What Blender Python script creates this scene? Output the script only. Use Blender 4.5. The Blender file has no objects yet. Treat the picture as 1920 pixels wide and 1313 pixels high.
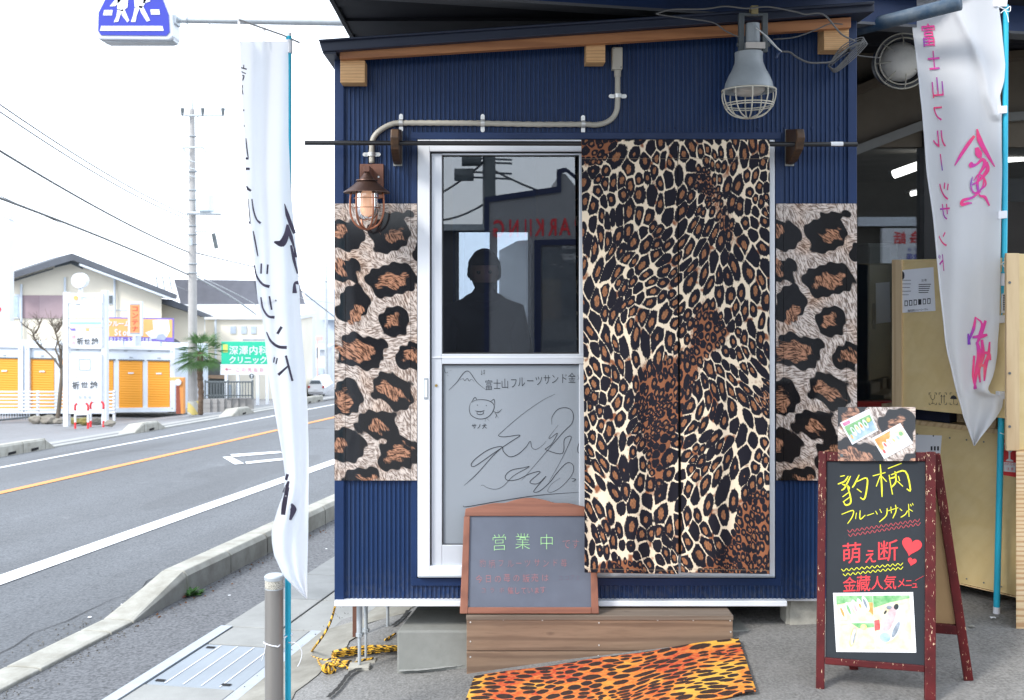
import bpy, math, random
import numpy as np
from mathutils import Vector, Matrix
random.seed(7)
SC = bpy.context.scene
COL = SC.collection
D = 4.3636            # camera to shop-hut wall, metres
EYE = 1.67
F = 1920.0
VX, VY = 910.0, 530.0
# ------------------------------------------------------------------ camera
cam = bpy.data.cameras.new('camera'); camo = bpy.data.objects.new('camera', cam); COL.objects.link(camo)
camo.location = (0, -D, EYE); camo.rotation_euler = (math.pi/2, 0, 0)
cam.sensor_width = 36; cam.lens = 36
cam.shift_x = (960-VX)/1920; cam.shift_y = -(656.5-VY)/1920
cam.clip_start = 0.05; cam.clip_end = 900
cam.dof.use_dof = True; cam.dof.focus_distance = 4.3; cam.dof.aperture_fstop = 6.3
SC.camera = camo
# ------------------------------------------------------------------ world and sun
world = bpy.data.worlds.new("World"); SC.world = world; world.use_nodes = True
wn = world.node_tree; wn.nodes.clear()
SUN_EL, SUN_AZ = math.radians(38), math.radians(-128)
sky = wn.nodes.new('ShaderNodeTexSky'); sky.sky_type = 'NISHITA'; sky.sun_disc = False
sky.sun_elevation = SUN_EL; sky.sun_rotation = SUN_AZ % (2*math.pi)
mx = wn.nodes.new('ShaderNodeMix'); mx.data_type = 'RGBA'; mx.inputs[0].default_value = 0.86
mx.inputs[7].default_value = (8.6, 9.3, 10.3, 1)
wn.links.new(sky.outputs[0], mx.inputs[6])
bg = wn.nodes.new('ShaderNodeBackground'); bg.inputs[1].default_value = 0.12
wn.links.new(mx.outputs[2], bg.inputs[0])
wo = wn.nodes.new('ShaderNodeOutputWorld'); wn.links.new(bg.outputs[0], wo.inputs[0])
sl = bpy.data.lights.new('sun', 'SUN'); sl.energy = 1.5; sl.angle = math.radians(12); sl.color = (1, .96, .9)
so = bpy.data.objects.new('sun', sl); COL.objects.link(so)
# light comes from the left, behind the camera
sd = Vector((-math.sin(-SUN_AZ)*math.cos(SUN_EL), math.cos(SUN_AZ)*math.cos(SUN_EL), math.sin(SUN_EL)))
so.rotation_euler = sd.to_track_quat('Z', 'Y').to_euler()
so.location = (-6, -6, 9)
SC.view_settings.view_transform = 'Standard'; SC.view_settings.look = 'None'
SC.view_settings.gamma = 1; SC.view_settings.use_curve_mapping = False
SC.view_settings.exposure = 1.25
SC.cycles.use_denoising = True
SC.cycles.max_bounces = 8; SC.cycles.glossy_bounces = 4; SC.cycles.transparent_max_bounces = 12
SC.cycles.caustics_reflective = False; SC.cycles.caustics_refractive = False
SC.cycles.sample_clamp_indirect = 6

# ------------------------------------------------------------------ geometry helpers
def W(px, py, d):
    return Vector(((px-VX)*d/F, d-D, EYE-(py-VY)*d/F))
def WY(px, py, Y):
    return W(px, py, Y+D)

class Plane:
    """a real plane through three world points; at() gives the point of it seen at a photo pixel, off = towards the camera"""
    def __init__(s, a, b, c):
        s.p = Vector(a); s.n = (Vector(b)-s.p).cross(Vector(c)-s.p).normalized()
        if s.n.y > 0: s.n = -s.n
    def at(s, px, py, off=0.0):
        o = Vector((0, -D, EYE)); r = Vector(((px-VX)/F, 1, -(py-VY)/F))
        t = (s.p+s.n*off-o).dot(s.n)/r.dot(s.n)
        return o+r*t

ROOTS = {}
def link(o):
    COL.objects.link(o); return o
def tag(o, label=None, cat=None, group=None, kind=None):
    if label: o['label'] = label
    if cat: o['category'] = cat
    if group: o['group'] = group
    if kind: o['kind'] = kind
    return o
def thing(name, loc, label, cat, group=None, kind=None):
    o = bpy.data.objects.new(name, None); link(o); o.location = loc; o.empty_display_size = .1
    ROOTS[o] = Vector(loc)
    return tag(o, label, cat, group, kind)
def root_of(o):
    return ROOTS.get(o, Vector((0, 0, 0)))

class MB:
    def __init__(s): s.v = []; s.f = []; s.a = {}
    def add(s, vs, fs):
        k = len(s.v); s.v += [tuple(p) for p in vs]; s.f += [tuple(i+k for i in f) for f in fs]; return s
    def box(s, x0, x1, y0, y1, z0, z1):
        return s.add([(x0,y0,z0),(x1,y0,z0),(x1,y1,z0),(x0,y1,z0),(x0,y0,z1),(x1,y0,z1),(x1,y1,z1),(x0,y1,z1)],
                     [(0,3,2,1),(4,5,6,7),(0,1,5,4),(1,2,6,5),(2,3,7,6),(3,0,4,7)])
    def pbox(s, xa, xb, ya, yb, Y0, Y1):
        """box whose front face (plane Y0) covers photo pixels xa..xb, ya..yb"""
        a = WY(xa, yb, Y0); b = WY(xb, ya, Y0)
        return s.box(a.x, b.x, Y0, Y1, a.z, b.z)
    def hexa(s, front, back):
        """front, back: four points each, same order"""
        return s.add(list(front)+list(back), [(3,2,1,0),(4,5,6,7),(0,1,5,4),(1,2,6,5),(2,3,7,6),(3,0,4,7)])
    def slab(s, pts, vec):
        vec = Vector(vec); n = len(pts); pts = [Vector(p) for p in pts]
        return s.add(pts+[p+vec for p in pts], [tuple(range(n))[::-1], tuple(range(n, 2*n))]+[(i,(i+1)%n,(i+1)%n+n,i+n) for i in range(n)])
    def obox(s, c, ax, ay, az):
        c = Vector(c); ax, ay, az = Vector(ax)/2, Vector(ay)/2, Vector(az)/2
        q = [c-ax-ay-az, c+ax-ay-az, c+ax+ay-az, c-ax+ay-az]
        return s.add(q+[p+2*az for p in q], [(0,3,2,1),(4,5,6,7),(0,1,5,4),(1,2,6,5),(2,3,7,6),(3,0,4,7)])
    def tube(s, pts, r, n=8, cap=True, attr=False):
        pts = [Vector(p) for p in pts]; m = len(pts)
        rs = r if isinstance(r, (list, tuple)) else [r]*m
        k = len(s.v); up = Vector((0, 0, 1)); prev = None; L = 0
        for i, p in enumerate(pts):
            t = (pts[min(i+1, m-1)]-pts[max(i-1, 0)]).normalized()
            if prev is None:
                a = t.cross(up)
                if a.length < .05: a = t.cross(Vector((1, 0, 0)))
                a.normalize()
            else:
                a = (prev-t*prev.dot(t)).normalized()
            prev = a; b = t.cross(a)
            if i: L += (p-pts[i-1]).length
            for j in range(n):
                w = 2*math.pi*j/n
                s.v.append(tuple(p+(a*math.cos(w)+b*math.sin(w))*rs[i]))
                if attr: s.a.setdefault('ang', {})[len(s.v)-1] = j/n; s.a.setdefault('len', {})[len(s.v)-1] = L
        for i in range(m-1):
            for j in range(n):
                s.f.append((k+i*n+j, k+i*n+(j+1) % n, k+(i+1)*n+(j+1) % n, k+(i+1)*n+j))
        if cap:
            s.f.append(tuple(k+j for j in range(n))[::-1]); s.f.append(tuple(k+(m-1)*n+j for j in range(n)))
        return s
    def lathe(s, prof, c, axis=(0, 0, 1), n=24):
        c = Vector(c); q = Vector((0, 0, 1)).rotation_difference(Vector(axis).normalized()); k = len(s.v)
        for (r, h) in prof:
            for j in range(n):
                w = 2*math.pi*j/n
                s.v.append(tuple(c+q@Vector((r*math.cos(w), r*math.sin(w), h))))
        for i in range(len(prof)-1):
            for j in range(n):
                s.f.append((k+i*n+j, k+i*n+(j+1) % n, k+(i+1)*n+(j+1) % n, k+(i+1)*n+j))
        return s
    def grid(s, fn, nu, nv):
        k = len(s.v)
        for i in range(nu+1):
            for j in range(nv+1): s.v.append(tuple(fn(i/nu, j/nv)))
        for i in range(nu):
            for j in range(nv):
                a = k+i*(nv+1)+j; s.f.append((a, a+nv+1, a+nv+2, a+1))
        return s
    def build(s, name, m, parent=None, smooth=False, bevel=0, label=None, cat=None, group=None, kind=None, seg=2):
        off = root_of(parent) if parent is not None else Vector((0, 0, 0))
        me = bpy.data.meshes.new(name)
        me.from_pydata([(x-off.x, y-off.y, z-off.z) for x, y, z in s.v], [], s.f)
        if isinstance(m, (list, tuple)):
            for q in m: me.materials.append(q)
        else: me.materials.append(m)
        for an, dd in s.a.items():
            at = me.attributes.new(an, 'FLOAT', 'POINT')
            arr = np.zeros(len(s.v), np.float32)
            for i, x in dd.items(): arr[i] = x
            at.data.foreach_set('value', arr)
        if smooth:
            me.polygons.foreach_set('use_smooth', [True]*len(me.polygons))
        me.update()
        o = bpy.data.objects.new(name, me); link(o)
        if parent is not None: o.parent = parent; ROOTS[o] = off
        if bevel:
            b = o.modifiers.new('bevel', 'BEVEL'); b.width = bevel; b.segments = seg; b.limit_method = 'ANGLE'; b.angle_limit = math.radians(40)
        if smooth == 2:
            me.set_sharp_from_angle(angle=math.radians(35))
        return tag(o, label, cat, group, kind)

def copy_tree(o, delta=None, parent=None, sub=False):
    c = o.copy(); link(c)
    if parent is not None: c.parent = parent
    if delta is not None: c.location = c.location+Vector(delta)
    for ch in list(o.children): copy_tree(ch, None, c)
    if not sub: ROOTS[c] = root_of(o)+(Vector(delta) if delta is not None else Vector((0, 0, 0)))
    return c

def smoothpath(pts, n=6):
    """Catmull-Rom through points"""
    P = [Vector(p) for p in pts]; P = [2*P[0]-P[1]]+P+[2*P[-1]-P[-2]]; out = []
    for i in range(1, len(P)-2):
        for k in range(n):
            t = k/n; a, b, c, d = P[i-1], P[i], P[i+1], P[i+2]
            out.append(0.5*((2*b)+(c-a)*t+(2*a-5*b+4*c-d)*t*t+(3*b-a-3*c+d)*t**3))
    out.append(P[-2]); return out
def circle(c, r, ax, ay, n=24, a0=0, a1=2*math.pi):
    return [Vector(c)+Vector(ax)*r*math.cos(a0+(a1-a0)*i/n)+Vector(ay)*r*math.sin(a0+(a1-a0)*i/n) for i in range(n+1)]

# ------------------------------------------------------------------ lettering
_fc = bpy.data.curves.new('glyph', 'FONT'); _fc.size = 1; _fc.resolution_u = 3
_fo = bpy.data.objects.new('glyph', _fc); link(_fo)
_gc = {}
def glyph(ch, off=0.0):
    k = (ch, off)
    if k not in _gc:
        _fc.body = ch; _fc.offset = off
        dg = bpy.context.evaluated_depsgraph_get(); dg.update()
        ob = _fo.evaluated_get(dg); m = ob.to_mesh()
        vs = [(v.co.x, v.co.y) for v in m.vertices]; fs = [tuple(p.vertices) for p in m.polygons]
        ob.to_mesh_clear()
        _gc[k] = (vs, fs)
    return _gc[k]
def letters(mb, chars, mapf):
    """chars: (char, cx, cy, w, h, rot degrees, shear, mirror, weight) in pixels (y down); mapf(px,py)->point"""
    for it in chars:
        ch, cx, cy, w, h = it[:5]
        rot = math.radians(it[5]) if len(it) > 5 else 0; sh = it[6] if len(it) > 6 else 0
        mir = it[7] if len(it) > 7 else 1; off = it[8] if len(it) > 8 else 0
        vs, fs = glyph(ch, off)
        if not vs: continue
        wide = 0.667 if ord(ch) < 128 else 1.0
        out = []
        for x, y in vs:
            if ord(ch) < 128: x = (x-wide/2)/wide; y = (y-.36)/.76
            else: x = x-.5; y = y-.38
            x = x*mir+sh*y
            a, b = x*w, -y*h
            out.append(mapf(cx+a*math.cos(rot)-b*math.sin(rot), cy+a*math.sin(rot)+b*math.cos(rot)))
        mb.add(out, fs)
    return mb
def line_of(s, x0, y0, x1, y1, w, h, jit=0, **k):
    n = len(s); out = []
    for i, ch in enumerate(s):
        if ch == ' ': continue
        t = (i+.5)/n
        out.append((ch, x0+(x1-x0)*t+random.uniform(-jit, jit), y0+(y1-y0)*t+random.uniform(-jit, jit), w*random.uniform(1-jit*.04, 1+jit*.04), h*random.uniform(1-jit*.05, 1+jit*.05), k.get('rot', 0)+random.uniform(-jit, jit)*1.5, k.get('sh', 0), k.get('mir', 1), k.get('off', 0)))
    return out
def stroke(mb, pts, w, mapf, sm=5, taper=0.35):
    """brush stroke in pixel space; w = width in pixels or list of widths"""
    P = smoothpath([(x, y, 0) for x, y in pts], sm) if sm and len(pts) > 2 else [Vector((x, y, 0)) for x, y in pts]
    n = len(P); vs = []
    for i, p in enumerate(P):
        t = (P[min(i+1, n-1)]-P[max(i-1, 0)])
        t = t.normalized() if t.length > 1e-6 else Vector((1, 0, 0))
        q = i/(n-1)
        if isinstance(w, (list, tuple)):
            a = q*(len(w)-1); j = min(int(a), len(w)-2); ww = w[j]+(w[j+1]-w[j])*(a-j)
        else:
            ww = w*min(1, taper+(1-taper)*4*min(q, 1-q)) if taper < 1 else w
        nn = Vector((-t.y, t.x, 0))*ww/2
        vs += [mapf(p.x+nn.x, p.y+nn.y), mapf(p.x-nn.x, p.y-nn.y)]
    mb.add(vs, [(2*i, 2*i+1, 2*i+3, 2*i+2) for i in range(n-1)])
    return mb

# ------------------------------------------------------------------ material helpers
class NT:
    def __init__(s, name):
        s.m = bpy.data.materials.new(name); s.m.use_nodes = True; s.t = s.m.node_tree; s.b = s.t.nodes['Principled BSDF']; s.o = s.t.nodes['Material Output']
    def n(s, typ, ins=None, **pr):
        k = s.t.nodes.new('ShaderNode'+typ)
        for a, b in pr.items(): setattr(k, a, b)
        for a, b in (ins or {}).items(): s.set(k.inputs[a], b)
        return k
    def set(s, sock, v):
        if isinstance(v, bpy.types.NodeSocket): s.t.links.new(v, sock)
        elif isinstance(v, bpy.types.Node): s.t.links.new(v.outputs[0], sock)
        elif hasattr(sock.default_value, '__len__') and not hasattr(v, '__len__'): sock.default_value = [v]*len(sock.default_value)
        elif hasattr(sock.default_value, '__len__') and len(sock.default_value) == 4 and len(v) == 3: sock.default_value = (*v, 1)
        else: sock.default_value = v
    def math(s, op, a, b=0.0, c=0.0, clamp=False):
        k = s.n('Math', operation=op, use_clamp=clamp); s.set(k.inputs[0], a); s.set(k.inputs[1], b); s.set(k.inputs[2], c); return k.outputs[0]
    def coord(s, kind='Object'): return s.n('TexCoord').outputs[kind]
    def map(s, co, sc=(1, 1, 1), rot=(0, 0, 0), loc=(0, 0, 0)):
        return s.n('Mapping', {'Vector': co, 'Scale': sc, 'Rotation': rot, 'Location': loc}).outputs[0]
    def noise(s, co, sc=5, det=3, rough=.5, dist=0):
        return s.n('TexNoise', {'Vector': co, 'Scale': sc, 'Detail': det, 'Roughness': rough, 'Distortion': dist})
    def ramp(s, fac, stops, interp='LINEAR'):
        k = s.n('ValToRGB', {'Fac': fac}); k.color_ramp.interpolation = interp; e = k.color_ramp.elements
        while len(e) < len(stops): e.new(.5)
        for i, (p, c) in enumerate(stops):
            e[i].position = p; e[i].color = (*c, 1) if hasattr(c, '__len__') else (c, c, c, 1)
        return k.outputs[0]
    def mix(s, f, a, b, mode='MIX'):
        k = s.n('Mix', data_type='RGBA', blend_type=mode); s.set(k.inputs[0], f); s.set(k.inputs[6], a); s.set(k.inputs[7], b); return k.outputs[2]
    def bump(s, h, st=.3, dist=.01):
        k = s.n('Bump', {'Height': h, 'Strength': st, 'Distance': dist}); s.set(s.b.inputs['Normal'], k); return k
    def fin(s, col=None, rough=None, metal=None, **kw):
        if col is not None: s.set(s.b.inputs['Base Color'], col)
        if rough is not None: s.set(s.b.inputs['Roughness'], rough)
        if metal is not None: s.set(s.b.inputs['Metallic'], metal)
        for a, b in kw.items(): s.set(s.b.inputs[a.replace('_', ' ')], b)
        return s.m
MC = {}
def pm(name, col, rough=.6, var=.18, sc=6, bump=0, bsc=60, metal=0, col2=None, stretch=(1, 1, 1), dist=.003, spec=None):
    if name in MC: return MC[name]
    t = NT(name); co = t.map(t.coord(), stretch)
    nz = t.noise(co, sc, 5, .6)
    f = t.ramp(nz, [(.35, 0), (.68, 1)])
    c2 = col2 or tuple(x*(1-var) for x in col)
    c = t.mix(f, col, c2)
    fine = t.noise(co, sc*9, 2)
    c = t.mix(t.math('MULTIPLY', fine, var*.8), c, tuple(x*.6 for x in col))
    if bump: t.bump(t.noise(co, bsc, 4, .6).outputs[0], bump, dist)
    r = t.math('ADD', t.math('MULTIPLY', nz, .2), rough-.1)
    m = t.fin(c, r, metal)
    if spec is not None: t.set(t.b.inputs['Specular IOR Level'], spec)
    MC[name] = m; return m

def asphalt(name, dark, light, patch=.5, speck=420, stain=.25):
    t = NT(name); co = t.coord()
    big = t.noise(co, patch, 4, .55); mid = t.noise(co, 7, 4, .7)
    v = t.n('TexVoronoi', {'Vector': co, 'Scale': speck/4})
    v2 = t.noise(co, speck/3.2, 2, .6)
    sp = t.ramp(v2, [(.4, 0), (.62, 1)])
    c = t.mix(sp, dark, light)
    c = t.mix(t.math('MULTIPLY', v.outputs['Color'], .35), c, tuple(x*1.35 for x in light))
    c = t.mix(t.math('MULTIPLY', t.ramp(big, [(.35, 0), (.7, 1)]), stain), c, tuple(x*.55 for x in dark))
    c = t.mix(t.math('MULTIPLY', t.ramp(mid, [(.4, 0), (.7, 1)]), stain), c, tuple(x*1.15 for x in light))
    t.bump(t.math('ADD', v2.outputs[0], t.math('MULTIPLY', v.outputs[0], .8)), .55, .004)
    return t.fin(c, .7)
def wood(name, a, b, dark, axis='x', sc=1.0, rough=.6, knots=True, grain=1.0):
    t = NT(name); co = t.coord()
    st = {'x': (1.2, 14, 14), 'z': (14, 14, 1.2), 'y': (14, 1.2, 14)}[axis]
    oi = t.n('ObjectInfo').outputs['Random']
    cc = t.n('VectorMath', {0: co, 1: t.n('CombineXYZ', {0: t.math('MULTIPLY', oi, 7), 1: t.math('MULTIPLY', oi, 13), 2: t.math('MULTIPLY', oi, 5)}).outputs[0]}, operation='ADD').outputs[0]
    m1 = t.map(cc, tuple(x*sc for x in st))
    n1 = t.noise(m1, 1.6, 5, .6, .6); n2 = t.noise(m1, 9, 3, .6, .2)
    wv = t.n('TexWave', {'Vector': m1, 'Scale': 1.1, 'Distortion': 5, 'Detail': 2, 'Detail Scale': .8}, wave_type='RINGS')
    c = t.mix(t.ramp(n1, [(.3, 0), (.7, 1)]), a, b)
    c = t.mix(t.math('MULTIPLY', t.ramp(wv.outputs[1], [(.55, 0), (.95, 1)]), .45*grain), c, dark)
    c = t.mix(t.math('MULTIPLY', t.ramp(n2, [(.5, 0), (.8, 1)]), .35*grain), c, dark)
    if knots:
        kst = {'x': (3, 7, 7), 'z': (7, 7, 3), 'y': (7, 3, 7)}[axis]
        v = t.n('TexVoronoi', {'Vector': t.map(cc, tuple(x*sc for x in kst)), 'Scale': 1.0})
        c = t.mix(t.ramp(v.outputs[0], [(.035, .8), (.085, 0)]), c, dark)
    t.bump(n2.outputs[0], .15, .002)
    m = t.fin(c, rough); MC[name] = m; return m

M = {}
def road_mat():
    m = asphalt('road_asphalt', (.05, .055, .062), (.14, .15, .163), .35, 200, .22)
    nt = m.node_tree; b = nt.nodes['Principled BSDF']; old = b.inputs['Base Color'].links[0].from_socket
    t = NT.__new__(NT); t.m = m; t.t = nt; t.b = b; t.o = nt.nodes['Material Output']
    co = t.coord(); r = t.map(co, (1, 1, 1), (0, 0, math.radians(10.8)))
    tr = t.noise(t.map(r, (1.1, .06, 1)), 1.0, 3, .5); pt = t.noise(t.map(r, (.5, .12, 1)), 1.3, 1, .4)
    c = t.mix(t.math('MULTIPLY', t.ramp(tr, [(.42, 0), (.62, 1)]), .32), old, (.045, .047, .05))
    c = t.mix(t.ramp(pt, [(.585, 0), (.592, .3)]), c, (.05, .052, .056))
    st = t.noise(co, 2.3, 5, .75)
    c = t.mix(t.ramp(st, [(.62, 0), (.72, .28)]), c, (.26, .27, .28))
    t.set(b.inputs['Base Color'], c)
    return m
M['road'] = road_mat()
M['road_unused'] = asphalt('road_asphalt', (.06, .066, .074), (.155, .165, .18), .35, 200, .22)
M['walk'] = asphalt('sidewalk_asphalt', (.04, .042, .046), (.15, .155, .165), .6, 190, .2)
M['yard'] = asphalt('yard_asphalt', (.12, .118, .113), (.25, .245, .235), .9, 300, .35)
M['lot'] = asphalt('lot_asphalt', (.15, .155, .16), (.22, .225, .24), .3, 120, .3)
def worn_paint(name, col):
    t = NT(name); co = t.coord()
    a = t.noise(co, 34, 5, .75); b = t.noise(co, 1.4, 3, .6)
    f = t.ramp(t.math('ADD', t.math('MULTIPLY', a, .75), t.math('MULTIPLY', b, .25)), [(.55, 0), (.66, .7)])
    c = t.mix(f, col, (.13, .135, .145)); c = t.mix(t.math('MULTIPLY', b.outputs[0], .3), c, tuple(x*.7 for x in col))
    t.bump(a.outputs[0], .3, .003); return t.fin(c, .7)
M['wpaint'] = worn_paint('white_road_paint', (.72, .74, .76)); M['opaint'] = worn_paint('orange_road_paint', (.66, .27, .07))
M['curb'] = pm('curb_concrete', (.43, .425, .38), .85, .25, 7, .6, 70, col2=(.29, .28, .24))
M['slab'] = pm('slab_concrete', (.27, .28, .28), .85, .2, 4, .4, 120, col2=(.21, .22, .22))
M['slab2'] = pm('pale_slab_concrete', (.34, .345, .33), .85, .2, 4, .4, 120)
M['conc'] = pm('concrete', (.27, .275, .255), .9, .3, 4, .6, 60, col2=(.18, .185, .17))
M['concblock'] = pm('rough_concrete', (.48, .46, .4), .95, .35, 16, .9, 50)
M['rail'] = pm('galvanised_rail', (.42, .46, .5), .5, .1, 20, 0, 60, .2)
M['grate'] = pm('steel_plate', (.3, .34, .38), .6, .1, 3, .3, 150, .1)
M['hole'] = pm('black_gap', (.01, .01, .012), .9)
def navy_wall():
    t = NT('navy_steel'); co = t.coord()
    big = t.noise(co, 1.6, 4, .6); streak = t.noise(t.map(co, (26, 26, 1.4)), 1.0, 4, .6); fine = t.noise(co, 40, 3, .7)
    c = t.mix(t.ramp(big, [(.35, 0), (.7, 1)]), (.0105, .033, .105), (.015, .041, .12))
    c = t.mix(t.math('MULTIPLY', t.ramp(streak, [(.52, 0), (.78, 1)]), .45), c, (.04, .06, .11))
    z = t.n('SeparateXYZ', {0: co}).outputs[2]
    low = t.math('MULTIPLY', t.ramp(z, [(0.0, 1), (.22, 0)]), t.ramp(fine, [(.42, 0), (.7, .5)]))
    c = t.mix(low, c, (.12, .12, .12))
    t.bump(t.noise(t.map(co, (3, 3, 2)), 1.4, 3).outputs[0], .25, .02); t.set(t.b.inputs['Specular IOR Level'], .32)
    return t.fin(c, t.math('ADD', t.math('MULTIPLY', fine, .25), .32))
M['navy'] = navy_wall()
M['navytrim'] = pm('navy_trim', (.012, .034, .11), .42, .25, 5, .1, 20, spec=.32)
M['navyroof'] = pm('dark_navy_roof', (.008, .015, .038), .5, .2, 3)
M['deck'] = pm('canopy_deck', (.003, .004, .01), .7, .2, 3)
M['beamgrey'] = pm('beam_grey_paint', (.12, .125, .14), .55, .3, 3, .2, 40)
M['white'] = pm('white_frame_aluminium', (.78, .8, .84), .35, .04, 3)
M['sash'] = pm('sash_aluminium', (.6, .63, .68), .35, .05, 3, 0, 50, .2)
M['doorpanel'] = pm('door_panel_grey', (.27, .3, .335), .45, .05, 2)
M['black'] = pm('black_metal', (.012, .012, .014), .35, .2, 5)
M['rubber'] = pm('black_rubber', (.02, .02, .022), .7)
M['ink'] = pm('marker_ink', (.03, .033, .04), .6)
M['conduit'] = pm('conduit_pvc', (.5, .47, .4), .5, .12, 9)
M['clamp'] = pm('zinc_clamp', (.75, .75, .73), .35, .1, 9, 0, 60, .5)
M['beam'] = wood('cedar_beam', (.33, .13, .045), (.4, .175, .07), (.16, .055, .02), 'x', .8, .6, False)
M['endgrain'] = wood('cedar_end_grain', (.62, .36, .16), (.7, .44, .22), (.36, .17, .07), 'x', 2.5, .7, False)
M['darkwood'] = wood('dark_stained_wood', (.05, .025, .012), (.09, .045, .02), (.015, .008, .005), 'z', 1, .5, False)
M['rustwood'] = wood('reddish_old_wood', (.22, .09, .055), (.13, .055, .035), (.05, .02, .015), 'z', 1.5, .6, False)
M['step'] = wood('weathered_brown_board', (.2, .128, .082), (.27, .18, .12), (.08, .045, .03), 'x', 1.0, .6)
M['steptop'] = wood('weathered_top_board', (.17, .13, .1), (.22, .175, .135), (.1, .07, .05), 'x', 1.0, .6)
M['orangewood'] = wood('reddish_pine_frame', (.22, .085, .052), (.29, .12, .075), (.12, .045, .03), 'x', 1.0, .5, False, .7)
M['orangewoodz'] = wood('reddish_pine_frame_upright', (.22, .085, .052), (.29, .12, .075), (.12, .045, .03), 'z', 1.0, .5, False, .7)
M['ply'] = wood('pale_plywood', (.7, .55, .28), (.64, .48, .22), (.4, .27, .13), 'x', .45, .6, True, .12)
M['ply2'] = wood('pine_crate_wood', (.68, .52, .31), (.6, .44, .25), (.38, .22, .1), 'z', .7, .6, True, .8)
M['pine'] = wood('pine_batten', (.6, .42, .22), (.68, .52, .3), (.36, .2, .09), 'x', .9, .6, False, .9)
M['tan'] = pm('tan_hardboard', (.42, .26, .12), .7, .15, 5)
M['board'] = pm('blackboard', (.022, .027, .034), .65, .2, 3, spec=.3)
M['greyboard'] = pm('chalky_grey_board', (.125, .145, .19), .65, .25, 3)
M['paper'] = pm('white_paper', (.8, .81, .83), .6, .04, 5)
M['cable'] = pm('grey_cable', (.13, .13, .13), .6, .1)
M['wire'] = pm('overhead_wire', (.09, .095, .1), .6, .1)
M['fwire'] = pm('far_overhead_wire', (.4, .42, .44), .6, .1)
M['blue_pole'] = pm('cyan_plastic_pole', (.02, .42, .6), .35, .06, 4)
M['wplastic'] = pm('white_plastic', (.75, .76, .8), .4, .05, 5)
M['steelpost'] = pm('brushed_steel_post', (.3, .285, .27), .4, .15, 6, .1, 200, .55, stretch=(1, 1, .2))
M['galv'] = pm('galvanised_steel', (.5, .54, .57), .45, .15, 9, 0, 60, .4)
M['rust'] = pm('rusty_steel', (.17, .075, .05), .8, .3, 12, .4, 80)
M['lampgrey'] = pm('lamp_grey_enamel', (.36, .4, .43), .45, .2, 8, .1, 60)
M['lampdark'] = pm('lamp_dark_bracket', (.12, .14, .15), .5, .25, 9)
M['cage'] = pm('cream_wire_cage', (.6, .57, .48), .45, .15, 12)
M['copper'] = pm('aged_copper', (.42, .17, .1), .35, .35, 14, .1, 50, .8)
M['darkcopper'] = pm('blackened_copper', (.12, .07, .055), .42, .45, 9, .2, 40, .7)
M['leaf'] = pm('weed_leaf', (.07, .19, .035), .6, .35, 30)
M['redleaf'] = pm('dry_red_leaf', (.45, .08, .05), .7, .3, 30)
M['yellowchalk'] = pm('yellow_marker', (.72, .7, .03), .6, .05)
M['greenchalk'] = pm('green_chalk', (.42, .75, .36), .8, .25, 60)
M['redchalk'] = pm('red_marker', (.72, .04, .05), .6, .08)
M['faintred'] = pm('faint_red_chalk', (.45, .17, .17), .8, .3, 60, col2=(.26, .2, .24))
M['zigred'] = pm('dull_red_marker', (.45, .06, .07), .6, .1)

# chipped dark red paint
def chipped():
    t = NT('chipped_maroon_paint'); co = t.coord()
    a = t.noise(t.map(co, (95, 95, 26)), 1.5, 5, .7, .3); b = t.noise(co, 3, 2)
    msk = t.ramp(t.math('ADD', a.outputs[0], t.math('MULTIPLY', b.outputs[0], .22)), [(.735, 0), (.748, 1)])
    c = t.mix(msk, t.mix(t.ramp(t.noise(co, 14, 3), [(.3, 0), (.7, 1)]), (.055, .005, .006), (.1, .01, .011)), (.66, .46, .3))
    t.bump(t.math('SUBTRACT', 1, msk), .4, .002); t.set(t.b.inputs['Specular IOR Level'], .25)
    return t.fin(c, .5)
M['chip'] = chipped()

def leopard_panel_mat():
    """coarse leopard fur print; the attributes blk / brn hold signed distances to the painted rosettes, the nodes add hair"""
    t = NT('leopard_fur_print'); co = t.coord()
    lows = [t.ramp(t.noise(t.map(co, (1, 1, 1), (0, 0, 0), (k*3.7, 0, 0)), 6.5, 2, .5), [(.46, 0), (.54, 1)]) for k in range(2)]
    def hairs(deg, sc=1.0):
        return t.noise(t.map(t.n('VectorRotate', {'Vector': co, 'Axis': (0, 1, 0), 'Angle': math.radians(deg)}, rotation_type='AXIS_ANGLE').outputs[0], (34*sc, 60, 150*sc)), 1.0, 3, .6, .25).outputs[0]
    def mixf(f, a, b): return t.math('ADD', t.math('MULTIPLY', a, t.math('SUBTRACT', 1, f)), t.math('MULTIPLY', b, f))
    hm = mixf(lows[0], mixf(lows[1], hairs(-35), hairs(5)), hairs(-70))
    h = t.math('SUBTRACT', hm, .5)
    hs = t.ramp(t.math('ADD', h, .5), [(.43, 0), (.57, 1)])
    bl = t.n('Attribute', attribute_name='blk').outputs['Fac']; br = t.n('Attribute', attribute_name='brn').outputs['Fac']
    cream = t.mix(hs, (.2, .15, .125), (.66, .575, .52))
    warm = t.ramp(t.noise(co, 6, 3).outputs[0], [(.5, 0), (.72, .7)])
    cream = t.mix(warm, cream, t.mix(hs, (.16, .075, .04), (.6, .38, .24)))
    brown = t.mix(hs, (.06, .028, .018), (.46, .23, .14))
    bmask = t.ramp(t.math('ADD', t.math('ADD', bl, t.math('MULTIPLY', h, .05)), .5), [(.496, 0), (.508, 1)])
    rmask = t.ramp(t.math('ADD', t.math('ADD', br, t.math('MULTIPLY', h, .075)), .5), [(.49, 0), (.515, 1)])
    c = t.mix(bmask, cream, (.012, .012, .014))
    c = t.mix(rmask, c, brown)
    m = t.fin(c, .09); t.set(t.b.inputs['Specular IOR Level'], .5)
    return m
M['leopanel'] = leopard_panel_mat()

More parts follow.
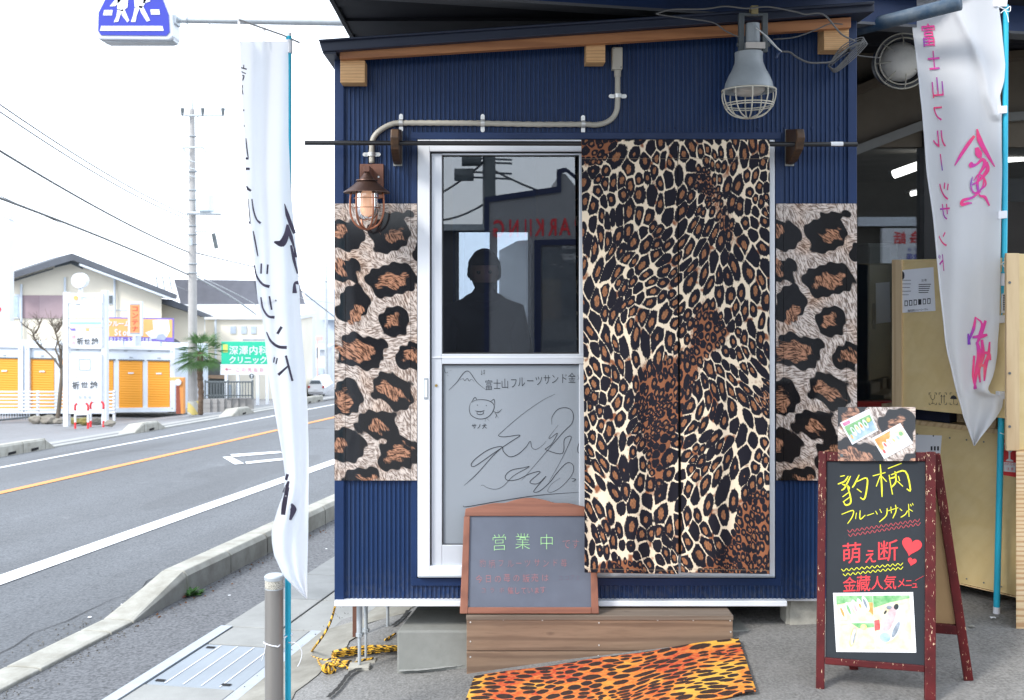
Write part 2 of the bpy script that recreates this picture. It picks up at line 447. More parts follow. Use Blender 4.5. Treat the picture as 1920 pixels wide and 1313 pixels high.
def spot_field(w, h, nx, ny, size, seed, theta, stretch, small=.55, zone=None):
    """irregular leopard cells: multiplicatively weighted, oriented Voronoi cells evaluated on a grid; returns f1, f2-f1, zone, random"""
    rng = np.random.RandomState(seed)
    def nf(x, y, k, sd):
        r = np.random.RandomState(sd); o = np.zeros(np.shape(x))
        for i in range(5):
            a = r.uniform(0, 6.28); f = k*r.uniform(.6, 1.5); o = o+np.sin(f*(x*math.cos(a)+y*math.sin(a)*.7)+r.uniform(0, 6.28)+.8*np.sin(f*.7*(y*math.cos(a)-x*math.sin(a))))
        return o/3.2
    zn = zone or (lambda x, y: nf(x, y*.75, 15, seed+5))
    def loc(x, y):
        z = zn(x, y); sz = size*(1+.3*nf(x, y, 19, seed+2)); return np.where(z > .32, sz*small, sz)
    N = 26000; cx = rng.uniform(-.05, w+.05, N); cy = rng.uniform(-.05, h+.05, N); cs = loc(cx, cy); ct = theta(cx, cy)
    sf = stretch*(1+.55*np.clip(nf(cx, cy, 12, seed+9), -.5, 1.3)); cs = cs/np.sqrt(sf/stretch)
    P = []; S = []; A = []; SF = []; G = {}; B = float(size*stretch*1.1)
    for k in range(N):
        x, y, sz, th, st = cx[k], cy[k], cs[k], ct[k], sf[k]; gx, gy = int(x/B+9), int(y/B+9); c, q = math.cos(th), math.sin(th); ok = True
        for i in (gx-1, gx, gx+1):
            for j in (gy-1, gy, gy+1):
                for (px_, py_, ps) in G.get((i, j), ()):
                    dx = px_-x; dy = py_-y; u = (dx*c+dy*q)/st; v = -dx*q+dy*c; m = (ps+sz)/2
                    if u*u+v*v < m*m: ok = False; break
                if not ok: break
            if not ok: break
        if ok: P.append((x, y)); S.append(sz); A.append(th+rng.uniform(-.2, .2)); SF.append(st); G.setdefault((gx, gy), []).append((x, y, sz))
    P = np.array(P); S = np.array(S)*rng.uniform(.82, 1.2, len(S)); A = np.array(A); R_ = rng.uniform(0, 1, len(S)); ST = np.array(SF)*rng.uniform(.8, 1.2, len(S))
    X, Y = np.meshgrid(np.linspace(0, w, nx+1), np.linspace(0, h, ny+1), indexing='ij')
    f1 = np.full(X.shape, 9.); f2 = np.full(X.shape, 9.); rid = np.zeros(X.shape)
    for k in range(len(P)):
        sz = S[k]*2.6*max(1, ST[k]); i0, i1 = np.searchsorted(np.linspace(0, w, nx+1), (P[k, 0]-sz, P[k, 0]+sz)); j0, j1 = np.searchsorted(np.linspace(0, h, ny+1), (P[k, 1]-sz, P[k, 1]+sz))
        if i0 >= i1 or j0 >= j1: continue
        dx = X[i0:i1, j0:j1]-P[k, 0]; dy = Y[i0:i1, j0:j1]-P[k, 1]; c, q = math.cos(A[k]), math.sin(A[k])
        d = np.sqrt(((dx*c+dy*q)/ST[k])**2+(-dx*q+dy*c)**2)/S[k]
        a1 = f1[i0:i1, j0:j1]; a2 = f2[i0:i1, j0:j1]; n1 = d < a1
        a2[...] = np.where(n1, a1, np.minimum(a2, d)); rid[i0:i1, j0:j1] = np.where(n1, R_[k], rid[i0:i1, j0:j1]); a1[...] = np.where(n1, d, a1)
    return f1, f2-f1, zn(X, Y), rid
def spots_mat(name, dark, cream, rust, brown, jagsc, gap, lim, bumpy, rough=.8, hue=None):
    t = NT(name); co = t.coord()
    at = lambda n: t.n('Attribute', attribute_name=n).outputs['Fac']
    jag = t.noise(t.map(co, jagsc), 1.0, 3, .6); jj = t.math('MULTIPLY', t.math('SUBTRACT', jag.outputs[0], .5), .30)
    g = t.noise(co, 11, 2); gv = t.math('MULTIPLY', t.math('SUBTRACT', g.outputs[0], .5), .45)
    e = t.math('SUBTRACT', at('edge'), t.math('ADD', gap, gv)); l = t.math('SUBTRACT', lim, at('f1'))
    dk = t.ramp(t.math('ADD', t.math('ADD', t.math('MINIMUM', e, l), jj), .5), [(.47, 0), (.53, 1)])
    ct = t.math('ADD', at('f1'), t.math('ADD', jj, t.math('MULTIPLY', t.ramp(at('rnd'), [(.15, 1), (.3, 0)]), .3)))
    ctr = t.ramp(ct, [(.235, 1), (.275, 0)])
    zn = t.ramp(t.math('ADD', at('zone'), t.math('MULTIPLY', jj, .8)), [(.28, 0), (.38, 1)])
    bgc = t.mix(zn, hue(t, co) if hue else t.mix(t.ramp(t.noise(co, 17, 2).outputs[0], [(.58, 0), (.66, 1)]), cream, rust), rust if not hue else hue(t, co))
    c = t.mix(dk, bgc, dark); c = t.mix(t.math('MULTIPLY', ctr, dk), c, t.mix(t.ramp(jag, [(.35, 0), (.65, 1)]), brown, tuple(x*.5 for x in brown)))
    t.bump(t.noise(co, 800, 2).outputs[0], bumpy, .001); t.set(t.b.inputs['Specular IOR Level'], .25)
    return t.fin(c, rough)
M['noren'] = spots_mat('leopard_cloth_print', (.008, .0075, .014), (.72, .6, .45), (.25, .095, .045), (.33, .145, .07), (230, 60, 90), .10, .7, .08)

def mat_hue(t, co):
    h = t.noise(co, 4.0, 2); j = t.noise(co, 60, 3)
    return t.mix(t.ramp(j, [(.4, 0), (.75, .4)]), t.ramp(h, [(.42, (.68, .36, .05)), (.52, (.62, .17, .03)), (.62, (.48, .055, .025))]), (.75, .47, .12))
M['matprint'] = spots_mat('orange_leopard_mat_print', (.03, .02, .02), None, None, (.06, .03, .02), (60, 120, 60), .13, .5, .3, .85, mat_hue)

def glass_mat(name, tint=(.9, .93, .95), rough=0.0):
    t = NT(name)
    t.fin(tint, rough); t.set(t.b.inputs['IOR'], 1.45)
    gl = t.n('BsdfGlossy', {'Color': (1, 1, 1, 1), 'Roughness': rough}); tr = t.n('BsdfTransparent', {'Color': (*tint, 1)})
    fr = t.n('Fresnel', {'IOR': 1.62}); f2 = t.math('MULTIPLY', fr, 1.7, clamp=True)
    mxn = t.n('MixShader', {0: f2, 1: tr, 2: gl}); t.t.links.new(mxn.outputs[0], t.o.inputs[0])
    return t.m
M['glass'] = glass_mat('window_glass', (.8, .83, .86))
M['clear'] = glass_mat('clear_glass', (.93, .93, .93), .02)

def cloth_white(name, col, tr=.35):
    t = NT(name); co = t.coord()
    nz = t.noise(co, 3, 3)
    c = t.mix(t.ramp(nz, [(.3, 0), (.7, 1)]), col, tuple(x*.93 for x in col))
    t.fin(c, .8); tl = t.n('BsdfTranslucent', {'Color': (*col, 1)})
    t.bump(t.noise(co, 9, 4).outputs[0], .12, .01)
    mxn = t.n('MixShader', {0: tr, 1: t.b.outputs[0], 2: tl.outputs[0]}); t.t.links.new(mxn.outputs[0], t.o.inputs[0])
    return t.m
M['flag'] = cloth_white('white_banner_cloth', (.86, .88, .92), .42)

def pinkpurple():
    t = NT('pink_purple_ink'); co = t.coord()
    n = t.noise(co, 7, 2)
    return t.fin(t.ramp(n, [(.36, (.2, .05, .42)), (.47, (.66, .04, .28)), (.62, (.75, .05, .17)), (.75, (.85, .3, .15))]), .7)
M['pp'] = pinkpurple()
def ropemat():
    t = NT('tiger_rope'); a = t.n('Attribute', attribute_name='ang').outputs['Fac']; l = t.n('Attribute', attribute_name='len').outputs['Fac']
    ph = t.math('FRACT', t.math('ADD', t.math('MULTIPLY', l, 24), a))
    k = t.ramp(ph, [(.0, (.8, .42, .03)), (.52, (.85, .5, .05)), (.58, (.02, .015, .01)), (.93, (.02, .015, .01)), (.99, (.8, .42, .03))])
    p3 = t.math('FRACT', t.math('ADD', t.math('MULTIPLY', l, 72), t.math('MULTIPLY', a, 3)))
    t.bump(t.math('SINE', t.math('MULTIPLY', p3, 3.14159)), .7, .004)
    return t.fin(k, .6)
M['rope'] = ropemat()
def emit(name, col, st):
    t = NT(name); t.fin(col, .5); t.set(t.b.inputs['Emission Color'], col); t.set(t.b.inputs['Emission Strength'], st); return t.m
M['tube_on'] = emit('lit_fluorescent_tube', (1, .95, .85), 2.5)
M['bulb'] = emit('lit_warm_bulb', (1, .55, .34), .2)

# ================================================================== GROUND
CS, SN = math.cos(math.radians(10.8)), math.sin(math.radians(10.8))
def XY(u, v): return (u*CS+v*SN, -u*SN+v*CS)
def UV(X, Y): return (X*CS-Y*SN, X*SN+Y*CS)
def interp(x, xs, ys): return float(np.interp(x, xs, ys))
def zroad(u, v):
    v = max(v, -3.0); uu = max(min(u, 3), -60)
    Y = -uu*SN+v*CS
    z = -.12-.055*Y
    if u < -5.9: z += .06*(max(u, -8.9)+5.9)
    if u < -8.9: z += .1*(max(u, -15)+8.9)
    if v > 20:
        q = min(v, 90)-20; z -= .0005*q*q
    return z
def zyard(X, Y):
    u, v = UV(X, Y)
    Yc = max(Y, -2.2)
    w = interp(u, [-.95, .55], [1, 0])
    return interp(u, [-1.0, -.63, -.1, 1.05, 3], [-.08, 0.0, .04, .2, .2])-.055*Yc*w
def strip(us, vs, off, mb=None, zf=zroad):
    mb = mb or MB(); k = len(mb.v); nv = len(vs)
    for u in us:
        for v in vs:
            x, y = XY(u, v); mb.v.append((x, y, zf(u, v)+off))
    for i in range(len(us)-1):
        for j in range(nv-1):
            a = k+i*nv+j; mb.f.append((a, a+nv, a+nv+1, a+1))
    return mb
VS = [-40, -20, -10, -6, -3]+[x for x in np.arange(-2, 20.01, 1.0)]+[x for x in np.arange(22, 91, 2.0)]+[120, 200, 500]
VS = [float(x) for x in VS]
strip([-400, -120, -60, -40, -30, -20, -15, -8.9, -8.4, -5.9, -2.2, -.9], VS, -.06).build('ground', M['lot'], kind='structure')
mb = MB()
for xs, ys in (((-1.6, 60), (-40, 60)),):
    gx = [-1.6, 3, 12, 60]; gy = [-40, -12, -2.2, -1, 0, 1, 4, 10, 60]
    mb.grid(lambda a, b: (0, 0, 0), 1, 1); mb.v.clear(); mb.f.clear()
    for x in gx:
        for y in gy:
            mb.v.append((x, y, (.13 if x > 0 else -.35)-max(0, y)*(.0 if x > 2 else .05)))
    n = len(gy)
    for i in range(len(gx)-1):
        for j in range(n-1): mb.f.append((i*n+j, (i+1)*n+j, (i+1)*n+j+1, i*n+j+1))
mb.build('yard_ground_base', M['lot'], kind='structure')
# road with camber kink at the centre line
road = strip([-9.0, -8.9, -8.4, -5.9, -2.3], VS[:-1], 0).build('road', M['road'], kind='structure')
def paint(u0, u1, vlist, m, name='road_line'):
    strip([u0, u1], vlist, .005).build(name, m, road)
vr = [v for v in VS if -12 < v < 130]
paint(-3.56, -3.38, vr, M['wpaint']); paint(-5.98, -5.84, vr, M['opaint'])
paint(-7.86, -7.74, vr, M['wpaint'])
# direction box marking near the centre of the close lane
def onroad(px, py, off=.006):
    d = 3.0
    for _ in range(80):
        p = W(px, py, d); u, v = UV(p.x, p.y); z = zroad(u, v)+off
        dn = (EYE-z)*F/(py-VY)
        if abs(dn-d) < 1e-4: break
        d = d+(dn-d)*.7
    return W(px, py, d)
mk = MB()
for q in (((417, 857), (432, 856), (458, 869), (440, 871)), ((432, 852), (524, 846), (530, 849), (436, 857)), ((460, 866), (540, 858), (540, 862), (462, 870))):
    pts = [onroad(*p) for p in q]; mk.add(pts, [(0, 1, 2, 3)])
mk.build('lane_marking', M['wpaint'], road)
rk = random.Random(31)
def crack(u0, v0, du, dv, n, w):
    P = [(u0+du*i/n+rk.uniform(-.05, .05), v0+dv*i/n) for i in range(n+1)]; vs = []
    for (u, v) in P:
        ww_ = w*rk.uniform(.3, 1)
        for q in (-ww_, ww_):
            x, y = XY(u+q*(1 if abs(dv) > abs(du) else .2), v+q*(.2 if abs(dv) > abs(du) else 1)); vs.append((x, y, zroad(u, v)+.004))
    MB().add(vs, [(2*i, 2*i+1, 2*i+3, 2*i+2) for i in range(n)]).build('road_crack', pm('tar_crack', (.03, .031, .034), .8), road)
crack(-2.5, -2, .03, 14, 60, .004); crack(-7.6, 9.3, 1.6, -.2, 18, .01); crack(-5.8, 12.5, 3.4, .2, 30, .014)
# near sidewalk
vw = [float(x) for x in np.arange(-6, 40.1, 1.0)]
strip([-2.3, -1.54], [-40, -20, -10]+vw, .002).build('sidewalk', M['walk'], kind='structure')
# near kerb: separate stones
curb = thing('kerb', (*XY(-2.2, 3), zroad(-2.2, 3)), None, None, kind='structure')
def kerb_stone(u0, u1, v0, v1, h0, h1, m, par, ch=.03, zf=zroad, name='kerb_stone'):
    prof = lambda h: [(u0, -.05), (u1, -.05), (u1-.004, h*.8), (u1-ch, h), (u0+ch, h), (u0+.004, h*.8)]
    a = []; b = []
    g = .006
    for (u, h) in prof(h0):
        x, y = XY(u, v0+g); a.append((x, y, zf(u, v0)+h))
    for (u, h) in prof(h1):
        x, y = XY(u, v1-g); b.append((x, y, zf(u, v1)+h))
    n = 6
    MB().add(a+b, [tuple(range(n))[::-1], tuple(range(n, 12))]+[(i, (i+1) % n, (i+1) % n+n, i+n) for i in range(n)]).build(name, m, par, bevel=.006)
v = -3.0
while v < 40:
    L = .6
    if v < .8: kerb_stone(-2.29, -2.1, v, v+L if v+L < .8 else .82, .022, .022, M['curb'], curb)
    v += L
    if v > .8: break
kerb_stone(-2.29, -2.1, .82, 1.44, .022, .15, M['curb'], curb)
v = 1.44
while v < 30:
    if 4.95 < v < 5.4: v += .35; continue
    kerb_stone(-2.29, -2.1, v, v+.61, .15, .15, M['curb'], curb); v += .61
# gutter with cover slabs
gut = strip([-1.55, -.78], vw, -.01, zf=lambda u, v: zroad(u, v)+.04).build('gutter_channel', M['hole'], kind='structure')
zg = lambda u, v: zroad(u, v)+.04
def cover(u0, u1, v0, v1, m, name='cover_slab', h=.008, g=.006, slant=0):
    q = [(u0+g, v0+g), (u1-g, v0+g), (u1-g, v1-g), (u0+g, v1-g)]
    top = [(*XY(a, b), zg(a, b)+h) for a, b in q]; bot = [(x, y, z-.06) for x, y, z in top]
    return MB().add(bot+top, [(3,2,1,0),(4,5,6,7),(0,1,5,4),(1,2,6,5),(2,3,7,6),(3,0,4,7)]).build(name, m, gut, bevel=.004)
vv = .72; k = 0
while vv < 7:
    cover(-1.54, -1.21, vv, vv+.6, M['slab'] if k % 3 else M['slab2'])
    cover(-1.21, -.80, vv, vv+.6, M['slab2'] if vv < 1.5 or k % 3 == 1 else M['slab'])
    # hand slots
    s = MB(); q = [(-1.49, vv+.575), (-1.30, vv+.575), (-1.30, vv+.60), (-1.49, vv+.60)]
    if k > 0:
        s.add([(*XY(-1.235, vv+b), zg(-1.235, vv)+.0015+.008) for b in (.0,)]*0, [])
    vv += .6; k += 1
for (va, vb) in ((.42, .72), (-.6, -.18), (-1.2, -.6), (-1.8, -1.2), (-2.4, -1.8)):
    cover(-1.48, -1.05, va, vb, M['slab2'])
pl = cover(-1.48, -1.05, -.18, .42, M['grate'], 'steel_cover', .006)
sm = MB()
for i in range(1, 5):
    u = -1.48+.43*i/5
    sm.add([(*XY(a, b), zg(a, b)+.0085) for a, b in ((u-.003, -.16), (u+.003, -.16), (u+.003, .40), (u-.003, .40))], [(0,1,2,3)])
sm.build('pattern_line', M['white'], pl)
hm = MB()
for (a, b) in ((-1.43, .36), (-1.12, -.13), (-1.43, -.13), (-1.12, .36)):
    hm.add([(*XY(a+x, b+y), zg(a, b)+.009) for x, y in ((-.022, -.012), (.022, -.012), (.022, .012), (-.022, .012))], [(0,1,2,3)])
hm.build('lifting_slot', M['hole'], pl)
for (ua, ub) in ((-1.545, -1.482), (-1.048, -.985)):
    mb = MB()
    for (va, vb) in ((-3, -1.5), (-1.5, .72)):
        q = [(ua, va), (ub, va), (ub, vb), (ua, vb)]
        top = [(*XY(a, b), zg(a, b)+.011) for a, b in q]; bot = [(x, y, z-.05) for x, y, z in top]
        mb.add(bot+top, [(3,2,1,0),(4,5,6,7),(0,1,5,4),(1,2,6,5),(2,3,7,6),(3,0,4,7)])
    mb.build('edge_rail', M['rail'], gut)
# yard asphalt, fine grid following the ramp
mb = MB(); xs = list(np.arange(-2.2, 3.6, .1))+[4, 6, 12]; ys = [-14, -8, -5, -4, -3.4]+list(np.arange(-2.8, 2.9, .1))+[3.4, 4, 5, 7]
def yz(x, y):
    u, v = UV(x, y); return max(-9, zyard(x, y))
keep = {}
for i, x in enumerate(xs):
    for j, y in enumerate(ys):
        u, v = UV(x, y)
        # clamp the left edge onto the gutter line
        lim = -.985 if v < .72 else -.80
        xx = x
        if u < lim: xx = (lim+y*SN)/CS
        keep[i, j] = len(mb.v); mb.v.append((xx, y, zyard(xx, y)+.004*math.sin(xx*5)*math.cos(y*4)))
for i in range(len(xs)-1):
    for j in range(len(ys)-1):
        a, b, c, d_ = keep[i, j], keep[i+1, j], keep[i+1, j+1], keep[i, j+1]
        if max(abs(mb.v[b][0]-mb.v[a][0]), abs(mb.v[c][0]-mb.v[d_][0])) < 1e-4: continue
        mb.f.append((a, b, c, d_))
yard = mb.build('yard', M['yard'], smooth=True, kind='structure')
def onyard(px, py, off=.0):
    d = 4.2
    for _ in range(80):
        p = W(px, py, d); z = zyard(p.x, p.y)+off; dn = (EYE-z)*F/(py-VY)
        d += (dn-d)*.5
    return W(px, py, d)
def on_yard_strip(pts, w, name, m, off=.008):
    mb = MB(); P = smoothpath([(onyard(*p).x, onyard(*p).y, 0) for p in pts], 6); vs = []
    for i, p in enumerate(P):
        t = (P[min(i+1, len(P)-1)]-P[max(i-1, 0)]).normalized(); n = Vector((-t.y, t.x, 0))*w*random.uniform(.3, .7)
        for s in (1, -1):
            q = p+n*s; vs.append((q.x, q.y, zyard(q.x, q.y)+off))
    mb.add(vs, [(2*i, 2*i+1, 2*i+3, 2*i+2) for i in range(len(P)-1)]).build(name, m, yard)
M['crack'] = pm('dirty_crack', (.035, .034, .032), .95, .4, 30)
M['dirt'] = pm('concrete_edge_strip', (.33, .32, .28), .95, .45, 6, .8, 50, col2=(.2, .19, .16))
on_yard_strip([(615, 1313), (636, 1293), (650, 1274), (664, 1262), (690, 1252)], .022, 'crack', M['crack'], .012)
on_yard_strip([(735, 1178), (748, 1168), (757, 1160), (766, 1148)], .02, 'crack', M['crack'], .012)
# rough concrete haunch beside the gutter
mb = MB(); vs_ = [float(x) for x in np.arange(-3, 2.01, .1)]; random.seed(3)
jag = {v: random.uniform(-.03, .03) for v in vs_}
for v in vs_:
    a = -.985 if v < .72 else -.80
    for k, u in enumerate((a, a+.1, a+.25+jag[v])):
        x, y = XY(u, v); mb.v.append((x, y, zyard(x, y)+.014-(.008 if k == 2 else 0)))
for i in range(len(vs_)-1):
    for k in range(2): mb.f.append((3*i+k, 3*i+k+1, 3*i+k+4, 3*i+k+3))
mb.build('concrete_haunch', M['dirt'], kind='structure')
# far kerb (raised and dropped stones) and far path edge
fk = thing('far_kerb', (*XY(-9.1, 10), zroad(-9.1, 10)), None, None, kind='structure')
def vof(px, u):
    """v where the kerb line u is seen at photo column px"""
    lo, hi = -2, 200
    for _ in range(60):
        m = (lo+hi)/2; x, y = XY(u, m); p = VX+x*F/(y+D)
        if p < px: lo = m
        else: hi = m
    return lo
segs = [(-60, 75, 'h'), (75, 92, 'd'), (92, 243, 'l'), (243, 262, 'u'), (262, 288, 'h'), (288, 303, 'd'), (303, 428, 'l'), (428, 441, 'u'), (441, 459, 'h'), (459, 470, 'd'), (470, 560, 'l'), (560, 565, 'u'), (565, 600, 'h')]
for a, b, t in segs:
    va, vb = vof(a, -9.1), vof(b, -9.1)
    nn = max(1, int(round((vb-va)/(.62 if t == 'h' else 2.0))))
    if t in 'du': nn = 1
    for i in range(nn):
        v0, v1 = va+(vb-va)*i/nn, va+(vb-va)*(i+1)/nn
        h0, h1 = {'h': (.18, .18), 'l': (.03, .03), 'd': (.18, .03), 'u': (.03, .18)}[t]
        kerb_stone(-9.35, -9.0, v0, v1, h0, h1, M['curb'] if t != 'l' else M['slab2'], fk)
        if t == 'h':
            vm = (v0+v1)/2
            q = [(*XY(-8.994, vm+x), zroad(-9, vm)+z) for x, z in ((-.09, .015), (.09, .015), (.09, .055), (-.09, .055))]
            MB().add(q, [(0, 1, 2, 3)]).build('drain_slot', M['hole'], fk)
strip([-9.9, -9.35], vr, .004).build('far_path', M['walk'], kind='structure')
strip([-10.35, -9.9], vr, .012).build('far_path_edging', M['slab2'], kind='structure')

# ================================================================== CANOPY over the forecourt (dark, above the hut)
canopy = thing('carport_canopy', (1.5, 1, 2.95), 'dark navy steel carport roof with grey beam spanning above the blue shop hut', 'canopy', kind='structure')
ZC = 2.95
dk = MB()
XL = -.683
for i in range(22):
    y0 = -1.95+i*.26
    dk.box(XL, 1.62 if y0 < .1 else 7, y0, y0+.255, ZC+.012*(i % 2), ZC+.05)  # unseen front shaped for light: shades the wall, cut back over the banner
dk.box(XL-.02, XL, -1.95, 3.7, ZC-.01, ZC+.16)
dk.build('deck', M['deck'], canopy)
# main beam: rotated a little, navy web and grey flange
a = W(869, -6, 4.15); b = W(1935, 62, 4.75)
b.z = a.z = 2.832
dirx = (b-a); dirx.z = 0; dirx.normalize(); nrm = Vector((-dirx.y, dirx.x, 0))
A = a-dirx*.9; B = a+dirx*5
MB().slab([A, B, B+Vector((0,0,.15)), A+Vector((0,0,.15))], nrm*.012).build('beam_web', M['navytrim'], canopy)
MB().slab([A+Vector((0,0,-.012)), B+Vector((0,0,-.012)), B, A], nrm*.10).build('beam_flange', M['beamgrey'], canopy)
MB().slab([A+nrm*.105, B+nrm*.105, B+nrm*.105+Vector((0,0,.15)), A+nrm*.105+Vector((0,0,.15))], nrm*.01).build('beam_web', M['navytrim'], canopy)
# blue worn tube brace running to the back right
MB().tube([W(1560, 66, 4.75), W(1640, 46, 4.6), W(1800, 6, 4.35)], .032, 12).build('brace_tube', pm('worn_blue_paint', (.015, .05, .1), .6, .4, 14, .2, 60, col2=(.1, .13, .16)), canopy, smooth=True)
for (x, y) in ((6.6, .4), (6.6, 3.4), (3.9, 3.6)):
    MB().box(x, x+.12, y, y+.12, 0, ZC).build('post', M['navytrim'], canopy)

# ================================================================== BLUE SHOP HUT
X0, X1 = WY(627, 0, 0).x, WY(1607, 0, 0).x
ZB = WY(0, 1127, 0).z
hut = thing('shop_hut', (X0, 0, .28), 'small corrugated blue shop hut on jacks with leopard panels and white sliding door', 'shop hut')
HD = 2.3
def roofz(px): # underside of the timber rafter, photo row at column px
    return 112+(78-112)*(px-684)/(1200-684)
def corr(xa, xb, yt0, yt1, yb, name='wall_sheet'):
    """vertical corrugation between photo columns; top edge may slope"""
    pit = 8.45; mb = MB(); xs = []; x = xa
    prof = [(0, 0), (.30, 0), (.40, 1), (.86, 1), (.96, 0)]
    k = math.floor((xa-645)/pit)
    pts = [(xa, 0)]
    while True:
        st = 645+k*pit; k += 1
        if st > xb: break
        for a, h in prof:
            p = st+a*pit
            if xa < p < xb: pts.append((p, h))
    pts.append((xb, 0))
    for p, h in pts:
        t = (p-xa)/(xb-xa); Y = .0065*h
        for yy in (yt0+(yt1-yt0)*t, yb):
            q = WY(p, yy, 0); mb.v.append((q.x, Y, q.z))
    for i in range(len(pts)-1): mb.f.append((2*i, 2*i+1, 2*i+3, 2*i+2))
    return mb.build(name, M['navy'], hut)
corr(645, 1590, 100, 28, 249)
corr(645, 771, 249, 249, 383); corr(645, 771, 900, 900, 1127)
corr(1465, 1590, 249, 249, 383); corr(1465, 1590, 900, 900, 1127)
corr(771, 1465, 1099, 1099, 1127)
# backing walls
tr = MB(); 
w0, w1 = WY(627, 0, 0).x, WY(1607, 0, 0).x
MB().box(w0+.002, w0+.04, .012, HD, ZB, 2.62).build('side_wall', M['navy'], hut)
MB().box(w1-.04, w1-.002, .012, HD, ZB, 2.84).build('side_wall', M['navy'], hut)
bq0, bq1 = W(855, 700, HD+D), W(995, 436, HD+D)
for (xa_, xb_, za_, zb_) in ((w0+.04, bq0.x, ZB, 2.7), (bq1.x, w1-.04, ZB, 2.7), (bq0.x, bq1.x, ZB, bq0.z), (bq0.x, bq1.x, bq1.z, 2.7)):
    MB().box(xa_, xb_, HD-.04, HD, za_, zb_).build('back_wall', M['navy'], hut)
bw = MB(); bw.box(bq0.x, bq1.x, HD-.03, HD-.01, bq0.z-.0, bq0.z+.03); bw.box(bq1.x-.02, bq1.x, HD-.03, HD-.01, bq0.z+.03, bq1.z); bw.box(bq0.x, bq0.x+.02, HD-.03, HD-.01, bq0.z+.03, bq1.z); bw.build('back_window_frame', M['white'], hut)
MB().box(bq0.x+.02, bq1.x-.02, HD-.021, HD-.018, bq0.z+.03, bq1.z).build('back_window_pane', glass_mat('tinted_back_glass', (.72, .76, .8)), hut)  # brightness of the back view is lowered by the pane's even tint
xm = bq0.x+(bq1.x-bq0.x)*.45
MB().box(xm, xm+.05, HD-.025, HD-.012, bq0.z+.03, bq1.z).build('back_window_stile', M['white'], hut)
MB().box(w0+.04, w1-.04, .05, HD-.04, ZB-.03, ZB+.02).build('floor', M['conc'], hut)
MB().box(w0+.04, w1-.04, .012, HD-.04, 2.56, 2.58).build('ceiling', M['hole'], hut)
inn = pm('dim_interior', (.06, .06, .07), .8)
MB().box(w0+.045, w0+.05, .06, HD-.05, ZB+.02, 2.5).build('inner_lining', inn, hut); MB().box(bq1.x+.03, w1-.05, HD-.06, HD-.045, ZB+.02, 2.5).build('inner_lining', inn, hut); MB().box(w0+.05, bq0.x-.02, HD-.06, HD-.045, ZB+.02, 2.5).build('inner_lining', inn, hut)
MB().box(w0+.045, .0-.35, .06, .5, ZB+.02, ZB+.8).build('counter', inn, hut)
MB().pbox(627, 645, 96, 1127, -.012, .03).build('corner_trim', M['navytrim'], hut, bevel=.003)
MB().pbox(1590, 1607, 30, 1127, -.012, .03).build('corner_trim', M['navytrim'], hut, bevel=.003)
# trim round the doorway
for (a, b, c, d_) in ((771, 1465, 248, 261), (771, 782, 261, 1085), (1454, 1465, 261, 1085), (771, 1465, 1085, 1099)):
    MB().pbox(a, b, c, d_, -.008, .02).build('door_trim', M['navytrim'], hut, bevel=.002)
MB().pbox(627, 1476, 1127.5, 1137.5, -.035, .05).build('base_rail', M['white'], hut, bevel=.003)
MB().pbox(627, 1607, 1125.8, 1127.2, -.02, .02).build('drip_edge', pm('zinc_edge', (.4, .4, .42), .4), hut)
# wall behind small gaps
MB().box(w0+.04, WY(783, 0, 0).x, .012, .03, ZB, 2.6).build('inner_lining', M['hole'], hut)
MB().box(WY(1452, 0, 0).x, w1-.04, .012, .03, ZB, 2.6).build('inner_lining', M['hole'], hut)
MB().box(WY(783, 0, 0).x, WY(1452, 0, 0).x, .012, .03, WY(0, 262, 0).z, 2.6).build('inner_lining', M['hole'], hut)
# roof: rafter, fascia, purlin ends
def wedge(pxs, Y0, Y1, m, name, bevel=.003, parent=hut):
    f = [WY(x, y, Y0) for x, y in pxs]
    MB().slab(f, (0, Y1-Y0, 0)).build(name, m, parent, bevel=bevel)
wedge([(637, 112), (1596, 52), (1596, 32), (637, 94)], -.115, -.075, M['beam'], 'rafter')
wedge([(604, 97), (1640, 22), (1640, 8), (598, 78)], -.15, HD+.1, M['navyroof'], 'roof', .004)
wedge([(598, 77.5), (1640, 7.5), (1640, 2), (596, 74)], -.17, HD+.12, M['navyroof'], 'roof_edge', .003)
wedge([(604, 98), (630, 96), (630, 101), (606, 101)], -.14, HD, M['navyroof'], 'gutter_lip', .002)
for (a, b, c, d_) in ((638, 684, 113, 155), (1099, 1135, 81, 117), (1545, 1592, 52, 94)):
    p = MB().pbox(a, b, c, d_, -.085, .0).build('purlin_end', M['endgrain'], hut, bevel=.002)
# door frame
for (a, b, c, d_) in ((783, 806, 262, 1083), (1443, 1453, 262, 1083), (806, 1443, 262, 284), (806, 1443, 1062, 1083)):
    MB().pbox(a, b, c, d_, -.022, .06).build('door_frame', M['white'], hut, bevel=.003)
MB().pbox(784, 1452, 1080.5, 1083, -.03, -.022).build('door_sill', M['rail'], hut)
# sliding sash
door = MB().pbox(809, 829, 288, 1060, -.004, .03).build('sliding_door', M['sash'], hut, bevel=.003)
ROOTS[door] = root_of(hut)
MB().pbox(829, 1088, 288, 291, -.004, .03).build('top_rail', M['sash'], door)
MB().pbox(829, 1096, 664, 683, -.008, .03).build('middle_rail', M['sash'], door, bevel=.003)
MB().pbox(809, 1096, 669, 671, -.010, -.007).build('rail_bead', M['white'], door)
MB().pbox(829, 1096, 1022, 1060, -.004, .03).build('bottom_rail', M['sash'], door, bevel=.003)
MB().pbox(1086, 1110, 288, 1060, -.004, .03).build('meeting_stile', M['sash'], door, bevel=.003)
MB().pbox(829, 1087, 291, 664, .012, .018).build('glass_pane', M['glass'], door)
for q in ((829, 831.5, 291, 664), (1084.5, 1087, 291, 664), (831, 1085, 661.5, 664), (831, 1085, 291, 293.5)):
    MB().pbox(*q, .004, .02).build('glazing_bead', M['rubber'], door)
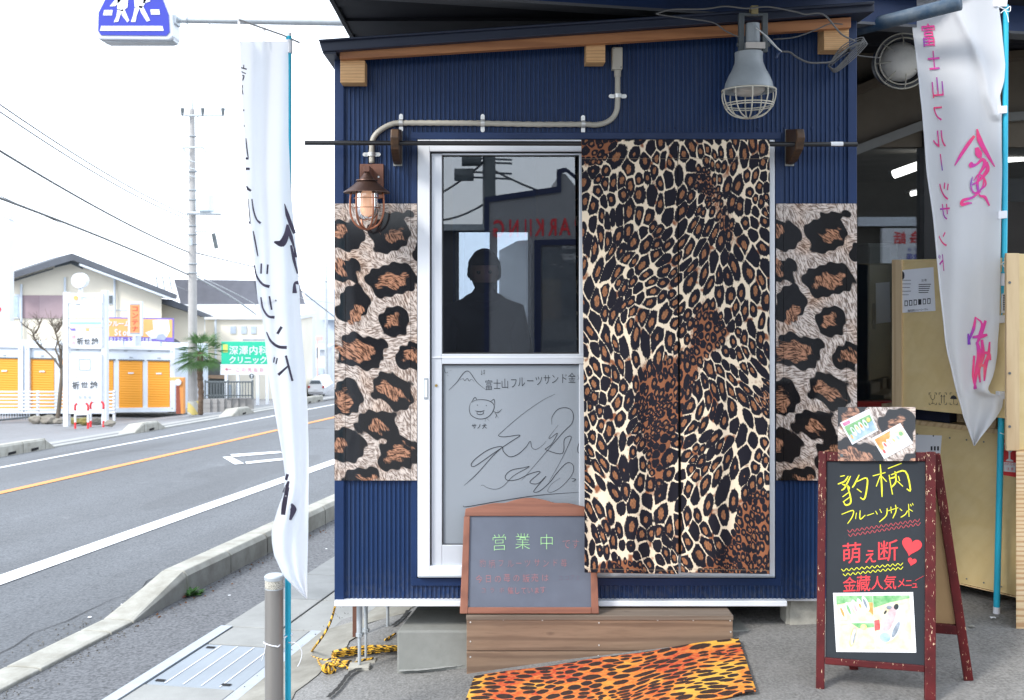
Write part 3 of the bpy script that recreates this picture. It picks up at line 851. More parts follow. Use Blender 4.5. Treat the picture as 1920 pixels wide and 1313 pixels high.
dpan = MB().pbox(831, 1087, 685, 1021, .008, .02).build('lower_panel', M['doorpanel'], door)
ROOTS[dpan] = root_of(hut)
for q in ((829, 831, 684, 1022), (829, 1087, 683, 685), (829, 1087, 1020.5, 1022)):
    MB().pbox(*q, .0, .012).build('panel_gasket', M['rubber'], door)
MB().pbox(794.5, 802.5, 709, 749, -.026, -.02).build('door_handle', M['lampgrey'], hut, bevel=.002)
MB().pbox(796, 801, 713, 745, -.0275, -.024).build('handle_slot', M['white'], hut)
MB().lathe([(0, 0), (.006, 0), (.006, .004), (0, .004)], WY(818, 723, -.004), (0, -1, 0), 12).build('lock_cylinder', pm('brass', (.5, .35, .12), .35, .1, 5, 0, 50, .9), door)
MB().pbox(806.5, 808.5, 286, 1062, .0, .03).build('dark_gap', M['hole'], hut)
MB().pbox(806, 1096, 284.5, 287.5, .0, .03).build('dark_gap', M['hole'], hut)
MB().pbox(1096, 1443, 286, 1062, .035, .05).build('second_door', M['sash'], hut)
MB().pbox(1112, 1430, 300, 1040, .028, .034).build('second_glass', M['hole'], hut)
# marker writing on the lower door panel
pd = Plane(WY(831, 700, .0), WY(1080, 700, .0), WY(831, 1000, .0))
mp = lambda x, y: pd.at(x, y, -.0065)
Z4 = lambda pts: [(780+x/2.625, 660+y/2.625) for x, y in pts]
ink = MB()
for ch in line_of('富士山フルーツサンド金', 908, 722, 1080, 708, 15, 21, .8, off=-.008): letters(ink, [ch], mp)
stroke(ink, [(1083, 703), (1087, 716)], 1.4, mp); stroke(ink, [(1082, 712), (1087.5, 709)], 1.2, mp)
ink.build('marker_lettering', M['ink'], dpan)
dr = MB()
for pts, w in (
    ([(160, 190), (200, 150), (235, 103), (262, 98), (300, 150), (345, 188)], 1.2),
    ([(215, 138), (232, 132), (240, 142), (252, 130), (262, 144), (272, 134), (286, 146)], .8),
    ([(140, 80), (142, 98), (152, 104), (158, 96)], .7), ([(165, 95), (175, 90)], .7), ([(150, 112), (160, 118)], .7),
    ([(318, 108), (324, 112), (322, 88)], .8), ([(330, 104), (336, 108), (334, 90), (340, 94)], .8),
    # doodled dog
    ([(268, 250), (262, 280), (272, 312), (310, 330), (352, 322), (380, 290), (382, 258), (350, 238), (300, 236), (270, 250)], 1.3),
    ([(272, 248), (290, 224), (300, 238)], 1.2), ([(366, 246), (384, 234), (388, 262)], 1.2),
    ([(290, 290), (315, 294), (338, 288)], 1.5), ([(300, 292), (302, 306), (320, 308), (332, 302), (330, 290)], 1.2), ([(317, 294), (317, 304)], .8),
    ([(376, 290), (402, 300), (424, 280)], 1.1), ([(388, 300), (396, 312), (390, 326)], 1.0), ([(396, 308), (406, 326)], 1.0), ([(402, 298), (410, 290)], 1),
    ([(344, 324), (340, 344)], 1.1), ([(346, 326), (358, 338)], 1.1), ([(404, 296), (400, 288)], .9),
    # signature
    ([(684, 208), (620, 240), (520, 310), (420, 396), (408, 414), (440, 418), (512, 410), (470, 440), (380, 500), (290, 562), (272, 552), (300, 520), (360, 480), (420, 466), (430, 490), (460, 516), (500, 505), (540, 470), (562, 440), (570, 470), (590, 480), (620, 462), (640, 440)], 1.3),
    ([(430, 466), (380, 510), (300, 600), (236, 658)], 1.3), ([(668, 358), (670, 320), (700, 282), (745, 276), (772, 300), (768, 350), (720, 400), (600, 540), (520, 632)], 1.2),
    ([(700, 360), (656, 418), (662, 424), (696, 400), (670, 450), (648, 470), (640, 482), (720, 500), (730, 430), (764, 418), (740, 480), (700, 560), (654, 640)], 1.2),
    ([(810, 430), (796, 470), (798, 495), (812, 500)], 1.2),
    ([(318, 660), (330, 656), (350, 668), (390, 676), (430, 660), (480, 610), (556, 566), (530, 570), (470, 582), (440, 610), (450, 632), (500, 628), (560, 600), (612, 590), (560, 640), (600, 648), (640, 612), (590, 670), (580, 690), (610, 684), (660, 640), (690, 600), (740, 548), (772, 556), (770, 600), (720, 660), (670, 690), (648, 684), (668, 650), (710, 620)], 1.2),
    ([(764, 622), (786, 628), (768, 640)], 1.4),
    ([(232, 756), (250, 762), (400, 736), (600, 706), (810, 690)], 1.3)):
    stroke(dr, Z4(pts), w, mp)
for ex, ey in ((302, 262), (346, 264)):
    dr.add([mp(*p) for p in Z4([(ex+2.4*math.cos(a), ey+2.4*math.sin(a)) for a in np.arange(0, 6.28, .9)])], [tuple(range(7))])
for (ch, x, y) in (('サ', 286, 366), ('ノ', 310, 366), ('犬', 336, 366)):
    px, py = Z4([(x, y)])[0]; letters(dr, [(ch, px, py, 9.5, 10, -6, 0, 1, .012)], mp)
dr.build('marker_drawing', M['ink'], dpan)
# leopard print panels on both sides of the door
RZ = [(120,170,78,72,.1, 95,150,28,30,0), (310,165,92,84,-.1, 335,170,46,28,0), (112,330,74,52,0, 88,318,26,36,0), (325,368,112,74,-.12, 325,374,64,32,-.1),
      (148,482,70,88,.5, 162,522,30,42,.2), (332,555,70,70,0, 328,552,32,28,0), (188,690,108,80,.1, 160,688,88,42,.1), (405,712,62,68,0, 415,710,36,28,0),
      (122,898,66,86,.1, 108,912,34,50,0), (325,865,102,72,.5, 318,868,64,26,.5), (262,1018,96,66,.15, 262,1024,34,28,.3), (112,1112,86,76,.4, 88,1112,34,32,0),
      (352,1148,98,78,-.3, 350,1146,56,32,-.5), (188,1252,86,42,-.15, 208,1262,36,14,0), (444,240,24,36,0, 470,240,4,4,0), (80,40,0,0,0,0,0,0,0,0), (350,80,60,20,0,-90,0,1,1,0)]
def leopard_grid(px0, px1, py0, py1, x2z, y2z, Yf, nx=64, ny=200, name='leopard_panel', parent=hut, seams=(), at=None, th=.003):
    mb = MB(); rng = np.random.RandomState(5)
    U, V = np.meshgrid(np.linspace(0, 1, nx+1), np.linspace(0, 1, ny+1), indexing='ij')
    zx = x2z(px0+(px1-px0)*U); zy = y2z(py0+(py1-py0)*V)
    wob = 5*np.sin(zx/23.+2*np.sin(zy/31.))+5*np.sin(zy/17.+zx/40.)+5*np.sin(zx/9.-zy/13.)
    wob2 = 6*np.sin(zx/14.+zy/19.)+6*np.sin(zy/8.-zx/11.)
    bl = np.full(U.shape, -9.); br = np.full(U.shape, -9.)
    for cx, cy, rx, ry, an, ix, iy, jx, jy, ja in RZ:
        if rx < 5: continue
        rx *= .99; ry *= .97; jx *= .98; jy *= .98
        def sd(cx, cy, rx, ry, an, wb, gap):
            c, s = math.cos(an), math.sin(an); dx = zx-cx; dy = zy-cy
            a = (dx*c+dy*s)/rx; b = (-dx*s+dy*c)/ry
            r = (np.abs(a)**2.5+np.abs(b)**2.5)**.4
            return ((1-r)*min(rx, ry)+wb)/300.
        bl = np.maximum(bl, sd(cx, cy, rx, ry, an, wob, 0))
        if jx > 5: br = np.maximum(br, sd(ix, iy, jx, jy, ja, wob2, 0))
    for i in range(nx+1):
        for j in range(ny+1):
            px, py = px0+(px1-px0)*i/nx, py0+(py1-py0)*j/ny
            q = at(px, py) if at else WY(px, py, Yf)
            mb.v.append(tuple(q)); mb.a.setdefault('blk', {})[len(mb.v)-1] = float(bl[i, j]); mb.a.setdefault('brn', {})[len(mb.v)-1] = float(br[i, j])
    for i in range(nx):
        for j in range(ny):
            a = i*(ny+1)+j; mb.f.append((a, a+1, a+ny+2, a+ny+1))
    o = mb.build(name, M['leopanel'], parent)
    md = o.modifiers.new('thick', 'SOLIDIFY'); md.thickness = th; md.offset = -1
    return o
for (a, b, sh) in ((627, 782, 627), (1455, 1607, 1455)):
    k = 1.0 if a < 1000 else 371/(152*371/155)
    lp = None
    edges = [a, a+20.5, b-12, b] if a < 1000 else [a, a+14, b-20, b]
    for e0, e1 in zip(edges[:-1], edges[1:]):
        o = leopard_grid(e0+.35, e1-.35, 382, 901, lambda x: 65+(x-a)*2.387+(0 if a < 1000 else 22), lambda y: 27+(y-382)*1240/519, -.016, nx=max(6, int((e1-e0)/2.2)), ny=190, name='leopard_panel')
    MB().pbox(a, b, 382.2, 900.8, -.013, .0).build('panel_backing', M['hole'], hut)
pw_ = thing('pale_yard_wall', W(960, 700, HD+D+1.2), 'pale grey panel wall behind the hut, seen through its back window', 'wall')
MB().slab([W(936, 900, HD+D+1.2), W(1100, 900, HD+D+1.2), W(1100, 440, HD+D+1.2), W(970, 452, HD+D+1.2), W(936, 470, HD+D+1.2)], (.1, .15, 0)).build('wall_panel', pm('pale_wall_paint', (.5, .52, .54), .8), pw_)
# jacks under the floor
def jack(px, ypx_foot, d, wpx=9, shade='galv', thin=False):
    base = W(px, ypx_foot, d); z1 = ZB-.02
    j = MB().tube([(base.x, base.y, base.z+.02), (base.x, base.y, base.z+.16)], .006 if thin else .0075, 8).tube([(base.x, base.y, base.z+.14), (base.x, base.y, z1)], .0085 if thin else .0125, 12).lathe([(.016, 0), (.016, .014), (.0, .014)], (base.x, base.y, base.z+.14), n=8).build('jack_leg', M[shade], hut, smooth=2)
    MB().box(base.x-.045, base.x+.045, base.y-.03, base.y+.03, base.z, base.z+.018).build('jack_foot', M['concblock'] if shade == 'galv' else M[shade], hut, bevel=.004)
jack(674, 1254, 4.42); jack(686, 1244, 4.52, thin=True); jack(727, 1190, 5.05); jack(760, 1150, 5.6)
b0 = W(668, 1203, 4.95)
MB().box(b0.x-.018, b0.x+.006, b0.y, b0.y+.02, b0.z, ZB-.02).build('angle_post', M['rust'], hut)
MB().box(b0.x-.07, b0.x+.04, b0.y-.04, b0.y+.06, b0.z-.004, b0.z+.006).build('post_plate', M['rust'], hut)
# conduit with clamps and junction box
cp = [(1158, 128), (1158, 160), (1158, 190), (1156, 208), (1148, 222), (1134, 231), (1115, 234.5), (1093, 233.5), (1000, 233.5), (905, 231.5), (830, 231), (755, 231), (735, 233), (715, 243), (702, 256), (697.5, 272), (697, 306)]
P = smoothpath([WY(x, y, -.012) for x, y in cp], 10)
rr = [.0118+.0009*(1 if i % 2 else -1)*(1 if 40 < i < 150 else .2) for i in range(len(P))]
MB().tube(P, rr, 10).build('conduit_pipe', M['conduit'], hut, smooth=True)
jb = MB().pbox(1148, 1167.5, 88, 130, -.04, .0).build('junction_box', M['conduit'], hut, bevel=.004)
for (x, y) in ((1151, 91), (1164.5, 126)): MB().lathe([(0, .001), (.003, .001), (.003, 0)], WY(x, y, -.0405), (0, -1, 0), 8).build('box_screw', M['lampdark'], jb)
MB().tube([WY(1158, 130, -.015), WY(1158, 144, -.015)], .0145, 12).build('conduit_gland', M['conduit'], hut, smooth=2)
for (x, y, vert) in ((752, 231, 1), (905, 231.5, 1), (1093, 233.5, 1), (1158, 181, 0), (697, 290, 0)):
    c = WY(x, y, 0); mb = MB()
    ax = Vector((0, 0, 1)) if vert else Vector((1, 0, 0)); bx = Vector((1, 0, 0)) if vert else Vector((0, 0, 1))
    arch = [c+ax*(-.030), c+ax*(-.0165)]
    pts = [c-ax*.030+Vector((0, -.004, 0)), c-ax*.0165+Vector((0, -.004, 0))]+[c+ax*(.0155*math.sin(t))+Vector((0, -.012-.0155*math.cos(t), 0)) for t in np.linspace(-1.4, 1.4, 9)]+[c+ax*.0165+Vector((0, -.004, 0)), c+ax*.030+Vector((0, -.004, 0))]
    vs = []
    for p in pts: vs += [p-bx*.0085, p+bx*.0085]
    mb.add(vs, [(2*i, 2*i+1, 2*i+3, 2*i+2) for i in range(len(pts)-1)])
    for s in (-1, 1):
        mb.lathe([(0, .002), (.0085, .002), (.0085, 0)], c+ax*s*.030+Vector((0, -.004, 0)), (0, -1, 0), 12)
        mb.lathe([(0, .0035), (.003, .0035), (.003, 0)], c+ax*s*.028+Vector((0, -.005, 0)), (0, -1, 0), 8)
    mb.build('conduit_clamp', M['clamp'], hut, smooth=2)
scw = MB()
for x in range(655, 1590, 51):
    for y in (1119, 905 if x < 780 or x > 1460 else 1104, 240):
        if 1080 > y and 783 < x < 1452 and y != 240: continue
        scw.lathe([(0, .0035), (.0035, .003), (.0045, 0)], WY(x, y, .0005), (0, -1, 0), 6)
scw.build('sheet_screws', M['navytrim'], hut, kind='stuff')
for x in (902, 1186): MB().pbox(x, x+1.6, 105 if x < 1000 else 85, 248, -.0025, .0).build('lap_joint', M['navytrim'], hut)
# foundation block under the hut
f0 = onyard(744, 1262)
fy = f0.y
fb = [(W(744, 1262, fy+D)), (W(1010, 1232, fy+D)), W(1010, 1183, fy+D), W(744, 1183, fy+D)]
fbk = [(743+37, 1139)]
zt = fb[3].z
back = W(784, 1134, 1920*(EYE-zt)/(1134-VY))
o = MB().hexa([fb[0]-Vector((0,0,.05)), fb[1]-Vector((0,0,.05)), Vector((fb[1].x+.9, fy, zt)), fb[3]], [Vector((back.x, back.y, fb[0].z-.2)), Vector((back.x+1.4, back.y, fb[0].z-.2)), Vector((back.x+1.4, back.y, zt)), Vector((back.x, back.y, zt))]).build('foundation_block', M['conc'], bevel=.008)
tag(o, 'grey cast concrete block under the left end of the blue hut, beside the rope', 'concrete block')
# mortar fillet
on_yard_strip([(748, 1263), (800, 1260), (850, 1254), (880, 1249)], .02, 'mortar_fillet', M['slab2'], .012)

# ================================================================== CURTAIN ROD, CURTAIN
YR = -.13
rod = thing('curtain_rod', WY(1090, 268, YR), 'long thin black rod held by two dark wooden brackets across the hut front', 'curtain rod')
MB().tube([WY(572, 268, YR), WY(1607, 271, YR)], .0098, 14).build('pole', M['black'], rod, smooth=2)
MB().tube([WY(1557, 270.5, YR), WY(1580, 270.6, YR)], .0103, 14).build('label_sleeve', M['paper'], rod, smooth=2)
for (x, s) in ((743, 1), (1490, -1)):
    pr = []
    for (yy, zz) in ((0, 243), (-.15, 252), (-.165, 268), (-.14, 288), (-.06, 306), (0, 309)):
        pr.append((yy, WY(x, zz, 0).z+ (0)))
    xx = WY(x-7 if s > 0 else x-9, 268, YR/2).x
    MB().slab([(xx, y, z) for y, z in pr], (.034, 0, 0)).build('bracket', M['darkwood'], rod, bevel=.004)
    MB().box(xx-.002, xx+.036, -.004, .0, pr[-1][1]-.006, pr[0][1]).build('bracket_shim', M['slab2'], rod)
nor = thing('door_curtain', WY(1268, 268, YR-.012), 'leopard print cloth curtain in two panels hanging on the black rod over the door', 'curtain')
NF = spot_field(.8, 1.85, 2*92+1, 420, .031, 11, lambda x, y: 1.57+.8*np.sin(5.1*x+2.2*np.sin(3.1*y)+1)*np.cos(4.3*y+2*x), 2.15, .6)
for (xa, xb, xa2, xb2, ph) in ((1090, 1270, 1096, 1272, 0), (1270.6, 1443, 1277, 1443, 1.3)):
    def fn(a, b, xa=xa, xb=xb, xa2=xa2, xb2=xb2, ph=ph):
        t = min(1, b*1.3)
        px = (xa+(xa2-xa)*t)*(1-a)+(xb+(xb2-xb)*t)*a
        py = 262+(1075+(2*a-1)*1.5-262)*b
        amp = .0015+.010*b
        Y = YR-.0125+amp*math.sin(a*9+ph+b*1.1)+.5*amp*math.sin(a*21+ph*2)
        if b < .035: Y = YR-.0125
        return WY(px, py, Y)
    NX_, NY_ = 92, 420
    cm = MB().grid(fn, NX_, NY_)
    i0 = 0 if xa < 1200 else NX_+1
    for nm, F_ in zip(('f1', 'edge', 'zone', 'rnd'), NF):
        cm.a[nm] = {i*(NY_+1)+j: float(F_[i0+i, j]) for i in range(NX_+1) for j in range(NY_+1)}
    c = cm.build('curtain_panel', M['noren'], nor, smooth=True)
    c.modifiers.new('thick', 'SOLIDIFY').thickness = .0012
    # rod pocket hem and bottom hem as real stitched folds
    hem = MB()
    for yy in (298, 1068):
        pts = []
        for i in range(41):
            b = (yy-262)/(1075-262); p = fn(i/40, b); pts.append(p+Vector((0, -.0016, 0)))
        hem.tube(pts, .0007, 4)
    hem.build('hem_stitch', pm('hem_thread', (.25, .18, .12), .8), nor)

# ================================================================== LANTERN
YL = -.14; lc = WY(688, 361, YL)
lan = thing('wall_lantern', WY(697, 330, 0), 'small copper caged wall lantern with a warm lit bulb on a wooden plate', 'lantern')
MB().pbox(674.5, 719, 307.5, 372, -.024, 0).build('back_plate', M['rustwood'], lan, bevel=.002)
MB().lathe([(0, .003), (.004, .003), (.004, 0)], WY(710, 332, -.025), (0, -1, 0), 10).build('plate_screw', M['clamp'], lan)
a = WY(688, 311, YL+.0); 
MB().slab([(a.x-.012, -.024, a.z+.0), (a.x-.012, -.155, a.z-.002), (a.x-.012, -.155, a.z-.026), (a.x-.012, -.024, a.z-.05)], (.024, 0, 0)).build('bracket_arm', M['rustwood'], lan, bevel=.002)
sc = lambda px: px/ (F/(YL+D))
cz = lambda y: WY(688, y, YL).z-lc.z
prof = [(0, cz(322)), (sc(4), cz(323)), (sc(6), cz(326)), (sc(13), cz(335)), (sc(15), cz(337)), (sc(20), cz(337.5)), (sc(20.5), cz(339.5)), (sc(18), cz(340.5)), (sc(30), cz(351)), (sc(40), cz(358)), (sc(43.5), cz(360.5)), (sc(43.5), cz(362)), (sc(38), cz(361)), (sc(20), cz(352)), (0, cz(350))]
MB().lathe(prof, lc, n=40).build('shade', M['darkcopper'], lan, smooth=2)
g = MB().lathe([(sc(21.5), cz(356)), (sc(22), cz(390)), (sc(20), cz(402)), (sc(14), cz(410)), (sc(6), cz(414)), (0, cz(415))], lc, n=32).build('glass_dome', M['clear'], lan, smooth=True)
MB().lathe([(0, cz(358)), (sc(8), cz(358)), (sc(12.5), cz(364)), (sc(12.5), cz(402)), (sc(9), cz(407)), (0, cz(409))], lc, n=24).build('bulb', M['bulb'], lan, smooth=2)
for i in range(6):
    w = math.pi/6+i*math.pi/3+.5; pts = []
    for (r, y) in ((30, 361), (31.5, 375), (31.5, 392), (29.5, 406), (23, 419), (13, 427), (0, 431)):
        pts.append(lc+Vector((math.cos(w)*sc(r), math.sin(w)*sc(r), cz(y))))
    MB().tube(smoothpath(pts, 4), sc(1.9), 8).build('cage_bar', M['copper'], lan, smooth=True)
for (y, r) in ((372, 24.5), (390, 25)):
    c = lc+Vector((0, 0, cz(y))); MB().tube(circle(c, sc(r), (1, 0, 0), (0, 1, 0), 32), sc(.8), 6, cap=False).build('cage_ring', M['copper'], lan, smooth=True)
MB().lathe([(0, cz(434)), (sc(4), cz(432)), (sc(4), cz(429)), (0, cz(428))], lc, n=12).build('cage_nut', M['darkcopper'], lan)

# ================================================================== HANGING LAMP under the beam
YH = -.22
wl = thing('hanging_floodlight', WY(1412, 12, YH), 'grey bell shaped work lamp with a round wire guard hanging from the beam', 'lamp')
kk = (YH+D)/F
def hz(y): return EYE-(y-VY)*kk
hx = WY(1405, 0, YH).x
MB().pbox(1409, 1422, 10, 26, YH-.02, YH+.02).build('beam_clamp', pm('brass_clamp', (.35, .29, .15), .5, .3, 12, 0, 60, .5), wl, bevel=.002)
mb = MB()
mb.pbox(1386, 1396, 27, 97, YH-.012, YH+.012); mb.pbox(1430, 1440, 27, 97, YH-.012, YH+.012); mb.pbox(1386, 1440, 24, 29.5, YH-.012, YH+.012)
mb.build('yoke', M['lampdark'], wl, bevel=.002)
MB().lathe([(0, hz(44)), (13*kk, hz(45)), (13.5*kk, hz(62)), (13.5*kk, hz(80)), (17*kk, hz(82)), (17*kk, hz(94)), (14*kk, hz(96))], (WY(1411, 0, YH).x, YH, 0), n=24).build('socket', M['lampgrey'], wl, smooth=2)
MB().pbox(1399, 1435, 79, 90.5, YH-.05, YH-.04).build('rating_plate', pm('worn_label', (.6, .56, .52), .6, .2, 9), wl)
MB().tube([WY(1382, 84, YH), WY(1443, 84, YH)], .009, 10).build('pivot_bolt', M['lampdark'], wl, smooth=2)
hc = (WY(1404, 0, YH).x, YH, 0)
MB().lathe([(24*kk, hz(98)), (26*kk, hz(99)), (25.5*kk, hz(108)), (26*kk, hz(118)), (31*kk, hz(131)), (38*kk, hz(144)), (43*kk, hz(156)), (45*kk, hz(167)), (48*kk, hz(169)), (48*kk, hz(172)), (43*kk, hz(171)), (36*kk, hz(146)), (24*kk, hz(120)), (0, hz(112))], hc, n=44).build('reflector_bell', M['lampgrey'], wl, smooth=2)
MB().lathe([(0, hz(98)), (24*kk, hz(98)), (24*kk, hz(101))], hc, n=24).build('bell_cap', M['lampdark'], wl)
MB().lathe([(28*kk, hz(160)), (30*kk, hz(170)), (22*kk, hz(178)), (0, hz(182))], hc, n=28).build('bulb_glass', pm('frosted_bulb', (.5, .47, .43), .3), wl, smooth=True)
C0 = Vector(hc)
for i in range(10):
    w = i*math.pi/5+.2; pts = []
    for (r, y) in ((49, 169), (49.5, 180), (47, 192), (40, 206), (28, 216), (12, 221), (0, 222)):
        pts.append(C0+Vector((math.cos(w)*r*kk, math.sin(w)*r*kk, hz(y))))
    MB().tube(smoothpath(pts, 4), .0028, 6).build('guard_wire', M['cage'], wl, smooth=True)
for (r, y, q) in ((49, 170, .0035), (45.5, 196, .0025), (44, 200, .0025)):
    MB().tube(circle(C0+Vector((0, 0, hz(y))), r*kk, (1, 0, 0), (0, 1, 0), 40), q, 6, cap=False).build('guard_ring', M['cage'], wl, smooth=True)
def wire(pts, d, r=.004, m='cable', name='electric_cable', label=None, parent=None, n=8):
    P = smoothpath([W(x, y, dd) for (x, y), dd in zip(pts, d if isinstance(d, (list, tuple)) else [d]*len(pts))], n)
    o = MB().tube(P, r, 6).build(name, M[m], parent, smooth=True)
    if label: tag(o, label, 'cable')
    return o
wire([(1415, 50), (1430, 62), (1448, 82), (1464, 96)], 4.1, .0035, 'rail', 'lead_wire', parent=wl)
wire([(1417, 52), (1440, 70), (1458, 90), (1466, 97)], 4.09, .002, 'clamp', 'lead_wire', parent=wl)
wire([(1464, 96), (1458, 102), (1455, 109)], 4.1, .006, 'navy', 'wire_cap', parent=wl)
wire([(1464, 97), (1480, 98), (1495, 108), (1515, 117), (1540, 118), (1562, 114), (1590, 90), (1620, 78)], 4.2, .004, 'cable', label='grey twisted cable running from the bell lamp to the wire bundle')
wire([(1230, 26), (1260, 18), (1320, 17), (1360, 12), (1400, 16), (1440, 13), (1490, 22), (1510, 27), (1535, 25), (1550, 32), (1565, 50), (1580, 66), (1603, 77)], 4.02, .0034, 'cable', label='long grey cable clipped along the beam above the bell lamp')
wire([(1232, 27), (1280, 34), (1335, 42), (1360, 58), (1385, 70)], 4.1, .0028, 'cable', label='thin drooping cable left of the bell lamp')
wire([(1450, 74), (1490, 70), (1530, 56), (1556, 45), (1580, 46)], 4.25, .0032, 'cable', label='thin cable curving from the bell lamp up to the right')
wire([(1600, 103), (1620, 106), (1650, 109)], 4.6, .0025, 'cable', label='very thin cable leading to the round bulkhead lamp')
bd = thing('cable_bundle', W(1585, 105, 4.25), 'tied bundle of looped grey cables hanging by the blue tube right of the lamp', 'cable bundle')
random.seed(4)
for i in range(5):
    o_ = i*4.5-9
    wire([(1555+o_*.3, 120+abs(o_)*.5), (1575, 100+o_), (1600, 84+o_), (1622+o_*.4, 76+o_*.6), (1612, 90+o_), (1590, 112+o_*.8), (1566, 132+o_*.4), (1553, 124)], 4.25+.006*i, .0024, 'cable', 'cable_loop', parent=bd)
MB().tube([W(1590, 88, 4.23), W(1594, 97, 4.23)], .008, 8).build('tie_wrap', M['rubber'], bd)

# second round lamp, partly behind the banner
L2 = W(1692, 115, 5.0); k2 = 5.0/F
rl = thing('bulkhead_lamp', L2, 'round caged bulkhead lamp half hidden behind the right white banner', 'lamp')
ax2 = Vector((-.1, -1, -.12)).normalized()
MB().lathe([(0, -.1), (46*k2, -.1), (52*k2, -.02), (52*k2, 0), (46*k2, 0), (40*k2, -.05), (34*k2, -.06)], L2, ax2, 40).build('housing', M['beamgrey'], rl, smooth=2)
MB().lathe([(37*k2, -.03), (31*k2, .004), (17*k2, .02), (0, .024)], L2, ax2, 32).build('lens', pm('dusty_lamp_lens', (.85, .83, .77), .3, .12, 25), rl, smooth=True)
qx = Vector((1, 0, 0)); qz = ax2.cross(qx).normalized(); qx = qz.cross(ax2).normalized()
for r, h in ((51, .01), (43, .015)):
    MB().tube(circle(L2+ax2*h, r*k2, qx, qz, 40), .004, 6, cap=False).build('guard_ring', M['cage'], rl, smooth=True)
for i in range(8):
    w = i*math.pi/4+.1; dd = qx*math.cos(w)+qz*math.sin(w)
    MB().tube([L2+dd*51*k2+ax2*.01, L2+dd*43*k2+ax2*.03, L2+dd*25*k2+ax2*.045], .003, 6).build('guard_wire', M['cage'], rl)

# ================================================================== STEP, MAT
YS = -.12
st = thing('wooden_step', WY(1120, 1275, YS), 'low brown wooden box step of stacked boards cut to the sloping ground below the door', 'step')
def brd(pts, m, name, y0=YS, th=.02): return MB().slab([WY(x, y, y0) for x, y in pts], (0, th, 0)).build(name, m, st, bevel=.002)
brd([(875, 1220.5), (1218, 1220.5), (1374, 1199), (1374, 1157.5), (875, 1157.5)], M['step'], 'front_board')
brd([(875, 1275), (880, 1275), (990, 1258), (1020, 1248), (1216, 1222), (875, 1222)], M['step'], 'front_board')
a = WY(875, 1157, YS); b = WY(1374, 1157, YS)
for i in range(3):
    y0 = YS-.004+i*.125
    MB().box(a.x-.002, b.x+.002, y0, y0+.122, a.z-.012, a.z+.006).build('tread_board', M['steptop'], st, bevel=.002)
MB().box(a.x, a.x+.02, YS+.021, .24, .05, a.z-.013).build('side_board', M['step'], st, bevel=.002)
MB().box(b.x-.02, b.x, YS+.021, .24, .21, a.z-.013).build('side_board', M['step'], st, bevel=.002)
sc_ = MB()
for (x, y) in ((882, 1167), (882, 1203), (882, 1232), (944, 1162), (1017, 1163), (1123, 1168), (1123, 1210), (1233, 1163), (1300, 1163), (1370, 1185), (1369, 1164), (1122, 1230)):
    sc_.lathe([(0, .0015), (.0035, .0012), (.0035, 0)], WY(x, y, YS-.0005), (0, -1, 0), 8)
sc_.build('screw_head', M['clamp'], st)
mat_c = [onyard(890, 1276), onyard(1385, 1203), onyard(1418, 1306), onyard(846, 1400)]
def matfn(a, b):
    p = (mat_c[0]*(1-a)+mat_c[1]*a)*(1-b)+(mat_c[3]*(1-a)+mat_c[2]*a)*b
    q = Vector((p.x, p.y, 0)); q.z = zyard(q.x, q.y)+.012+.0025*math.sin(a*17+b*3)+.002*math.sin(a*40)*b
    return q
MF = spot_field(1.15, .62, 300, 150, .038, 23, lambda x, y: .1+.35*np.sin(5*x+3*y), 1.7, .8)
mm = MB().grid(matfn, 300, 150)
for nm, F_ in zip(('f1', 'edge', 'zone', 'rnd'), MF): mm.a[nm] = {i*151+j: float(F_[i, j]) for i in range(301) for j in range(151)}
mt = mm.build('door_mat', M['matprint'], smooth=True)
mt.modifiers.new('thick', 'SOLIDIFY').thickness = .006
tag(mt, 'orange and yellow leopard print mat lying on the asphalt in front of the wooden step', 'mat')

# ================================================================== SMALL FRAMED CHALKBOARD leaning on the door
cb = thing('framed_chalkboard', WY(992, 1151, YS), 'grey chalkboard with arched reddish wooden frame, leaning on the sliding door above the step', 'chalkboard')
pA = WY(862, 1152, -.115); pB = WY(1123, 1152, -.115); pC = WY(995, 940, -.035)
pc = Plane(pA, pB, pC)
def cbp(pts, off, th, m, name, bevel=.0025):
    return MB().slab([pc.at(x, y, off) for x, y in pts], -pc.n*th if pc.n.y < 0 else pc.n*th).build(name, m, cb, bevel=bevel)
L = lambda x, y: (780+x/2.625, 660+y/2.625)
top = [(878, 968), (1112, 968), (1114.5, 957), (1110, 954), (1096, 950)]+[(990+(a-990), b) for a, b in smoothpath([(1096, 950, 0), (1075, 946, 0), (1060, 943.5, 0), (1043, 943.5, 0), (1020, 937, 0), (995, 933.5, 0), (970, 937, 0), (947, 943.5, 0), (930, 943.5, 0), (912, 947, 0), (893, 951, 0), (876, 954, 0)], 4)[1:][0:0]]
arch = [(p.x, p.y) for p in smoothpath([(1112, 953.5, 0), (1090, 949, 0), (1072, 945, 0), (1058, 943.5, 0), (1040, 943, 0), (1018, 937, 0), (992, 933.5, 0), (968, 937, 0), (947, 943, 0), (928, 943.5, 0), (912, 946, 0), (893, 950, 0), (873, 954, 0)], 4)]
cbp([(871, 968), (1115, 968)]+arch, .0, .02, M['orangewood'], 'frame_top')
cbp([(862, 1151), (877, 1151), (881, 968.5), (870, 968.5)], .001, .021, M['orangewoodz'], 'frame_side')
cbp([(1109, 1151), (1123, 1151), (1116, 968.5), (1106, 968.5)], .001, .021, M['orangewoodz'], 'frame_side')
cbp([(877.4, 1151), (1108.6, 1151), (1108.8, 1139), (877.8, 1139)], .0, .02, M['orangewood'], 'frame_bottom')
panel = cbp([(877.6, 1140), (1109.5, 1140), (1107, 967), (880, 967)], -.008, .006, M['greyboard'], 'board', 0)
mc = lambda x, y: pc.at(x, y, -.0065)
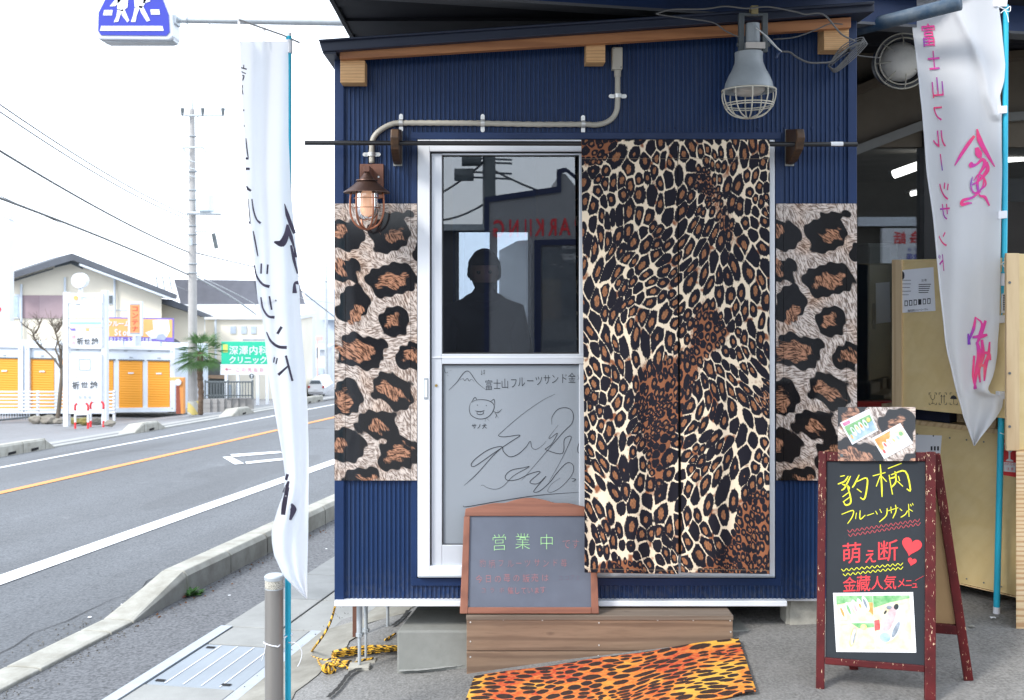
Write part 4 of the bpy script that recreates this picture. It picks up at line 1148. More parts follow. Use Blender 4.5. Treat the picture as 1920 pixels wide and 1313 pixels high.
def strokes_text(chars, mat_, name, off, **k):
    mb = MB(); letters(mb, chars, off); return mb.build(name, mat_, **k)
mb = MB(); letters(mb, [('営', 936, 1017, 31, 34, -3, .05, 1, -.017), ('業', 980, 1015, 31, 33, 2, -.03, 1, -.017), ('中', 1025, 1016, 29, 32, 0, 0, 1, -.017)], mc)
mb.build('chalk_lettering', M['greenchalk'], cb, label='pale green chalk characters')
mb = MB(); letters(mb, [('で', 1062, 1020, 17, 20, 0, 0, 1, -.012), ('す', 1079, 1020, 15, 20, 4, 0, 1, -.012)]+line_of('豹柄フルーツサンド苺', 897, 1057, 1066, 1055, 13, 16, 1, off=-.012)
        +line_of('今日の苺の販売は', 890, 1086, 1030, 1083, 14, 16, 1, off=-.004)+line_of('コラボ', 898, 1108, 950, 1107, 10, 11, 1, off=-.012)+line_of('催しています', 952, 1108, 1024, 1106, 12, 14, .6, off=-.002), mc)
mb.build('faint_chalk_lettering', M['faintred'], cb, kind='stuff')
mb = MB(); letters(mb, line_of('ココアと', 1046, 1083, 1090, 1083, 9, 11, .8, off=-.015), mc); mb.build('faint_chalk_lettering', pm('grey_violet_chalk', (.17, .13, .18), .8), cb)

# ================================================================== A-FRAME MENU BOARD
def groundpt(px, py_guess, d):
    p = W(px, py_guess, d); p.z = zyard(p.x, p.y); return p
FL = W(1538, 1345, 3.70); FL.z = zyard(FL.x, FL.y); FR = W(1745, 1350, 3.60); FR.z = zyard(FR.x, FR.y)
TL = W(1541, 847, 3.86)
pf = Plane(FL, FR, TL)
sb = thing('a_frame_sign', (FL+FR)/2, 'folding A-frame blackboard with chipped dark red frame and bright marker writing', 'sandwich board')
def sbp(pts, off, th, m, name, bevel=.003, parent=None):
    return MB().slab([pf.at(x, y, off) for x, y in pts], -pf.n*th).build(name, m, parent or sb, bevel=bevel)
def low(px, py, side):  # leg ends: project onto ground
    return (px, py)
def yfoot(px):
    # photo row of the ground under the board plane
    for y in range(1290, 1420):
        q = pf.at(px, y)
        if q.z < zyard(q.x, q.y): return y
    return 1400
lb, rb = yfoot(1538), yfoot(1744)
sbp([(1530, lb), (1546, lb), (1549.5, 846), (1535, 846)], .0, .026, M['chip'], 'front_leg')
sbp([(1734, rb), (1755, rb), (1755, 847), (1736, 847)], .0, .026, M['chip'], 'front_leg')
sbp([(1549.8, 865), (1735.7, 865), (1735.8, 848), (1549.8, 848)], -.002, .022, M['chip'], 'top_rail')
sbp([(1547, 1246), (1734, 1261), (1734, 1248.5), (1547, 1233)], -.001, .024, M['chip'], 'bottom_rail')
bdp = sbp([(1548, 1240), (1735, 1252), (1736, 864), (1550, 864)], -.012, .006, M['board'], 'blackboard_panel', 0)
mf = lambda x, y: pf.at(x, y, -.0105)
Z5 = lambda pts: [(1440+x/2.2917, 740+y/2.2917) for x, y in pts]
mb = MB()
# brush written characters, stroke by stroke
for pts in ([(300,385),(330,372),(345,350)],[(310,352),(330,348)],[(318,385),(345,395),(350,408)],[(355,350),(330,400),(315,412)],[(340,392),(352,430),(355,465),(335,475),(325,462)],[(350,418),(320,440)],[(352,440),(322,462)],
            [(392,345),(372,385),(362,400)],[(380,375),(425,360),(422,420),(412,450),(396,442)],[(382,405),(402,420)],
            [(450,350),(505,335)],[(482,300),(488,380),(490,440)],[(482,350),(465,395)],[(490,352),(510,375)],
            [(515,318),(575,295)],[(545,330),(548,352),(520,362)],[(520,345),(535,430)],[(528,345),(590,330),(612,410),(596,405)],[(550,352),(548,378),(528,402)],[(556,372),(580,395)],[(560,350),(566,372)],
            ):
    stroke(mb, Z5(pts), 3.0, mf, 4, .6)
for pts in ([(316,515),(365,498),(362,525),(342,555)],[(380,508),(376,535)],[(396,498),(396,535),(418,518)],[(425,520),(455,510)],[(462,500),(470,515)],[(480,492),(488,508)],[(512,488),(508,520),(478,548)],
            [(515,500),(560,486)],[(528,482),(530,510)],[(548,474),(550,500),(536,532)],[(566,490),(576,500)],[(570,528),(590,515),(600,498)],[(604,470),(606,525)],[(606,492),(622,502)],[(612,470),(616,480)],[(620,466),(624,476)]):
    stroke(mb, Z5(pts), 2.0, mf, 4, .7)
mb.build('yellow_lettering', M['yellowchalk'], bdp)
mb = MB()
def zig(x0, y0, x1, y1, n, amp):
    return [(x0+(x1-x0)*i/n, y0+(y1-y0)*i/n+(amp if i % 2 else -amp)) for i in range(n+1)]
for (x0, y0, x1, y1) in ((342, 588, 652, 540), (345, 606, 655, 556)): stroke(mb, Z5(zig(x0, y0, x1, y1, 30, 6)), 1.2, mf, 3, 1)
mb.build('zigzag_line', M['zigred'], bdp)
mb = MB()
for (x0, y0, x1, y1) in ((315, 755, 580, 728), (322, 775, 580, 745)): stroke(mb, Z5(zig(x0, y0, x1, y1, 24, 5)), 1.3, mf, 3, 1)
mb.build('zigzag_line', M['yellowchalk'], bdp)
mb = MB()
letters(mb, [('萌', 1597, 1037, 39, 42, -5, .1, 1, .004), ('え', 1632, 1043, 25, 28, -5, .1, 1, .012), ('断', 1664, 1033, 42, 42, -6, .1, 1, .004)]+
        [(c, x, y, s, s*1.15, -3, .08, 1, .006) for c, x, y, s in (('金', 1593, 1096, 26), ('藏', 1619, 1094, 28), ('人', 1645, 1093, 24), ('気', 1669, 1092, 25), ('メ', 1690, 1093, 17), ('ニ', 1704, 1093, 15), ('ュ', 1715, 1096, 14))], mf)
stroke(mb, [(1716, 1089), (1732, 1080)], 2, mf)
mb.build('red_lettering', M['redchalk'], bdp)
def heart(cx, cy, s, rot):
    out = []
    for i in range(28):
        t = 2*math.pi*i/28; x = 16*math.sin(t)**3; y = -(13*math.cos(t)-5*math.cos(2*t)-2*math.cos(3*t)-math.cos(4*t))
        out.append((cx+s*(x*math.cos(rot)-y*math.sin(rot))/32, cy+s*(x*math.sin(rot)+y*math.cos(rot))/32))
    return out
for (x, y, s) in ((1709, 1024, 38), (1710, 1053, 17)):
    h = [mf(*p) for p in heart(x, y, s, .25)]
    MB().add([sum(h, Vector())/len(h)]+h, [(0, i+1, (i+1) % 28+1) for i in range(28)]).build('heart_drawing', M['redchalk'], bdp)
# rear frame
RF = [W(1756, 851, 3.93), W(1815, 1275, 3.98)]
foot = onyard(1815, 1273); topr = pf.at(1753, 850, -.06); topl = pf.at(1541, 848, -.06)
dx = (topl-topr); dxn = dx.normalized()
foot_l = foot+dx*1.0; foot_l.z = zyard(foot_l.x, foot_l.y)
def bar(a, b, w, th, nrm, m, name, parent):
    t = (b-a).normalized(); s = t.cross(nrm).normalized()
    return MB().slab([a-s*w/2, b-s*w/2, b+s*w/2, a+s*w/2], nrm*th).build(name, m, parent, bevel=.002)
nr = (foot-topr).cross(dxn).normalized()
if nr.y > 0: nr = -nr
bar(topr, foot, .032, .02, nr, M['chip'], 'rear_leg', sb); bar(topl, foot_l, .032, .02, nr, M['chip'], 'rear_leg', sb)
q1 = topr.lerp(foot, .78); q2 = topl.lerp(foot_l, .78)
bar(q1, q2, .035, .018, nr, M['chip'], 'rear_rail', sb)
bar(topr.lerp(foot, .015), topl.lerp(foot_l, .015), .03, .018, nr, M['chip'], 'rear_rail', sb)
MB().slab([topr+dxn*.016, q1+dxn*.016, q2-dxn*.016, topl-dxn*.016], -nr*.005).build('rear_panel', M['tan'], sb)
# photo print on the board
def photo_card(corners, plane, name, label, seed, parent=None, off=.002, kindp=0):
    """white bordered print with small flat pictures of fruit sandwiches"""
    c = [Vector((x, y, 0)) for x, y in corners]    # TL TR BR BL in photo pixels
    def at(a, b, o=0): 
        p = (c[0]*(1-a)+c[1]*a)*(1-b)+(c[3]*(1-a)+c[2]*a)*b
        return plane.at(p.x, p.y, off+o)
    root = MB().slab([at(0, 0), at(1, 0), at(1, 1), at(0, 1)], -plane.n*.0015).build(name, M['paper'], parent)
    ROOTS[root] = root_of(parent) if parent else Vector((0, 0, 0))
    rnd = random.Random(seed)
    def poly(pts, m, o, nm='printed_shape'):
        MB().add([at(x, y, o) for x, y in pts], [tuple(range(len(pts)))]).build(nm, m, root)
    def ell(cx, cy, rx, ry, rot=0): 
        return [(cx+rx*math.cos(t)*math.cos(rot)-ry*math.sin(t)*math.sin(rot), cy+rx*math.cos(t)*math.sin(rot)+ry*math.sin(t)*math.cos(rot)) for t in np.arange(0, 6.28, .45)]
    return root, poly, ell
P_ = {k: pm('print_'+k, tuple(x**1.5 for x in c), .35, .3, 40, col2=tuple(x**1.4 for x in c2)) for k, c, c2 in (('green', (.22, .5, .24), (.5, .68, .45)), ('cream', (.82, .72, .5), (.86, .82, .7)), ('orange', (.82, .42, .16), (.85, .62, .3)), ('white', (.8, .82, .8), (.7, .76, .76)), ('red', (.7, .14, .14), (.75, .3, .28)), ('grey', (.3, .34, .38), (.5, .54, .6)), ('pink', (.78, .5, .52), (.8, .68, .68)), ('yellow', (.85, .72, .3), (.86, .8, .55)), ('magenta', (.66, .2, .4), (.75, .4, .55)), ('dark', (.06, .07, .08), (.12, .14, .14)), ('blue', (.4, .55, .66), (.62, .72, .78)))}
root, poly, ell = photo_card([(1562, 1112), (1712, 1110.5), (1718, 1224), (1568, 1222.5)], pf, 'photo_print', '', 1, sb, -.0095)
poly([(.035, .05), (.49, .05), (.49, .49), (.035, .49)], P_['cream'], .0004); poly([(.035, .05), (.49, .05), (.49, .17), (.25, .15), (.035, .2)], P_['green'], .0007)
poly([(.38, .17), (.49, .17), (.49, .38), (.42, .3)], P_['orange'], .0007)
for i, (x, y, m) in enumerate(((.11, .33, 'orange'), (.19, .28, 'green'), (.27, .24, 'pink'), (.335, .22, 'orange'), (.40, .18, 'grey'))):
    poly(ell(x, y, .034, .13, -.25), P_['white'], .0010); poly(ell(x-.006, y, .016, .085 if i != 3 else .04, -.25), P_[m], .0013)
poly([(.035, .51), (.49, .51), (.49, .96), (.035, .96)], P_['cream'], .0004); poly([(.2, .51), (.49, .51), (.49, .58), (.3, .6)], P_['green'], .0007)
poly(ell(.36, .58, .04, .05), P_['yellow'], .0009)
poly(ell(.22, .74, .035, .18, .2), P_['yellow'], .001); poly(ell(.225, .73, .022, .15, .2), P_['white'], .0013); poly(ell(.235, .76, .01, .1, .2), P_['grey'], .0016); poly(ell(.25, .6, .015, .03, 0), P_['pink'], .0018)
poly([(.495, .05), (.955, .05), (.955, .96), (.495, .96)], P_['cream'], .0004); poly([(.495, .05), (.955, .05), (.955, .1), (.7, .17), (.495, .26)], P_['green'], .0007)
poly([(.495, .47), (.56, .45), (.57, .62), (.495, .64)], P_['red'], .0009)
poly(ell(.72, .52, .13, .33, .35), P_['white'], .001); poly(ell(.69, .45, .06, .24, .3), P_['pink'], .0013); poly(ell(.62, .75, .07, .08, 0), P_['blue'], .0013); poly(ell(.76, .62, .03, .14, .35), P_['grey'], .0015); poly(ell(.78, .24, .03, .05, .2), P_['dark'], .0016); poly(ell(.69, .25, .035, .035, 0), P_['grey'], .0016); poly(ell(.64, .33, .014, .035, .4), P_['dark'], .0016)
# placard
plc = [(1571, 764), (1716, 763), (1716, 864), (1570, 864)]
pl_at = lambda x, y: pf.at(x, y, .006)
pk = leopard_grid(1571, 1716.5, 763.5, 864.5, lambda x: 120+(x-1571)*1.9, lambda y: 480+(y-763)*2.1, 0, nx=60, ny=44, name='leopard_placard', parent=None, at=pl_at)
tag(pk, 'leopard fur print placard standing on top of the A-frame blackboard, two photo cards on it', 'placard')
o = MB().lathe([(0, .003), (.006, .003), (.006, 0)], pf.at(1578, 854, .007), -pf.n if pf.n.y > 0 else pf.n, 12).build('screw', M['lampdark'], pk)
for k, (cor, lab) in enumerate((([(1575, 793), (1629.5, 767), (1647, 807), (1598, 834)], 'photo card of fruit sandwiches with pink heading, upper left on the leopard placard'), ([(1634.5, 822), (1688, 793.5), (1712, 831), (1658, 861)], 'photo card of fruit sandwiches with orange background, lower right on the leopard placard'))):
    root, poly, ell = photo_card(cor, pf, 'photo_card', lab, k, None, .0085)
    tag(root, lab, 'photo card', 'photo cards pinned to the leopard placard')
    poly([(.05, .22), (.95, .22), (.95, .93), (.05, .93)], P_['green'] if k == 0 else P_['cream'], .0005)
    poly([(.05, .62), (.95, .5), (.95, .93), (.05, .93)], P_['blue'] if k == 0 else P_['white'], .0008)
    if k == 0: poly([(.05, .06), (.3, .06), (.28, .2), (.06, .2)], P_['magenta'], .0006)
    else: poly([(.05, .1), (.6, .08), (.5, .3), (.2, .5), (.1, .7), (.05, .5)], P_['orange'], .0009)
    for i in range(4):
        poly(ell(.25+i*.15, .56-i*.02, .065, .22, -.1), P_['white'], .0012); poly(ell(.25+i*.15, .5, .03, .1, -.1), P_[('green', 'yellow', 'orange', 'green')[i] if k == 0 else ('red', 'pink', 'yellow', 'blue')[i]], .0015)
    poly(ell(.12, .72, .035, .1, 0), P_['red' if k else 'orange'], .0014); poly(ell(.84, .4, .06, .1, 0), P_['yellow' if k == 0 else 'green'], .0012)

# rough concrete block by the corner
c0 = onyard(1478, 1172)
rb_ = MB(); w_, d_c, h_ = (WY(1562, 0, c0.y).x-WY(1474, 0, c0.y).x), .12, .135
nz_ = random.Random(8)
def rc(a, b):
    th = 2*math.pi*a; z = b
    return None
bx = MB()
def blockfn(face):
    pass
me = bpy.data.meshes.new('kerb_block')
import bmesh
bm = bmesh.new(); bmesh.ops.create_cube(bm, size=1)
bmesh.ops.bevel(bm, geom=bm.edges[:], offset=.07, segments=2, affect='EDGES')
bmesh.ops.subdivide_edges(bm, edges=bm.edges[:], cuts=3, use_grid_fill=True)
from mathutils import noise as mnoise
for v in bm.verts:
    v.co = Vector((v.co.x*w_, v.co.y*d_c, (v.co.z+.5)*h_))
    n_ = mnoise.noise(v.co*14)*.008+mnoise.noise(v.co*45)*.004
    v.co += v.co.normalized()*n_
bm.to_mesh(me); bm.free(); me.materials.append(M['concblock'])
o = bpy.data.objects.new('concrete_block', me); link(o); o.location = (c0.x+w_/2-.005, c0.y+.06, c0.z-.01)
tag(o, 'rough pale concrete wheel block between the hut corner and the A-frame sign', 'concrete block')

# ================================================================== BANNERS
def cloth_fn(rows, dl, dr, fold):
    """rows: (y, xleft, xright); returns map from photo pixel to a point on the cloth"""
    ys = [r[0] for r in rows]; xl = [r[1] for r in rows]; xr = [r[2] for r in rows]
    def at(px, py, off=0.0):
        a = float(np.interp(py, ys, xl)); b = float(np.interp(py, ys, xr)); t = (px-a)/max(b-a, 1); tt = max(0, min(1, t))
        k = (py-ys[0])/(ys[-1]-ys[0])
        d = (dl(k)*(1-tt)+dr(k)*tt)+fold(tt, k)-off
        return W(px, py, d)
    def grid(a, b):
        py = ys[0]+(ys[-1]-ys[0])*b
        x0 = float(np.interp(py, ys, xl)); x1 = float(np.interp(py, ys, xr))
        return at(x0+(x1-x0)*a, py)
    return at, grid
# right banner
rowsR = [(-18, 1697, 1869), (0, 1704, 1870), (20, 1707, 1874), (50, 1710, 1878), (73, 1713, 1880), (122, 1719, 1885), (151, 1722, 1883), (180, 1725, 1875), (207, 1728, 1878), (268, 1733, 1878), (320, 1736.5, 1879), (407, 1749, 1877), (428, 1751, 1877), (539, 1761, 1875), (600, 1768, 1874), (641, 1772, 1871), (663, 1776, 1870), (690, 1783, 1866), (705, 1786, 1862), (718, 1789, 1857), (727, 1791, 1852.5), (733, 1793, 1853), (738, 1794, 1858), (741, 1795, 1882), (765, 1802, 1879), (782, 1806, 1869), (803, 1814, 1853), (820, 1820, 1839), (836, 1825.5, 1828)]
for i in range(len(rowsR)): pass
atR, gR = cloth_fn(rowsR, lambda k: 4.62-.05*k, lambda k: 4.50+.0*k, lambda t, k: .018*math.sin(t*7+k*5)*min(1, 4*t*(1-t)+.2)+.02*math.exp(-((t-(.45+.9*k*1.9))/.05)**2)*(-1 if k < .28 else 0))
bn = thing('banner', onyard(1868, 1150), 'white upright shop banner with mirrored pink and purple lettering on a cyan pole, right side', 'banner', 'upright shop banners on cyan poles')
c = MB().grid(gR, 30, 130).build('banner_cloth', M['flag'], bn, smooth=True); ROOTS[c] = root_of(bn)
edge = MB(); pts = [atR(np.interp(y, [r[0] for r in rowsR], [r[1] for r in rowsR])+1.5, y, .003) for y in np.arange(-15, 834, 6.)]
edge.tube(pts, .0022, 5).build('hem', M['wplastic'], c)
mR = lambda x, y: atR(x, y, .004)
mb = MB(); mk = []
for ch, x, y, w, h, r in (('富', 1741, 66, 29, 46, -4), ('士', 1751, 114, 24, 40, -5), ('山', 1758, 164, 26, 42, -5), ('フ', 1759, 212, 22, 36, -5), ('ル', 1761, 260, 26, 40, -5), ('シ', 1771, 358, 22, 42, -5), ('サ', 1772, 397, 21, 36, -5), ('ン', 1768, 448, 17, 36, -5), ('ド', 1766, 492, 15, 38, -5)):
    letters(mb, [(ch if ch != 'シ' else 'ツ', x, y, w, h, r, 0, -1, .006)], mR)
stroke(mb, [(1763, 289), (1767, 320)], 2.2, mR, 3, .9)
Zr = lambda pts: [(1180+x/2.595, y/2.595) for x, y in pts]
for pts, w in (([(1679, 662), (1650, 700), (1610, 760), (1583, 806)], [5, 7, 6, 2]), ([(1692, 628), (1704, 680), (1735, 740), (1778, 812)], [3, 10, 8, 2]),
               ([(1690, 718), (1700, 748), (1708, 770)], [7, 14, 6]), ([(1668, 790), (1662, 806), (1690, 800), (1718, 776), (1730, 800), (1700, 850)], [5, 9, 4, 6, 8, 3]), ([(1738, 788), (1742, 830), (1700, 880), (1668, 900)], [5, 8, 4, 3]),
               ([(1670, 860), (1662, 905), (1680, 940), (1716, 915), (1724, 870), (1700, 850), (1676, 880)], 3.2), ([(1700, 850), (1694, 900), (1704, 950), (1730, 960), (1752, 1002)], [3, 5, 3, 6, 3]),
               ([(1710, 930), (1668, 962), (1625, 975), (1618, 996), (1645, 990), (1668, 988)], [3, 4, 6, 6, 5, 2]), ([(1726, 860), (1734, 900), (1700, 930)], 3)):
    stroke(mb, Zr(pts), w, mR, 5, .5)
Z6 = lambda pts: [(1580+x/2.344, 300+y/2.344) for x, y in pts]
for pts, w in (([(584, 690), (576, 740), (556, 790)], [3, 6, 4]), ([(552, 764), (556, 812)], [3, 6]), ([(584, 692), (612, 720), (600, 770)], [2, 4, 4]), ([(628, 706), (610, 760), (588, 812)], [5, 7, 4]), ([(570, 780), (610, 775), (636, 768)], [4, 8, 4]), ([(590, 800), (600, 850), (590, 920), (578, 1008)], [5, 9, 7, 3]), ([(578, 860), (574, 950), (586, 1006)], [4, 5, 4]), ([(612, 790), (616, 860), (600, 920), (604, 978)], [5, 8, 5, 3]), ([(646, 800), (640, 860), (628, 900), (622, 972)], [3, 6, 8, 3]), ([(600, 850), (640, 850), (650, 880)], [4, 6, 3]), ([(596, 900), (628, 905)], [4, 6])):
    stroke(mb, Z6(pts), w, mR, 5, .5)
mb.build('banner_lettering', M['pp'], c)
pw = MB().tube([W(1886, 10, 4.52), W(1885, 200, 4.52), W(1884, 400, 4.52), W(1882.5, 520, 4.52)], .0118, 12).build('pole', M['blue_pole'], bn, smooth=2)
MB().tube([W(1882.5, 510, 4.52), W(1877, 800, 4.54), W(1868.5, 1144, 4.56)], .0135, 12).build('pole', M['blue_pole'], bn, smooth=2)
MB().tube([W(1868.7, 1138, 4.56), W(1868.4, 1152, 4.56)], .0148, 12).build('pole_cap', M['wplastic'], bn, smooth=2)
MB().tube([W(1883, 513, 4.52), W(1882.5, 536, 4.52)], .0165, 12).build('pole_clip', M['wplastic'], bn, smooth=2)
pp_ = Plane(W(1876, 550, 4.50), W(1888, 550, 4.50), W(1876, 600, 4.50))
MB().slab([pp_.at(*q) for q in ((1879, 551), (1886, 551), (1885.5, 587), (1878.5, 587))], (0, .004, 0)).build('pole_label', M['paper'], bn)
lb_ = MB(); [lb_.add([pp_.at(x0, y0, .002) for x0, y0 in ((1880.5, 553+i*3.4), (1884.8, 553+i*3.4), (1884.8, 555+i*3.4), (1880.5, 555+i*3.4))], [(0, 1, 2, 3)]) for i in range(9)]
lb_.build('label_print', M['ink'], bn)
for y, x0 in ((206, 1872), (403, 1872), (599, 1868), (742, 1874)):
    MB().slab([W(x0, y-7, 4.50), W(1889, y-8, 4.50), W(1889, y+6, 4.50), W(x0, y+8, 4.50)], (0, .036, 0)).build('cloth_loop', M['wplastic'], bn, bevel=.002)
MB().slab([W(1863, -8, 4.5), W(1890, -8, 4.5), W(1888, 12, 4.5), W(1865, 12, 4.5)], (0, .03, 0)).build('cloth_loop', M['wplastic'], bn)
MB().tube([W(1690, -12, 4.64), W(1900, -4, 4.5)], .005, 8).build('top_rod', M['wplastic'], bn)
for pts in ([(1872, 12), (1885, 18), (1894, 12), (1893, 22), (1883, 20), (1876, 25)], [(1884, 18), (1889, 30), (1891, 42)]):
    MB().tube(smoothpath([W(x, y, 4.48) for x, y in pts], 4), .0018, 5).build('string', M['paper'], bn)
# ties round pole and crate
for k, (pts, lab) in enumerate((([(1876, 497), (1883, 491), (1890, 494), (1893, 498), (1884, 501), (1880, 495)], 'white string knotted round the right cyan pole at half height'), ([(1875, 812), (1884, 815), (1895, 820), (1908, 819), (1915, 822), (1908, 829), (1916, 834)], 'white string tying the right cyan pole to the crate corner'))):
    o = MB().tube(smoothpath([W(x, y, 4.48) for x, y in pts], 5), .0022, 6).build('tie_string', M['paper'], smooth=True); tag(o, lab, 'string')

# left banner (seen nearly edge on)
rowsL = [(78, 449, 540), (120, 451, 541), (174, 453, 541), (258, 458, 541), (350, 462, 545), (418, 469, 551), (498, 477, 559), (560, 483, 562), (604, 493, 565), (706, 504, 573), (772, 515, 577), (834, 526, 578.5), (869, 532, 579), (896, 535, 579), (927, 531, 578.5), (950, 522, 578.5), (980, 513, 578), (997, 509, 578), (1020, 510, 577.5), (1042, 514, 577), (1081, 532, 576), (1105, 556, 576), (1123, 574, 576)]
atL, gL = cloth_fn(rowsL, lambda k: 3.42+.1*k, lambda k: 3.63-.02*k, lambda t, k: .02*math.sin(t*8+k*6)*min(1, 4*t*(1-t)+.2))
bl_ = thing('banner', (W(540, 0, 3.68).x, 3.68-D, zyard(W(540, 0, 3.68).x, 3.68-D)), 'white banner seen nearly edge on, on the cyan pole beside the steel post', 'banner', 'upright shop banners on cyan poles')
c = MB().grid(gL, 20, 130).build('banner_cloth', M['flag'], bl_, smooth=True); ROOTS[c] = root_of(bl_)
mL = lambda x, y: atL(x, y, .004)
mb = MB()
Z3 = lambda pts: [(420+x/2.625, 60+y/2.625) for x, y in pts]
Z4b = lambda pts: [(460+x/2.263, 560+y/2.263) for x, y in pts]
for pts, w in (([(84, 176), (112, 184)], 2.4), ([(97, 162), (97, 180)], 1.6), ([(86, 196), (108, 206)], 1.8), ([(90, 214), (98, 218), (92, 240)], 1.8), ([(96, 222), (94, 232)], 1.6), ([(92, 262), (88, 282), (94, 308)], 1.3), ([(94, 386), (100, 386)], 3.2), ([(95, 463), (101, 463)], 3.6),
               ([(108, 524), (115, 590), (120, 622)], 1.6), ([(106, 623), (121, 623)], 4), ([(106, 674), (127, 674)], 4.4), ([(110, 758), (118, 772), (133, 782)], [1.5, 3.2, 2.5]),
               ([(118, 822), (128, 935), (124, 942)], 1.4), ([(120, 932), (128, 944)], 2), ([(137, 822), (146, 880), (160, 922), (180, 942)], [1.5, 2, 2, 3]),
               ([(144, 980), (156, 1045), (167, 1105)], 2), ([(184, 1140), (182, 1190)], 3.2), ([(216, 1145), (212, 1192)], 3.2), ([(149, 1148), (160, 1200), (190, 1242), (224, 1254)], [1.5, 2.2, 3, 4]),
               ([(298, 846), (312, 900), (330, 950), (348, 992)], [1, 5, 5, 4]), ([(311, 948), (306, 1000), (285, 1040), (247, 1034)], [2, 7, 10, 2]), ([(312, 950), (330, 1010), (345, 1060), (354, 1110)], [3, 5, 2, 4]), ([(330, 1050), (344, 1120), (362, 1190)], [3, 4, 2]), ([(366, 1234), (348, 1240), (348, 1286)], [5, 3, 6])):
    stroke(mb, Z3(pts), [x*1.45 for x in w] if isinstance(w, list) else w*1.45, mL, 5, .7)
for pts, w in (([(66, 20), (132, 8)], 3), ([(102, -10), (112, 48)], 3), ([(66, -6), (74, 40), (96, 74), (124, 80)], [2, 2.5, 3, 4]),
               ([(154, 120), (136, 150)], 4.5), ([(90, 142), (108, 180), (140, 204), (176, 208)], [1.5, 3, 4, 4.5]), ([(124, 248), (120, 272)], 2.4), ([(136, 252), (130, 278)], 2.4), ([(172, 242), (200, 350)], 3.8), ([(184, 284), (140, 324)], [2, 4]),
               ([(180, 745), (172, 770)], 5), ([(184, 775), (168, 825)], [3, 8]), ([(180, 800), (166, 870), (160, 918)], [5, 7, 6]), ([(196, 870), (204, 895), (190, 940)], [2, 9, 3])):
    stroke(mb, Z4b(pts), [x*1.35 for x in w] if isinstance(w, list) else w*1.35, mL, 5, .8)
mb.build('banner_lettering', pm('dark_violet_ink', (.06, .05, .09), .7, .2, 8), c)
po = [W(541, 68, 3.65), W(541, 300, 3.66), W(540, 700, 3.67), W(540, 1313, 3.68)]
q = Vector(po[-1]); q.z = zyard(q.x, q.y)
MB().tube(po[:-1]+[q], .0108, 12).build('pole', M['blue_pole'], bl_, smooth=2)
MB().tube([W(541, 76, 3.65), W(541, 100, 3.65)], .0145, 12).build('pole_clip', M['wplastic'], bl_, smooth=2)
MB().tube([W(541, 62, 3.65), W(541, 76, 3.65)], .0105, 12).build('pole_clip', M['wplastic'], bl_, smooth=2)
MB().tube([W(447, 37, 3.38), W(530, 66, 3.62), W(561, 80, 3.72)], .0035, 8).build('top_rod', pm('rod_grey', (.5, .5, .5), .4), bl_)
for (x, y, y2, d) in ((448, 36, 80, 3.39), (495, 50, 82, 3.52)):
    MB().slab([W(x-2.5, y, d), W(x+2.5, y, d), W(x+2.5, y2, d), W(x-2.5, y2, d)], (0, .004, 0)).build('cloth_loop', M['wplastic'], bl_)

# ================================================================== STEEL POST AND TIE
pb = W(514, 1078, 3.62); gz = zyard(pb.x, pb.y)
sp = thing('steel_bollard', (pb.x, pb.y, gz), 'brushed stainless steel post with reflective band standing beside the left cyan pole', 'bollard')
MB().lathe([(.0325, 0), (.0325, pb.z-gz-.045)], (pb.x, pb.y, gz), n=28).build('post', M['steelpost'], sp, smooth=2)
def dots():
    t = NT('reflective_mesh_band'); co = t.coord(); v = t.n('TexVoronoi', {'Vector': co, 'Scale': 260})
    return t.fin(t.mix(t.ramp(v.outputs[0], [(.3, 0), (.5, 1)]), (.2, .19, .16), (.5, .48, .42)), .5)
MB().lathe([(.0322, pb.z-gz-.045), (.0322, pb.z-gz-.015)], (pb.x, pb.y, gz), n=28).build('reflective_band', dots(), sp, smooth=2)
MB().lathe([(.0335, pb.z-gz-.0475), (.0335, pb.z-gz-.0435)], (pb.x, pb.y, gz), n=28).build('band_ring', M['galv'], sp, smooth=2)
MB().lathe([(.034, pb.z-gz-.015), (.034, pb.z-gz-.004), (.030, pb.z-gz), (0, pb.z-gz+.001)], (pb.x, pb.y, gz), n=28).build('cap', M['galv'], sp, smooth=2)
tz = W(514, 1208, 3.6).z; cx, cy = pb.x, pb.y; px_, py_ = W(540, 1205, 3.68).x, W(540, 1205, 3.68).y
loop = [Vector((cx+.036*math.cos(w), cy+.036*math.sin(w), tz+.004*math.sin(w*2))) for w in np.linspace(1.2, 5.4, 14)]
loop += [Vector((px_-.004, py_-.016, tz+.004)), Vector((px_+.016, py_, tz+.006)), Vector((px_, py_+.016, tz+.004))]
tie = MB().tube(smoothpath(loop+[loop[0]], 4), .0024, 6)
tie.tube(smoothpath([W(541, 1205, 3.64), W(556, 1207, 3.62), W(566, 1222, 3.62), (W(563, 1240, 3.62)), W(558, 1250, 3.62)], 5), .0018, 5)
tie.tube(smoothpath([W(498, 1208, 3.56), W(496, 1222, 3.55), W(490, 1240, 3.55)], 5), .001, 4)
tag(tie.build('tie_string', M['wplastic'], smooth=True), 'white string tying the left cyan pole to the steel post', 'string')

